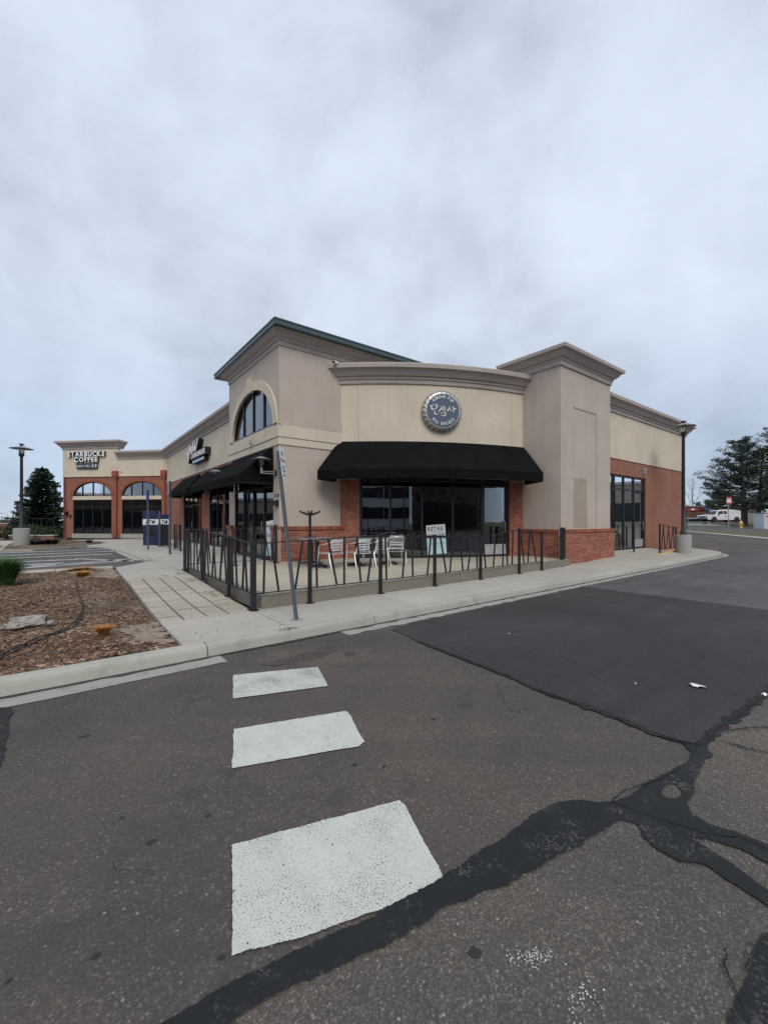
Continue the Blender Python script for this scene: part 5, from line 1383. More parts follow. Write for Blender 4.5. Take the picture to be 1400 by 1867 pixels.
# walkway railings further left
railing('short_railing', 'short black railing panel left of the patio, by the brick wall', [(3.95, 19.0), (3.95, 20.2)], lambda i: .42, lambda i: 1.42, (3.95, 19.6, PL), foot=lambda i: PL, seed=6, pick=[[(.1,.2),(.3,.25),(.5,.6),(.68,.6),(.82,.9)]])
railing('short_railing', 'black railing panel in front of the blue cash machines', [(3.95, 21.4), (3.92, 22.9), (3.9, 24.4)], lambda i: .42, lambda i: 1.42, (3.9, 23, PL), foot=lambda i: PL, seed=7)
# side-door handrail
hp = [(20.3, 7.18), (21.0, 7.16), (22.7, 7.2)]
def lev(i): return (.20,.24,.24)[i]
railing('short_railing', 'black railing with slanting pickets beside the yellow-edged ramp', [(20.35, 7.12), (22.3, 7.15)], lambda i: .36, lambda i: (1.44,1.30)[i], (21.3, 7.1, .2), foot=lambda i: .145, seed=9,
        pick=[[(.1,.22),(.3,.2),(.36,.55),(.62,.50),(.66,.8),(.88,.84)]])
mb = MB(); mb.box(18.9, 18.95, 7.55, 7.6, .28, 1.35)
obj('railing_post', mb, M['black'], base=(18.92, 7.57, .28), label='single black post by the side entrance glass', cat='post')

# ================================================================== PATIO FURNITURE (world coordinates)
def make_chair():
    t = thing('cafe_chair', None, 'chair', (0, 0, 0), rot=0)
    # local: front = +y, seat .44 high
    w = .25
    for sx_ in (-1, 1):
        mb = MB(); mb.tube([(sx_*(w+.01), .26, .0), (sx_*w, .20, .42), (sx_*(w+.005), .19, .60), (sx_*(w+.005), .15, .655)], .015, 8); obj('leg', mb, M['alu'], t)
        mb = MB(); mb.tube([(sx_*(w+.005), -.31, .0), (sx_*w, -.20, .40), (sx_*.19, -.19, .46), (sx_*.175, -.25, .80)], .015, 8); obj('leg', mb, M['alu'], t)
    mb = MB(); pts = [(-w-.005, .15, .655)] ; 
    arcp = [(-(w+.01), .12, .665), (-(w+.015), -.05, .68), (-(w-.01), -.20, .71), (-.17, -.27, .745), (0, -.295, .76), (.17, -.27, .745), ((w-.01), -.20, .71), ((w+.015), -.05, .68), ((w+.01), .12, .665), (w+.005, .16, .65)]
    mb.tube([(-w-.005, .16, .65)]+arcp, .0135, 8); obj('armrest', mb, M['alu'], t)
    for k, z in enumerate((.52, .59, .66, .73, .795)):
        mb = MB(); y = -.20-.07*(z-.46)/.34; n = 6
        vs = []
        for i in range(n+1):
            x = -.175+.35*i/n; yy = y - .025*(1-(x/.175)**2); vs += [(x, yy-.004, z-.021), (x, yy-.004, z+.021), (x, yy+.004, z+.021), (x, yy+.004, z-.021)]
        mb.add(vs, [(i*4+k_, i*4+(k_+1)%4, i*4+4+(k_+1)%4, i*4+4+k_) for i in range(n) for k_ in range(4)]); obj('back_slat', mb, M['alu'], t)
    for k in range(7):
        y = -.17+.06*k; mb = MB(); mb.box(-.215, .215, y-.021, y+.021, .435, .445); obj('seat_slat', mb, M['alu'], t)
    mb = MB(); mb.tube([(-w, .20, .42), (w, .20, .42)], .011, 6); mb.tube([(-w, -.20, .40), (w, -.20, .40)], .011, 6); mb.tube([(-w+.03, -.2, .42), (-w+.03, .2, .425)], .011, 6); mb.tube([(w-.03, -.2, .42), (w-.03, .2, .425)], .011, 6)
    obj('seat_frame', mb, M['alu'], t)
    return t
ch0 = make_chair()
CG = 'slatted aluminium patio chairs'
spots = [(-1.36, 10.85, 48, 0, 'aluminium slatted chair nearest the leaning sign post, back turned'),
         (-.66, 11.1, 34, 0, 'second aluminium slatted chair from the leaning sign post'),
         (-.20, 11.3, 40, 0, 'aluminium slatted chair half hidden by the thick railing post'),
         (.30, 11.9, 12, 0, 'lower chair of the stacked pair nearest the lease poster'),
         (.30, 11.77, 12, .09, 'upper chair of the stacked pair nearest the lease poster')]
for k, (x, y, a, dz, lab) in enumerate(spots):
    c = ch0 if k == 0 else copy_tree(ch0)
    c.location = (x, y, PZ+dz); c.rotation_euler = (0, 0, R(a)); c.scale = (1, 1, .92); c['label'] = lab; c['group'] = CG; c['category'] = 'chair'
def table(x, y, w, d, a, label, zt=.75):
    t = thing('patio_table', label, 'table', (0, 0, 0), rot=0, group='dark square patio tables')
    mb = MB(); mb.bbox(-w/2, w/2, -d/2, d/2, zt-.05, zt, .008); obj('tabletop', mb, M['tabletop'], t)
    mb = MB(); mb.tube([(0, 0, .04), (0, 0, zt-.035)], .04, 12); mb.box(-.16, .16, -.16, .16, zt-.045, zt-.036); obj('pedestal', mb, M['black'], t)
    mb = MB()
    for k in range(4):
        an = k*math.pi/2+.78; mb.tube([(0, 0, .06), (.18*math.cos(an), .18*math.sin(an), .045), (.33*math.cos(an), .33*math.sin(an), .015)], [.03, .025, .018], 6)
    obj('foot', mb, M['black'], t)
    t.location = (x, y, PZ); t.rotation_euler = (0, 0, R(a)); return t
table(-1.72, 10.98, .95, .74, 6, 'dark patio table with the palest top, nearest the leaning sign post')
table(-2.05, 11.95, .95, .75, 34, 'dark patio table against the brick base of the tower, carrying the upturned table base')
table(-.75, 11.5, .9, .75, 2, 'dark patio table behind the second aluminium chair')
table(.12, 11.85, .9, .75, 3, 'dark patio table behind the chair half hidden by the railing post')
ub_ = thing('upturned_table_base', 'upturned black table base with four curved feet standing on the table by the tower', 'table base', (-2.1, 11.95, PZ+.751), rot=0)
mb = MB(); mb.box(-2.1-.15, -2.1+.15, 11.8, 12.1, PZ+.751, PZ+.765); obj('mounting_plate', mb, M['black'], ub_)
mb = MB(); mb.tube([(-2.1, 11.95, PZ+.765), (-2.1, 11.95, PZ+1.42)], .04, 12); obj('pedestal', mb, M['black'], ub_)
for k in range(4):
    an = k*math.pi/2+.35; c, s_ = math.cos(an), math.sin(an); z = PZ+1.42
    mb = MB(); mb.tube([(-2.1, 11.95, z-.02), (-2.1+.12*c, 11.95+.12*s_, z+.0), (-2.1+.20*c, 11.95+.20*s_, z+.03), (-2.1+.27*c, 11.95+.27*s_, z+.06)], [.036, .034, .03, .024], 7); mb.lathe([(.03, -.01), (.032, .02), (.02, .03)], (-2.1+.27*c, 11.95+.27*s_, z+.06), 8); obj('foot', mb, M['black'], ub_)
# poster leaning inside the bay window
cs0 = arc_s(796)
def poster(F, sl, sr, zb, zt, d, tilt, label, name='lease_poster', small=False):
    t = thing(name, label, 'poster', F.P((sl+sr)/2, d, zb))
    k = tilt
    def Q(x, z, dd): 
        sgn = 1 if sr > sl else -1
        return F.P(sl+sgn*(x*abs(sr-sl)) + k*(1-z)*(1), dd, zb+(zt-zb)*z + .05*x)
    mb = MB(); mb.add([Q(0,0,d),Q(1,0,d),Q(1,1,d),Q(0,1,d),Q(0,0,d-.006),Q(1,0,d-.006),Q(1,1,d-.006),Q(0,1,d-.006)], [(0,1,2,3),(7,6,5,4),(0,4,5,1),(1,5,6,2),(2,6,7,3),(3,7,4,0)]); obj('board', mb, M['ltblue'], t)
    mb = MB(); mb.add([Q(.0,.72,d+.002),Q(1,.72,d+.002),Q(1,1,d+.002),Q(0,1,d+.002)], [(0,1,2,3)]); obj('top_panel', mb, M['paperwhite'], t)
    W_ = abs(sr-sl); Ht = zt-zb
    class QF:
        sg = 1; curved = False
        def P(s, a, dd, z): return Q(a/W_, (z-zb)/Ht, dd)
    q = QF()
    mb = MB(); text(mb, q, .07*W_, d+.003, zb+.80*Ht, 'RETAIL', .19 if not small else .16, W_*.84, .02, .002); obj('print', mb, M['brownink'], t)
    mb = MB(); text(mb, q, .14*W_, d+.003, zb+.735*Ht, 'SPACE FOR', .055, W_*.7, .0, .002); text(mb, q, .1*W_, d+.003, zb+.33*Ht, '303-534-0900', .07, W_*.8, .0, .002); obj('print', mb, M['galv'], t)
    mb = MB(); text(mb, q, .07*W_, d+.003, zb+.55*Ht, 'LEASE', .17 if not small else .15, W_*.86, .02, .002); obj('print', mb, M['red'], t)
    return t
poster(FB, arc_s(777), arc_s(812), .44, 1.42, -.05, .06, 'pale blue RETAIL SPACE FOR LEASE poster leaning in the rounded bay window')
pt_ = poster(FTL, 13.02, 12.45, .45, 1.55, -.05, .0, 'pale RETAIL lease poster in the glass of the tower entrance', small=True)

# ================================================================== POSTS AND MACHINES
def perf_post(name, label, cat, x, y, z0, h, lean=(0, 0), plate=None, w=.045, group=None):
    t = thing(name, label, cat, (x, y, z0), rot=0, group=group)
    tx, ty = lean; L_ = h
    def Pp(a, b, c): return (x+a+tx*c/h, y+b+ty*c/h, z0+c)
    mb = MB(); e_ = w/2
    prof = [(-.6,-1.0),(-.6,.55),(-1.15,.55),(-1.15,.75),(-.4,.75),(-.4,-.8),(.4,-.8),(.4,.75),(1.15,.75),(1.15,.55),(.6,.55),(.6,-1.0)]
    n = len(prof); mb.add([Pp(a*e_, b*e_, 0) for a, b in prof]+[Pp(a*e_, b*e_, h) for a, b in prof], [(i, (i+1)%n, n+(i+1)%n, n+i) for i in range(n)]+[tuple(range(n, 2*n))]); obj('post', mb, M['postgrey'], t)
    mb = MB(); k = int(h/.030)
    if w > .04:
        for i in range(2, k-1):
            c = i*h/k; r = .0062; mb.add([Pp(r*math.cos(q*math.pi/3), -e_*1.02, c+r*math.sin(q*math.pi/3)) for q in range(6)], [tuple(range(6))])
        obj('punched_hole', mb, M['ink'], t, kind='stuff')
    return t, Pp
X, Y = G(540, 1131, .138)
sp, Pp = perf_post('sign_post', 'grey perforated post leaning left with a white parking notice at its top', 'sign post', X, Y, .138, 2.42, (-.27, .0), w=.050)
mb = MB(); mb.lathe([(.09, .0), (.088, .006), (.0001, .008)], (X, Y, .138), 20); obj('ground_patch', mb, M['planter'], sp)
def PQ(a, z, d=0): return (X-.262+.028+d-.028*(2.45-z)/.45*1.0+0, Y-.02+a, z+.137)   # plate lies along +Y, faces +X
mb = MB(); pl = [(0,2.06),(.02,2.04),(.28,2.04),(.30,2.06),(.30,2.47),(.28,2.49),(.02,2.49),(0,2.47)]
def plate(mb, pts, d0, d1):
    n = len(pts); 
    def q(a, z, d): return (X + .034 - .27*z/2.42 + d, Y-.03+a, z+.138)
    mb.add([q(a, z, d1) for a, z in pts]+[q(a, z, d0) for a, z in pts], [tuple(range(n)), tuple(range(2*n-1, n-1, -1))]+[(i, n+i, n+(i+1)%n, (i+1)%n) for i in range(n)])
    return q
q = plate(mb, pl, 0, .003); pt_ = obj('sign_plate', mb, M['paperwhite'], sp)
class PF:
    sg = 1; curved = False
    def P(s, a, d, z): return q(a, z, .003+d)
pf = PF()
mb = MB(); text(mb, pf, .09, .002, 2.37, 'NO', .10, .12, .01, .001); text(mb, pf, .05, .002, 2.185, 'ANY', .055, .2, .0, .001); text(mb, pf, .05, .002, 2.13, 'TIME', .055, .2, .0, .001)
mb.add([pf.P(.06,.003,2.085), pf.P(.10,.003,2.105), pf.P(.10,.003,2.092), pf.P(.20,.003,2.092), pf.P(.20,.003,2.105), pf.P(.24,.003,2.085), pf.P(.20,.003,2.065), pf.P(.20,.003,2.078), pf.P(.10,.003,2.078), pf.P(.10,.003,2.065)], [(0,9,8,3),(0,3,2,1),(3,8,7,4),(7,6,5,4)])
obj('print', mb, M['ink'], sp)
mb = MB(); text(mb, pf, .025, .002, 2.28, 'PARKING', .07, .25, .015, .001); obj('print', mb, M['red'], sp)
# slim posts by the forecourt
for (px, py, ptop, lab, pc) in ((310, 1011, 877, 'grey sign post standing left of the patio railing with its sign edge-on', 'galv'), (270, 1001.5, 893, 'grey post with a blue sign edge-on left of the cash machines', 'blue'), (291, 997, 931, 'short grey post right in front of the blue cash machines', None)):
    X2, Y2 = G(px, py, PL); h = CAMZ - (ptop-HY)*Y2/FOC - PL
    t, _ = perf_post('sign_post', lab, 'sign post', X2, Y2, PL, h, w=.07)
    if pc:
        a = math.atan2(X2, Y2); mb = MB(); c, s_ = math.cos(-a+.12), math.sin(-a+.12)
        d = (math.sin(a-.10), math.cos(a-.10)); n_ = (d[1]*.008, -d[0]*.008)
        vs = []
        for k, z in ((0, h-.5+PL), (1, h+.0+PL)):
            for (m1, m2) in ((-.18,-1),(.18,-1),(.18,1),(-.18,1)): vs.append((X2-.05+d[0]*m1+n_[0]*m2, Y2+d[1]*m1+n_[1]*m2, z))
        mb.add(vs, [(0,3,2,1),(4,5,6,7),(0,1,5,4),(1,2,6,5),(2,3,7,6),(3,0,4,7)]); obj('sign_plate', mb, M['bluesign'] if pc == 'blue' else M['galv'], t)
def kiosk(x, y, h, a, label, w=.62, d=.6):
    t = thing('cash_machine', label, 'cash machine', (x, y, PL), rot=R(a), group='blue cash machines')
    # own coordinates: shift by base
    bx, by = x, y
    mb = MB(); mb.bbox(bx-w/2, bx+w/2, by-d/2, by+d/2, PL, PL+h, .02); o = obj('cabinet', mb, M['navy'], t)
    mb = MB(); mb.box(bx-w/2-.012, bx+w/2+.012, by-d/2-.02, by-d/2, PL+1.05, PL+1.34); obj('band', mb, M['paperwhite'], t)
    F = Pl((bx, by-d/2-.02, PL), (1, 0), (0, -1))
    mb = MB(); text(mb, F, -w*.34, .004, 1.10, 'ATM', .27, w*.68, .03, .004, .1); obj('lettering', mb, M['navy'], t)
    mb = MB(); mb.box(bx-w*.3, bx+w*.3, by-d/2-.01, by-d/2, PL+.72, PL+.98); obj('screen', mb, M['black'], t)
    mb = MB(); mb.box(bx-w*.35, bx+w*.35, by-d/2-.10, by-d/2, PL+.60, PL+.66); obj('shelf', mb, M['black'], t)
    mb = MB(); mb.box(bx-w*.4, bx+w*.4, by-d/2-.006, by-d/2, PL+1.40, PL+h-.06); obj('header', mb, M['navy'], t)
    return t
kiosk(-12.15, 21.9, 1.78, 26, 'taller blue cash machine with a white ATM band, left of the pair')
kiosk(-11.42, 21.7, 1.60, 30, 'shorter blue cash machine with a white ATM band, right of the pair')

# ================================================================== PLANTS, ROCKS, LITTER
def tuft(name, x, y, z, n, h, r, mat, label, cat='plant', seed=0, wdt=.006, lean=.6, group=None, flat=1.0):
    rr = random.Random(seed); mb = MB()
    for k in range(n):
        a = rr.random()*6.283; r0 = r*.35*math.sqrt(rr.random()); hh = h*rr.uniform(.45, 1); ln = r*rr.uniform(.2, 1)*lean
        p0 = Vector((x+r0*math.cos(a), y+r0*math.sin(a), z)); d = Vector((math.cos(a), math.sin(a), 0)); s_ = Vector((-math.sin(a), math.cos(a), 0))*wdt*rr.uniform(.6, 1.3)
        p1 = p0+d*ln*.35+Vector((0,0,hh*.6)); p2 = p0+d*ln*1.1+Vector((0,0,hh*(.95 if rr.random() < .6 else .75)))
        mb.add([p0-s_, p0+s_, p1+s_*.8, p1-s_*.8, p2], [(0,1,2,3),(3,2,4)])
    return obj(name, mb, mat, base=(x, y, z), rot=0, label=label, cat=cat, group=group)
X, Y = G(10, 1071, .28); tuft('grass_tuft', X-.1, Y, .29, 3200, .66, .46, M['greengrass'], 'big green grass tuft at the left edge of the mulch bed', 'grass tuft', 1, .008, .9)
X, Y = G(190, 1157, .19); tuft('dry_grass_tuft', X, Y, .19, 900, .13, .13, M['orange'], 'round orange dry grass tuft nearest the kerb', 'dry grass', 2, .003, .9, 'orange dry grass tufts')
X, Y = G(152, 1053, .30); tuft('dry_grass_tuft', X, Y, .31, 900, .17, .20, M['orange'], 'orange dry grass tuft in front of its pair near the car park', 'dry grass', 3, .004, .95, 'orange dry grass tufts')
X, Y = G(150, 1042, .31); tuft('dry_grass_tuft', X, Y, .32, 900, .13, .28, M['orange'], 'wide flat orange dry grass tuft behind its pair near the car park', 'dry grass', 4, .004, 1.0, 'orange dry grass tufts')
X, Y = G(133, 1044, .31); tuft('dry_grass_tuft', X, Y, .31, 400, .12, .16, leafm('yellow_green_blades', (.12, .13, .03), (.25, .24, .07), (.4, .36, .12)), 'small yellow-green tuft beside the orange ones', 'dry grass', 14, .004, 1.0, 'orange dry grass tufts')
for k, (px, py, w_, h_) in enumerate([(70, 993, .9, .35), (95, 992, .8, .4), (60, 990, .9, .4), (163, 990, .35, .25)]):
    X, Y = G(px, py, .35); tuft('grey_shrub', X, Y, .33, 700 if k < 3 else 300, h_, w_*.7, M['greygrass'], ['grey twiggy shrub low in the car park island, nearest the lamp base', 'grey twiggy shrub at the middle of the car park island', 'grey twiggy shrub just behind the one by the lamp base', 'tiny grey shrub alone at the right end of the car park island'][k], 'shrub', 20+k, .012, 1.0, 'grey island shrubs')
# dead straw scattered round the near orange tuft
mb = MB(); rr = random.Random(8)
bx, by = G(180, 1170, .17)
for k in range(260):
    a = rr.random()*6.28; r_ = abs(rr.gauss(0, .28)); x0, y0 = bx+r_*math.cos(a)*1.3, by+r_*math.sin(a)*.8; b = rr.random()*3.14; l_ = rr.uniform(.03, .10)
    u_, v_ = L(x0, y0)
    if u_ > 1.02 or v_ < 5.3: continue
    z_ = bedz(u_, v_)+.02; mb.bar((x0, y0, z_), (x0+l_*math.cos(b), y0+l_*math.sin(b), z_+rr.uniform(0,.02)), .003)
obj('straw', mb, M['chip'], rot=0, kind='stuff')
def rock(px, py, z, sx_, sy_, sz_, label, seed, rz=0.0, name='rock'):
    X, Y = G(px, py, z); bm = bmesh.new(); bmesh.ops.create_icosphere(bm, subdivisions=4, radius=1); mb = MB()
    idx = {}
    for i, v in enumerate(bm.verts):
        p = v.co; d = 1+.35*mnoise.noise(p*1.3+Vector((seed, 0, 0)))+.14*mnoise.noise(p*3.5+Vector((seed, 3, 0)))+.05*mnoise.noise(p*9)
        q_ = Vector((p.x*d*sx_, p.y*d*sy_, max(-.3, min(p.z*d, .55+.12*p.x))*sz_)); q_.rotate(Matrix.Rotation(rz, 3, 'Z')); mb.v.append((X+q_.x, Y+q_.y, z+q_.z))
    mb.f = [tuple(v.index for v in f.verts) for f in bm.faces]; mb.sm = [False]*len(mb.f); bm.free()
    return obj(name, mb, M['rock'], base=(X, Y, z), rot=0, label=label, cat='rock', group='pale flat rocks in the mulch')
rock(48, 1130, .205, .20, .11, .07, 'largest pale flat rock in the mulch bed', 1, .5); rock(22, 1142, .20, .12, .07, .05, 'pale flat rock left of the largest one in the mulch', 5, .2)
rock(58, 1136, .20, .14, .07, .06, 'pale flat rock just in front of the largest one', 9, .6); rock(94, 1134, .20, .035, .06, .05, 'small upright white rock beside the largest one', 13, .2)
# drip hose
def hose(pts, r, label, zoff=.03):
    P = []
    c = [Vector((*G(x, y, .2), 0)) for x, y in pts]
    for i in range(len(c)-1):
        p0, p1, p2, p3 = c[max(i-1,0)], c[i], c[i+1], c[min(i+2,len(c)-1)]
        for j in range(8):
            t = j/8; q_ = .5*((2*p1)+(-p0+p2)*t+(2*p0-5*p1+4*p2-p3)*t*t+(-p0+3*p1-3*p2+p3)*t**3); u_, v_ = L(q_.x, q_.y); P.append((q_.x, q_.y, bedz(u_, v_)+zoff))
    mb = MB(); mb.tube(P, r, 8); obj('drip_hose', mb, M['rubber'], base=P[0], rot=0, label=label, cat='hose', group='black drip hoses')
hose([(-30,1203),(20,1180),(60,1165),(105,1147),(140,1125),(150,1112),(149,1098),(141,1084),(139,1070)], .009, 'black drip hose curving across the mulch, upper of two')
hose([(-30,1209),(22,1185),(64,1169),(108,1151),(143,1129),(153,1113)], .009, 'black drip hose curving across the mulch, lower of two')
hose([(42,1113),(60,1108),(80,1102)], .007, 'short black hose end above the largest rock in the mulch')
# litter on the fresh asphalt
def paper(px, py, r, label, seed, base_z=.012):
    X, Y = G(px, py, 0); rr = random.Random(seed); mb = MB(); n = 11
    vs = [(X+r*1.2*math.cos(q*6.283/n)*rr.uniform(.6,1.1), Y+r*math.sin(q*6.283/n)*rr.uniform(.6,1.1), base_z+rr.uniform(0,.02)) for q in range(n)]+[(X, Y, base_z+.012)]
    mb.add(vs, [(q, (q+1)%n, n) for q in range(n)]); return obj('paper_scrap', mb, M['white'], base=(X, Y, base_z), rot=0, label=label, cat='litter', group='white paper scraps')
paper(1271, 1254, .062, 'torn white paper scrap lying on the dark asphalt patch', 3); paper(1392, 1270, .02, 'tiny white scrap at the right edge of the picture', 5)
paper(928, 1158, .010, 'tiny white fleck far out on the dark patch', 6); paper(1158, 1250, .010, 'tiny white crumb on the dark patch left of the torn paper', 7)
# leaf scraps on the pavement

# rusty scraped patch on the kerb top
mb = MB(); rr = random.Random(17)
for k in range(150):
    u, v = GL(545+rr.gauss(0, 15), 1155, .13); v = 5.10+rr.uniform(-.05, .07)+.035*u-.03; r = rr.uniform(.003, .009); a0 = rr.random()*6
    mb.add([(u+r*math.cos(a0+a)*rr.uniform(.6,1.3), v+r*math.sin(a0+a), .1405) for a in (0,1.3,2.6,3.9,5.1)], [(0,1,2,3,4)])
obj('kerb_scrape', mb, simple('rusty_scrape', (.20, .13, .075), .9, 0, .5, 60), kind='stuff')

# brown leaf stains on the walkway beside the railing posts
stm = simple('tannin_stain', (.34, .285, .20), .95, 0, .25, 9)
for k, (a, b, ra, rb2) in enumerate([(2.28, 9.9, .07, .22), (2.25, 8.2, .06, .3), (2.2, 7.2, .10, .16), (2.3, 10.9, .09, .2), (1.9, 10.7, .05, .08)]):
    sheet('leaf_stain', jitter_outline([(a+ra*math.cos(q*.524), b+rb2*math.sin(q*.524)) for q in range(12)], .11, .012, 60+k), 0, stm, zf=lambda u, v: S(u, v)+.0035)
mb = MB(); rr = random.Random(23)
for k in range(170):
    u = rr.choice((rr.uniform(1.15, 2.4), rr.uniform(2.3, 2.42))); v = rr.uniform(5.3, 13); r = rr.uniform(.004, .014); a0 = rr.random()*6; z = S(u, v)+.006
    mb.add([(u+r*1.6*math.cos(a0), v+r*1.6*math.sin(a0), z), (u+r*math.cos(a0+1.6), v+r*math.sin(a0+1.6), z+.003), (u+r*1.3*math.cos(a0+3.1), v+r*1.3*math.sin(a0+3.1), z), (u+r*.8*math.cos(a0+4.6), v+r*.8*math.sin(a0+4.6), z+.004)], [(0,1,2,3)])
for k in range(160):
    u = rr.uniform(2.6, 20); v = vc(u)-rr.uniform(.01, .12); r = rr.uniform(.004, .013); a0 = rr.random()*6; z = .012
    mb.add([(u+r*1.6*math.cos(a0), v+r*1.6*math.sin(a0), z), (u+r*math.cos(a0+1.6), v+r*math.sin(a0+1.6), z+.003), (u+r*1.3*math.cos(a0+3.1), v+r*1.3*math.sin(a0+3.1), z), (u+r*.8*math.cos(a0+4.6), v+r*.8*math.sin(a0+4.6), z+.004)], [(0,1,2,3)])
obj('leaf_litter', mb, M['chip'], kind='stuff')

# ================================================================== BACKGROUND
def conifer(x, y, z, h, r, label, seed, mat, dense=1.0, low=.06, trunk=.16, group=None, name='spruce_tree'):
    rr = random.Random(seed); t = thing(name, label, 'tree', (x, y, z), rot=0, group=group)
    mb = MB(); mb.tube([(x, y, z-.1), (x, y, z+h*.95)], trunk, 9, trunk*.15); obj('trunk', mb, M['bark'], t)
    fo = MB(); br = MB(); nw = int(h/.20)
    for k in range(nw):
        f = low+(1-low)*k/nw; zz = z+h*f; rad = r*((1-f)**.72)*rr.uniform(.86, 1.08)+.12
        if f < .14: rad *= .9
        nb_ = max(5, int(9*dense*(1-f*.5)))
        for b in range(nb_):
            a = rr.random()*6.283; L_ = rad*rr.uniform(.75, 1.12); dr = -.12-.25*(1-f)+.25*f
            d = Vector((math.cos(a), math.sin(a), 0)); s_ = Vector((-math.sin(a), math.cos(a), 0))
            br.tube([(x, y, zz), tuple(Vector((x, y, zz))+d*L_*.6+Vector((0,0,dr*L_*.5))), tuple(Vector((x, y, zz))+d*L_+Vector((0,0,dr*L_*.5+.08*L_)))], .02, 4, .006, cap=False)
            m = int(5+L_*7)
            for i in range(m):
                g = (i+.5)/m; g = g**.8; c = Vector((x, y, zz))+d*L_*g+Vector((0, 0, dr*L_*.5*min(1, g*1.6)+.08*L_*max(0, g-.6)*2))
                ww = .30*L_*(1-g)*.9+.12
                for side in (-1, 1):
                    for q in range(2):
                        e_ = c+s_*side*ww*rr.uniform(.4, 1.1)+d*rr.uniform(.02, .22)+Vector((0, 0, rr.uniform(-.14, .05))); wv = (d*.5-s_*side*.3).normalized()*rr.uniform(.05, .10)
                        up = Vector((0, 0, rr.uniform(.02, .07)))
                        fo.add([c-wv*.6, c+wv+up, e_+wv*.5, e_-wv*.2-up], [(0,1,2,3)])
            tip = Vector((x, y, zz))+d*L_*1.03+Vector((0,0,dr*L_*.5+.1*L_))
            fo.add([tip-s_*.06, tip+s_*.06, tip+d*.16+Vector((0,0,.06))], [(0,1,2)])
    for k in range(14):
        a = rr.random()*6.28; fo.add([(x, y, z+h*1.02), (x+.14*math.cos(a), y+.14*math.sin(a), z+h*.93), (x+.14*math.cos(a+.8), y+.14*math.sin(a+.8), z+h*.95)], [(0,1,2)])
    obj('branches', br, M['bark'], t); obj('crown', fo, mat, t); return t
def pine(x, y, z, h, label, seed, spread=.36, lean=(0, 0), low=.16, clump=1.0, group=None, mat=None, name='pine_tree', nl=46, tw=.3):
    rr = random.Random(seed); t = thing(name, label, 'tree', (x, y, z), rot=0, group=group)
    tr = MB(); top = Vector((x+lean[0], y+lean[1], z+h*.93)); base = Vector((x, y, z-.2))
    def tp_(f): return base.lerp(top, f)+Vector((.25*math.sin(f*5+seed), .2*math.cos(f*4+seed), 0))*f
    tr.tube([tp_(i/10) for i in range(11)], [tw*(1-.9*i/10) for i in range(11)], 9)
    fo = MB()
    def cl(c, r_, n):
        for _ in range(n):
            v = Vector((rr.gauss(0,1), rr.gauss(0,1), rr.gauss(0,.55)+.1)); v = v.normalized()*(rr.random()**.45)*r_; p = c+Vector((v.x, v.y, v.z*.62))
            a = Vector((rr.uniform(-1,1), rr.uniform(-1,1), rr.uniform(-.4,1))).normalized()*rr.uniform(.10,.24); b = Vector((rr.uniform(-1,1), rr.uniform(-1,1), rr.uniform(-.6,.6))).normalized()*rr.uniform(.05,.11)
            fo.add([p-a*.5, p+b, p+a*.7], [(0,1,2)])
    for k in range(nl):
        f = low+(1-low)*((k+rr.random())/nl); a = rr.random()*6.283; prof = math.sin(min(1, (1-f)*1.25+.12)*math.pi*.5)
        L_ = h*spread*prof*rr.uniform(.55, 1.1); p0 = tp_(f); d = Vector((math.cos(a), math.sin(a), 0)); rise = rr.uniform(.0, .35)+.3*f
        p1 = p0+d*L_*.5+Vector((0,0,L_*rise*.35-.05*L_)); p2 = p0+d*L_+Vector((0,0,L_*rise))
        tr.tube([p0, p1, p2], [.075*(1-f*.5)+.02, .045, .015], 5, cap=False)
        for i in range(int(3+L_*1.3)):
            g = .35+.7*rr.random(); c = (p0.lerp(p1, g*2) if g < .5 else p1.lerp(p2, (g-.5)*2)); side = Vector((-d.y, d.x, 0))*rr.uniform(-1, 1)*L_*.24; c2 = c+side+Vector((0,0,rr.uniform(.0,.3)))
            tr.tube([c, c2], [.02, .008], 4, cap=False); cl(c2, rr.uniform(.32, .62)*clump, int(46*clump))
    cl(top, .5, 60)
    obj('trunk', tr, M['bark'], t); obj('crown', fo, mat or M['pine'], t); return t
def bare_tree(x, y, z, h, label, seed, r0=.1, depth=5, spread=.5, cat='tree', group=None, mat=None):
    rr = random.Random(seed); mb = MB(); tw = MB()
    t = thing('bare_tree', label, cat, (x, y, z), rot=0, group=group)
    def go(p, d, L_, r, k):
        q1 = p+d*L_*.5+Vector((rr.uniform(-.04,.04), rr.uniform(-.04,.04), 0))*L_; q2 = p+d*L_
        (mb if k > 2 else tw).tube([p, q1, q2], [r, r*.85, r*.7], 6 if k > 2 else 4, cap=False)
        if k == 0: return
        for _ in range(rr.choice((2, 3, 3))):
            nd = (d+Vector((rr.uniform(-1,1), rr.uniform(-1,1), rr.uniform(-.3,.6)))*spread).normalized(); go(p+d*L_*rr.uniform(.65, 1), nd, L_*rr.uniform(.6, .82), r*.62, k-1)
    go(Vector((x, y, z-.1)), Vector((0,0,1)), h*.34, r0, depth)
    obj('trunk', mb, mat or M['greybark'], t); obj('twigs', tw, mat or M['greybark'], t); return t

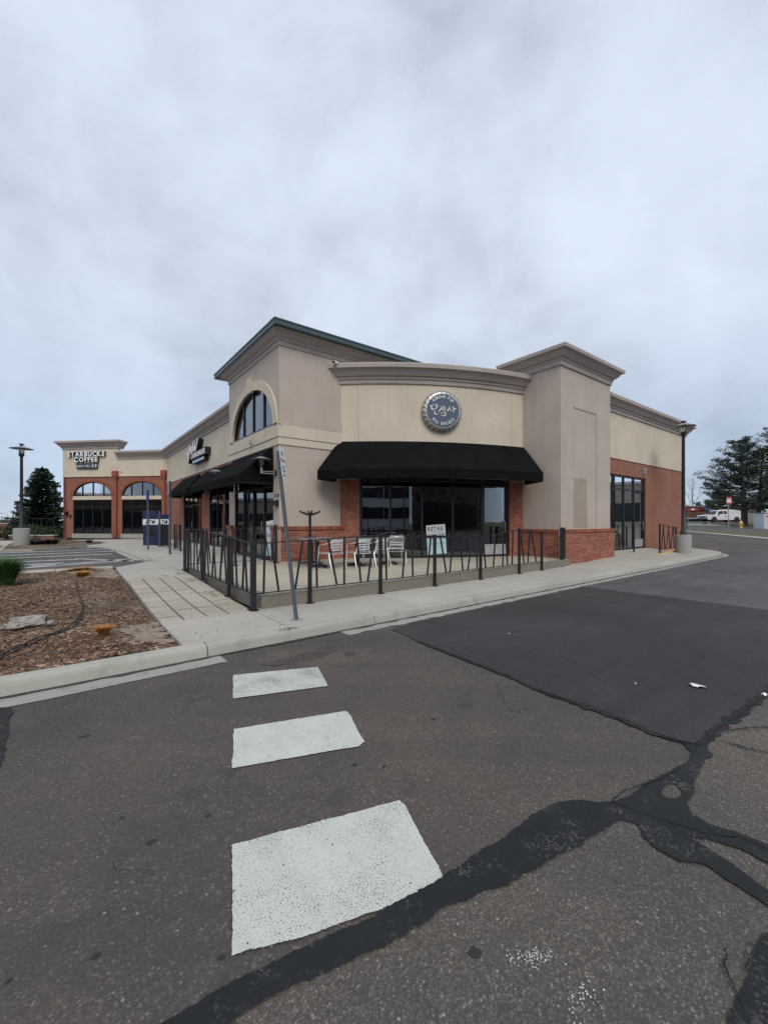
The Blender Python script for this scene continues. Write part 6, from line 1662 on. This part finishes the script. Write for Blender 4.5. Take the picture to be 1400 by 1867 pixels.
# ---- left side
conifer(-28.0, 34.5, .25, 5.8, 2.3, 'dense dark green spruce beside the coffee shop end of the building', 4, M['spruce'], 2.1)
def bush(x, y, z, rx, rz_, n, label, seed, mat, group=None, leaf=.10):
    rr = random.Random(seed); mb = MB()
    for _ in range(n):
        v = Vector((rr.gauss(0,1), rr.gauss(0,1), abs(rr.gauss(0,.8)))).normalized()*rr.uniform(.75, 1.02); d = 1+.35*mnoise.noise(v*2+Vector((seed,0,0)))
        p = Vector((x+v.x*rx*d, y+v.y*rx*d, z+v.z*rz_*d)); a = Vector((rr.uniform(-1,1), rr.uniform(-1,1), rr.uniform(-1,1))).normalized()*leaf; b = Vector((rr.uniform(-1,1), rr.uniform(-1,1), rr.uniform(-1,1))).normalized()*leaf*.6
        mb.add([p-a*.5, p+b, p+a*.5, p-b], [(0,1,2,3)])
    return obj('shrub', mb, mat, base=(x, y, z), rot=0, label=label, cat='shrub', group=group)
bush(-27.2, 32.0, .3, 1.5, 1.0, 3000, 'wide green shrub at the foot of the spruce', 3, M['shrub'], 'green shrubs by the spruce')
bush(-25.3, 31.6, .3, 1.1, .85, 1800, 'smaller green shrub between the spruce and the brick corner', 4, M['shrub'], 'green shrubs by the spruce')
bush(-29.7, 33.0, .3, 1.4, .95, 2400, 'green shrub left of the spruce behind the lamp base', 6, M['shrub'], 'green shrubs by the spruce')
# far brick planter walls
def box_thing(name, label, cat, x0, x1, y0, y1, z0, z1, mat, cap=None, **k):
    c = ((x0+x1)/2, (y0+y1)/2, z0); t = thing(name, label, cat, c, rot=0, **k)
    mb = MB(); mb.box(x0, x1, y0, y1, z0, z1); obj('wall', mb, mat, t)
    if cap: mb = MB(); mb.box(x0-.05, x1+.05, y0-.05, y1+.05, z1, z1+cap); obj('coping', mb, M['conc'], t)
    return t
box_thing('brick_wall', 'low brick planter wall at the far left edge of the car park', 'wall', -46, -37.2, 42.0, 42.4, .1, 1.30, M['bricktex'], .1)
box_thing('brick_wall', 'very low brick kerb wall running behind the lamp base', 'wall', -46, -33, 38.8, 39.1, .1, .52, M['bricktex'], .08)
box_thing('brick_wall', 'low brick terrace wall at the left end of the coffee shop', 'wall', -27.2, -24.0, 30.6, 30.9, .2, .50, M['bricktex'], .08)
rl = thing('terrace_railing', 'thin dark terrace railing left of the coffee shop', 'railing', (-25.6, 30.7, .8), rot=0)
mb = MB(); mb.box(-27.2, -24.0, 30.72, 30.76, 1.76, 1.80); obj('top_rail', mb, M['black'], rl)
for x in (-27.1, -26.1, -25.0, -24.1): mb = MB(); mb.box(x-.03, x+.03, 30.71, 30.77, .8, 1.76); obj('post', mb, M['black'], rl)
for k in range(9): mb = MB(); mb.box(-26.9+k*.32, -26.9+k*.32+.02, 30.73, 30.75, .85, 1.76); obj('picket', mb, M['black'], rl)
# distant sign and utility poles
sg = thing('roadside_sign', 'distant red and white roadside sign beyond the car park', 'sign', (-66, 85, .2), rot=0)
mb = MB(); mb.box(-66.9, -65.9, 84.9, 85.1, 1.3, 2.2); obj('red_panel', mb, M['signred'], sg)
mb = MB(); mb.box(-65.85, -64.9, 84.9, 85.1, 1.4, 1.95); obj('white_panel', mb, M['paperwhite'], sg)
mb = MB(); mb.box(-66.9, -65.9, 84.9, 85.1, 2.25, 2.55); obj('header', mb, M['black'], sg)
mb = MB(); F = Pl((-66.4, 84.88, 0), (1, 0), (0, -1)); text(mb, F, -.42, .0, 1.5, 'LOW', .5, .84, .03, .01); obj('print', mb, M['white'], sg)
mb = MB(); mb.box(-66.5, -66.3, 84.95, 85.05, .1, 1.3); obj('post', mb, M['galv'], sg)
for k, (px, yt) in enumerate([(4.5, 940), (14, 940), (24.5, 928), (31.5, 928)]):
    Y_ = 120 if k > 1 else 150; X_ = (px-CX)*Y_/FOC; h = (HY-yt)*Y_/FOC+1.35
    t = thing('utility_pole', ['thin utility pole at the very left edge', 'thin utility pole second from the left edge', 'taller utility pole left of the lamp, farther from it', 'taller utility pole nearest the lamp on its left'][k], 'utility pole', (X_, Y_, .2), rot=0, group='distant utility poles')
    mb = MB(); mb.tube([(X_, Y_, 0), (X_, Y_, h)], .16, 7, .11); obj('pole', mb, M['bark'], t)
    mb = MB(); mb.box(X_-1, X_+1, Y_-.06, Y_+.06, h-.6, h-.48); obj('crossarm', mb, M['bark'], t)
sl = thing('road_lamp', 'distant curved-arm road lamp at the left edge', 'street lamp', ((12-CX)*95/FOC, 95, .2), rot=0)
x_ = (14-CX)*95/FOC; mb = MB(); mb.tube([(x_+.3, 95, .1), (x_+.3, 95, 2.6), (x_, 95, 3.2), (x_-.8, 95, 3.45), (x_-1.6, 95, 3.4)], .05, 6); obj('pole', mb, M['galv'], sl)
mb = MB(); mb.box(x_-2.1, x_-1.5, 94.9, 95.1, 3.36, 3.44); obj('lamp_head', mb, M['galv'], sl)
# line of far trees on the left horizon, haze put into their bluish colours
mb = MB(); rr = random.Random(12)
for k in range(2600):
    X_ = rr.uniform(-330, -170); Y_ = rr.uniform(225, 260); hh = 1.5+2.0*abs(mnoise.noise((X_*.06, 0, 1)))*2; p = Vector((X_, Y_, rr.uniform(.3, hh))); a = rr.uniform(.5, 1.4)
    mb.add([p+Vector((-a, 0, -.4)), p+Vector((a*.8, .3, -.2)), p+Vector((.1, 0, .9))], [(0,1,2)])
obj('distant_treeline', mb, leafm('far_hazed_trees', (.07, .10, .11), (.10, .13, .14), (.14, .17, .17)), rot=0, kind='stuff')

# ---- right side: verge, cross street, far bank
def band(name, rows, mat, off, thick=True):
    """rows: list of (px, y_near, y_far) -> draped strip"""
    mb = MB(); n = 7; cols_ = []
    for px, yn, yf in rows:
        a = Vector(GT(px, yn)); b = Vector(GT(px, yf)); cols_.append([a.lerp(b, i/(n-1)) for i in range(n)])
    for c in cols_: mb.v += [(p.x, p.y, H(p.x, p.y)+off) for p in c]
    m = len(cols_)
    mb.f = [(i*n+j, (i+1)*n+j, (i+1)*n+j+1, i*n+j+1) for i in range(m-1) for j in range(n-1)]; mb.sm = [True]*len(mb.f)
    return obj(name, mb, mat, rot=0, kind='structure')
pxs = [1180, 1210, 1250, 1290, 1330, 1370, 1400, 1450, 1520]
band('gutter', [(p, 969.5+(p-1250)*.092, 968.3+(p-1250)*.082) for p in pxs], M['conc'], .03)
band('verge', [(p, 968.4+(p-1250)*.083, 965.2+(p-1250)*.045) for p in pxs], M['verge'], .04)
band('cross_street', [(p, 965.3+(p-1250)*.045, 960.4+(p-1250)*.012) for p in pxs], M['asphalt_far'], .03)
band('verge', [(p, 960.5+(p-1250)*.012, 957.5+(p-1250)*.016) for p in pxs], M['verge'], .045)
band('far_pavement', [(1200, 958, 956.6), (1250, 958.3, 955.6), (1300, 959.5, 956.5), (1345, 960.8, 959.2), (1370, 961.2, 960.0)], M['conc'], .06)
M['mulchbank'] = simple('bank_mulch', (.085, .06, .045), .95, 0, .4, 6)
band('tree_bank', [(1300, 956.6, 953.3), (1335, 960.8, 953.2), (1380, 961.5, 953.2), (1450, 962, 953.5)], M['mulchbank'], .07)
# yellow hydrant
X_, Y_ = GT(1350.5, 963.3); z_ = H(X_, Y_)
hy = thing('fire_hydrant', 'yellow fire hydrant across the street under the pines', 'fire hydrant', (X_, Y_, z_), rot=0)
s_ = .78/.78
mb = MB(); mb.lathe([(.17,0),(.17,.05),(.11,.06),(.11,.48),(.15,.50),(.15,.55),(.12,.57)], (X_, Y_, z_), 16); obj('barrel', mb, M['hydrant'], hy)
mb = MB(); mb.lathe([(.12,.57),(.11,.66),(.06,.72),(.035,.74),(.035,.79),(.0001,.80)], (X_, Y_, z_), 14); obj('bonnet', mb, simple('hydrant_cap', (.78, .72, .55), .5), hy)
for sx_ in (-1, 1): mb = MB(); mb.tube([(X_+sx_*.1, Y_, z_+.40), (X_+sx_*.21, Y_, z_+.40)], .06, 10); obj('side_outlet', mb, M['hydrant'], hy)
mb = MB(); mb.tube([(X_, Y_-.1, z_+.38), (X_, Y_-.21, z_+.38)], .075, 10); obj('front_outlet', mb, M['hydrant'], hy)
# street sign on the verge
X_, Y_ = GT(1327.5, 971.5); z_ = H(X_, Y_); k_ = Y_/FOC
st = thing('traffic_sign', 'small red and white traffic sign on a thin post in the verge', 'traffic sign', (X_, Y_, z_), rot=0)
zt_ = CAMZ-(906-HY)*k_; mb = MB(); mb.box(X_-.025, X_+.025, Y_-.02, Y_+.02, z_, zt_); obj('post', mb, M['galv'], st)
hw = 5.2*k_; zb_ = zt_-13.5*k_
mb = MB(); mb.box(X_-hw, X_+hw, Y_-.045, Y_-.035, zb_, zt_); obj('sign_plate', mb, M['signred'], st)
mb = MB(); mb.box(X_-hw*.78, X_+hw*.78, Y_-.05, Y_-.046, zb_+3*k_, zt_-4.2*k_); obj('white_field', mb, M['paperwhite'], st)
mb = MB(); F = Pl((X_, Y_-.05, 0), (1, 0), (0, -1)); text(mb, F, -hw*.7, .003, zt_-3.3*k_, 'NO', .13, hw*1.2, .0, .002); obj('print', mb, M['white'], st)
mb = MB(); text(mb, F, -hw*.65, .003, zb_+5.2*k_, 'PARKING', .10, hw*1.3, .0, .002); obj('print', mb, M['red'], st)
# pickup with covered body
def pickup(x, y, z, a):
    t = thing('pickup_truck', 'white pickup truck with a covered utility body parked across the street', 'truck', (x, y, z), rot=R(a)); 
    # own coordinates: length along x (front = -x), origin shifted by base
    def shift(mb): mb.v = [(p[0]+x, p[1]+y, p[2]+z) for p in mb.v]; return mb
    def body(prof, w0, w1, zs, tuck=.10):                         # side profile (x, z) with tumblehome above zs
        mb = MB(); n = len(prof)
        def hw_(z_): return w0 if z_ < zs else w0-(w0-w1)*min(1, (z_-zs)/.7)
        vs = [(px_, -hw_(pz), pz) for px_, pz in prof]+[(px_, hw_(pz), pz) for px_, pz in prof]
        mb.add(vs, [tuple(range(n)), tuple(range(2*n-1, n-1, -1))]+[(i, n+i, n+(i+1)%n, (i+1)%n) for i in range(n)]); return mb
    def archp(cx_, r, n=8): return [(cx_+r*math.cos(math.pi*k/n), .42+r*math.sin(math.pi*k/n)) for k in range(n+1)]
    lower = [(-2.75,.42),(-2.80,.62),(-2.78,.92),(-2.70,1.02),(-1.55,1.13),(2.62,1.13),(2.70,1.05),(2.70,.45)]
    und = [(2.05,.42)]+archp(1.62,.43)[0:]+[(1.1,.38)]+[(-1.2,.38)]+archp(-1.78,.43)+[(-2.3,.42)]
    obj('body', shift(body(lower+und, .98, .98, 5)), M['vanwhite'], t)
    cab = [(-1.60,1.12),(-1.05,1.70),(-.85,1.78),(.25,1.80),(.42,1.74),(.42,1.12)]
    obj('cab', shift(body(cab, .95, .74, 1.12)), M['vanwhite'], t)
    cap = [(.50,1.12),(.50,1.82),(.62,1.88),(2.50,1.86),(2.62,1.78),(2.68,1.12)]
    obj('covered_body', shift(body(cap, .97, .88, 1.12)), M['vanwhite'], t)
    for sy in (-1, 1):
        for px0 in ([(-1.28,1.20),(-.95,1.63),(-.35,1.68),(-.35,1.20)], [(-.28,1.20),(-.28,1.68),(.24,1.68),(.28,1.20)]):
            mb = MB(); mb.add([(p_[0], sy*(.955-(.21)*(p_[1]-1.12)/.7), p_[1]) for p_ in px0], [tuple(range(4))]); obj('side_window', shift(mb), M['frame'], t)
        for px0 in (.62, 1.28, 1.95): mb = MB(); mb.box(px0, px0+.60, sy*.965-.012, sy*.965+.012, 1.22, 1.66); obj('cap_panel', shift(mb), M['whitemetal'], t)
    mb = MB(); mb.add([(-1.58,-.86,1.17),(-1.58,.86,1.17),(-1.10,.72,1.67),(-1.10,-.72,1.67)], [(0,1,2,3)]); mb.v = [(p_[0]-.02, p_[1], p_[2]+.01) for p_ in mb.v]; obj('windscreen', shift(mb), M['frame'], t)
    for wx in (-1.78, 1.62):
        for sy in (-1, 1):
            mb = MB(); mb.lathe([(.20,-.11),(.35,-.11),(.385,-.07),(.385,.07),(.35,.11),(.20,.11)], (wx, sy*.86, .385), 22, axis='y'); wh = obj('tyre', shift(mb), M['rubber'], t)
            mb = MB(); mb.lathe([(.0001,-.09),(.06,-.10),(.18,-.08),(.21,-.10),(.21,.10),(.0001,.09)], (wx, sy*.86, .385), 16, axis='y'); obj('rim', shift(mb), M['galv'], wh)
    for sy in (-1, 1): mb = MB(); mb.box(-2.80, -2.62, sy*.80-.14, sy*.80+.14, .78, .93); obj('headlight', shift(mb), M['lampglass'], t)
    mb = MB(); mb.box(-2.815, -2.77, -.6, .6, .70, .92); obj('grille', shift(mb), M['black'], t)
    mb = MB(); mb.box(-2.88, -2.74, -.96, .96, .45, .62); obj('bumper', shift(mb), M['black'], t)
    for sy in (-1, 1): mb = MB(); mb.box(-1.20, -1.05, sy*.98, sy*1.16, 1.15, 1.32); obj('mirror', shift(mb), M['black'], t)
    mb = MB(); F = Pl((x, y-.985, z), (1, 0), (0, -1)); 
    for r_, (a0, b0) in enumerate(((-.2, .18), (-.15, .12), (-.2, .15))): fbox(mb, F, a0, b0, .0, .004, .95-.1*r_, .99-.1*r_)
    obj('door_lettering', mb, M['ink'], t)
    mb = MB(); mb.box(-1.0, 2.45, -.62, -.57, 1.96, 1.99); mb.box(-1.0, 2.45, .57, .62, 1.96, 1.99)
    for px0 in (-.8, .3, .9, 2.3): mb.box(px0, px0+.04, -.62, .62, 1.93, 1.96); mb.box(px0, px0+.04, -.6, -.57, 1.78, 1.96)
    obj('ladder_rack', shift(mb), simple('dull_red_rack', (.2, .07, .06), .6), t)
    return t
X_, Y_ = (1312.5-CX)*62.0/FOC, 62.0
pickup(X_, Y_, H(X_, Y_)+.03, 3)
# second car glimpsed under the shop: pale green roof
gc = thing('parked_car', 'pale green car mostly hidden below the bank at the building edge', 'car', ((1259-CX)*58/FOC, 58, 1.0), rot=0)
cx_ = (1259-CX)*58/FOC
def carbody(mb, prof, w): 
    n = len(prof); mb.add([(cx_+p_[0], 58-w, p_[1]+.85) for p_ in prof]+[(cx_+p_[0], 58+w, p_[1]+.85) for p_ in prof], [tuple(range(n)), tuple(range(2*n-1, n-1, -1))]+[(i, n+i, n+(i+1)%n, (i+1)%n) for i in range(n)], False); return mb
obj('body', carbody(MB(), [(-2.1,.2),(-2.1,.5),(-1.9,.62),(-1.2,.68),(1.5,.68),(2.0,.55),(2.05,.2)], .85), simple('pale_green_paint', (.45, .58, .52), .3), gc)
obj('cabin', carbody(MB(), [(-1.25,.68),(-.7,1.0),(.6,1.02),(1.3,.70)], .7), M['frame'], gc)
for wx in (-1.3, 1.3):
    mb = MB(); mb.lathe([(.0001,-.1),(.3,-.1),(.3,.1),(.0001,.1)], (cx_+wx, 57.2, 1.15), 16, axis='y'); obj('wheel', mb, M['rubber'], gc)
# red-brick shop with sign boards across the street
rsx0, rsx1, ry = (1225-CX)*74/FOC, (1352-CX)*74/FOC, 74
zz = lambda py, Y_: CAMZ-(py-HY)*Y_/FOC
rs = thing('shop_building', 'low dark red shop with red and blue fascia signs across the street', 'building', ((rsx0+rsx1)/2, ry+5, 1.45), rot=0)
mb = MB(); mb.box(rsx0, rsx1, ry, ry+12, 1.2, zz(925, ry)); obj('wall', mb, simple('dark_red_brick_far', (.17, .075, .055), .9, 0, .2, 3), rs)
mb = MB(); mb.box(rsx0-.2, rsx1+.2, ry-.25, ry+12.2, zz(925, ry), zz(922.5, ry)); obj('roof_edge', mb, simple('grey_parapet', (.16, .16, .17), .8), rs)
mb = MB(); mb.box(rsx0, (1281-CX)*ry/FOC, ry-.14, ry-.004, zz(931.5, ry), zz(926, ry)); obj('red_fascia_sign', mb, M['signred'], rs)
mb = MB(); mb.box((1282-CX)*ry/FOC, (1304-CX)*ry/FOC, ry-.14, ry-.004, zz(930, ry), zz(926.5, ry)); obj('blue_fascia_sign', mb, simple('blue_strip', (.10, .24, .48), .5), rs)
xo = (1261-CX)*ry/FOC; mb = MB(); mb.add([(xo+.42*math.cos(q_*math.pi/8), ry-.17, zz(928.8, ry)+.13*math.sin(q_*math.pi/8)) for q_ in range(16)], [tuple(range(16))]); obj('oval_emblem', mb, M['white'], rs)
mb = MB(); F = Pl(((1267-CX)*ry/FOC, ry-.145, 0), (1, 0), (0, -1))
for k in range(6): fbox(mb, F, k*.2, k*.2+.13, 0, .01, zz(930, ry), zz(928.3, ry))
obj('sign_marks', mb, simple('dull_pink', (.55, .15, .15), .6), rs)
mb = MB(); mb.box(rsx0, rsx1, ry-.08, ry-.004, zz(945.5, ry), zz(944.3, ry)); obj('white_band', mb, M['paperwhite'], rs)
for k in range(5):
    x0 = rsx0+1.0+k*2.3; mb = MB(); mb.box(x0, x0+1.5, ry-.05, ry-.002, zz(950, ry), zz(946, ry)); obj('window', mb, M['frame'], rs)
# grey house behind the pines
hx = (1386-CX)*95/FOC; hs = thing('house', 'grey gabled house half hidden behind the pine trunks', 'house', (hx, 95, 1.5), rot=0)
mb = MB(); z0, z1, z2 = 1.4, zz(930, 95), zz(921, 95)
mb.box(hx-3.6, hx+1.2, 95, 103, z0, z1); mb.add([(hx-3.6,95,z1),(hx+1.2,95,z1),(hx-2.4,95,z2),(hx-3.6,103,z1),(hx+1.2,103,z1),(hx-2.4,103,z2)], [(0,1,2),(5,4,3)]); obj('wall', mb, simple('grey_siding', (.22, .20, .18), .8), hs)
mb = MB(); mb.add([(hx-3.8,94.7,z1-.05),(hx-2.4,94.7,z2+.1),(hx-2.4,103.3,z2+.1),(hx-3.8,103.3,z1-.05),(hx+1.6,94.7,z1-.3),(hx+1.6,103.3,z1-.3)], [(0,1,2,3),(1,4,5,2)]); obj('roof', mb, simple('grey_shingle', (.16, .15, .15), .9), hs)
mb = MB(); mb.box(hx-1.2, hx-.2, 94.9, 94.99, zz(941, 95), zz(932, 95)); wf = obj('window', mb, M['whitemetal'], hs)
for i in range(2):
    for j in range(3): mb = MB(); mb.box(hx-1.12+i*.45, hx-.76+i*.45, 94.86, 94.89, zz(941, 95)+.08+j*.36, zz(941, 95)+.38+j*.36); obj('pane', mb, M['frame'], wf)
mb = MB(); mb.box(hx-.1, hx+.35, 97, 97.5, z1, zz(918, 95)); obj('chimney', mb, M['galv'], hs)
# utility cabinet at the right edge
X_, Y_ = GT(1393, 965); bxx = (1392-CX)*Y_/FOC; z_ = H(X_, Y_); k_ = Y_/FOC
ub2 = thing('utility_cabinet', 'pale grey utility cabinet at the right edge across the street', 'utility box', (bxx+.9, Y_, z_), rot=0)
mb = MB(); mb.bbox(bxx, bxx+1.9, Y_, Y_+1.2, z_, z_+29*k_, .03); obj('cabinet', mb, simple('pale_grey_cabinet', (.52, .54, .57), .5), ub2)
mb = MB(); mb.box(bxx-.04, bxx+1.94, Y_-.04, Y_+1.24, z_+29*k_, z_+29*k_+.07); obj('lid', mb, M['galv'], ub2)
mb = MB(); mb.box(bxx+.18, bxx+.5, Y_-.01, Y_-.002, z_+22*k_, z_+25*k_); obj('warning_label', mb, M['signred'], ub2)
mb = MB(); mb.box(bxx+.9, bxx+.92, Y_-.012, Y_-.002, z_+.1, z_+28*k_); obj('door_seam', mb, M['galv'], ub2)
# pines
def place(px, Y_): return ((px-CX)*Y_/FOC, Y_)
x_, y_ = place(1356, 49); pine(x_, y_, H(x_, y_), 10.6, 'tall dark pine with a thick trunk behind the yellow hydrant', 21, .42, (-.2, 0), .17, 1.0, 'dark pines across the street', tw=.36, nl=84)
x_, y_ = place(1378, 50); pine(x_, y_, H(x_, y_), 9.6, 'dark pine with leaning trunk right of the hydrant', 33, .44, (1.0, 0), .22, 1.0, 'dark pines across the street', nl=66, tw=.28)
x_, y_ = place(1420, 46); pine(x_, y_, H(x_, y_), 12.0, 'tallest pine cut off by the right edge of the picture', 47, .30, (0, 0), .25, .9, 'dark pines across the street', nl=50)
x_, y_ = place(1312, 69); pine(x_, y_, H(x_, y_), 4.9, 'squat dark pine behind the parked pickup', 55, .62, (0, 0), .2, 1.2, 'dark pines across the street', nl=40, tw=.2)
x_, y_ = place(1290, 86); pine(x_, y_, 1.5, 4.6, 'small distant pine rising over the red shop roof', 61, .5, (0, 0), .2, 1.1, 'dark pines across the street', nl=26, tw=.15)
x_, y_ = place(1271, 98); pine(x_, y_, 1.5, 4.6, 'smallest distant pine left above the red shop roof', 62, .45, (0, 0), .2, 1.1, 'dark pines across the street', nl=20, tw=.15)
x_, y_ = place(1252, 42); bare_tree(x_, y_, H(x_, y_), 5.6, 'bare leafless tree showing past the building corner', 71, .07, 5, .62)

# ---- stand-ins out of view for the windows to mirror: office block and trees behind the camera
ob = thing('office_block', 'white banded office block mirrored in the bay windows', 'building', (-6, -52, 0), rot=0)
mb = MB(); mb.box(-34, 16, -66, -52, 0, 17); obj('wall', mb, simple('pale_cladding', (.75, .76, .78), .8), ob)
for k in range(4):
    mb = MB(); mb.box(-33.6, 15.6, -52, -51.93, 2.2+k*3.9, 4.2+k*3.9); wb = obj('window_band', mb, M['frame'], ob)
    for j in range(17): mb = MB(); mb.box(-33.6+j*3, -33.45+j*3, -51.93, -51.85, 2.2+k*3.9, 4.2+k*3.9); obj('mullion', mb, M['paperwhite'], wb)
mb = MB(); mb.box(-34.2, 16.2, -66.2, -51.7, 17, 17.6); obj('parapet', mb, M['trim'], ob)
pine(14, -24, 0, 10, 'conifer behind the camera mirrored in the bay window', 81, .34, (0, 0), .1, 1.3, nl=40)
bare_tree(7, -20, 0, 9, 'bare tree behind the camera mirrored in the bay window', 82, .2, 6, .5)
bare_tree(-24, 20, 0, 8, 'bare tree mirrored in the tower entrance glass', 83, .2, 6, .5)
bare_tree(-36, 29, 0, 9, 'wide bare tree mirrored in the tower entrance glass', 84, .2, 6, .5)

def far_block(x0, x1, y0, y1, h, lab, wallmat):
    t = thing('commercial_building', lab, 'building', ((x0+x1)/2, (y0+y1)/2, 0), rot=0)
    mb = MB(); mb.box(x0, x1, y0, y1, -.2, h); obj('wall', mb, wallmat, t)
    mb = MB(); mb.box(x0-.2, x1+.2, y0-.2, y1+.2, h, h+.5); obj('parapet', mb, M['trim'], t)
    mb = MB()
    if x1-x0 > y1-y0: mb.box(x0+2, x1-2, y1, y1+.1, .6, h*.55)
    elif x0 > 0: mb.box(x0-.1, x0, y0+2, y1-2, 1.6, h*.6)
    else: mb.box(x1, x1+.1, y0+2, y1-2, .6, h*.55)
    obj('shopfront', mb, M['frame'], t)
tanw = simple('tan_wall', (.30, .25, .20), .9); bw_ = simple('brown_wall', (.16, .10, .08), .9)
far_block(17, 62, -52, -40, 9, 'brown stand-in shops behind the camera, added to darken the bay door glass', bw_)  # unseen block added so the bay door reflects something dark
far_block(72, 84, 4, 62, 8, 'tan store far to the right mirrored in the side windows', tanw)
far_block(-86, -74, -50, 34, 7, 'brown stand-in store far to the left, added to dim the coffee shop windows', bw_)  # unseen block added to dim the reflection in the coffee shop glass
far_block(-90, -72, 44, 70, 6, 'tan store at the far left mirrored in the tower glass', tanw)
for k, (x, y, h) in enumerate([(20, -30, 8), (27, -34, 11), (36, -30, 9), (-12, -40, 8), (-55, -14, 8), (-60, 6, 9), (-50, -30, 9), (66, 22, 8), (64, 40, 9), (-58, 26, 6)]):
    pine(x, y, H(x, y), h, 'conifer outside the picture at the '+['near side of the brown shops', 'corner of the brown shops', 'far side of the brown shops', 'foot of the office block', 'front of the brown store', 'middle of the brown store', 'back of the brown store', 'front of the tan store', 'end of the tan store', 'road left of the car park'][k], 100+k, .34, (0, 0), .1, 1.3, nl=22)
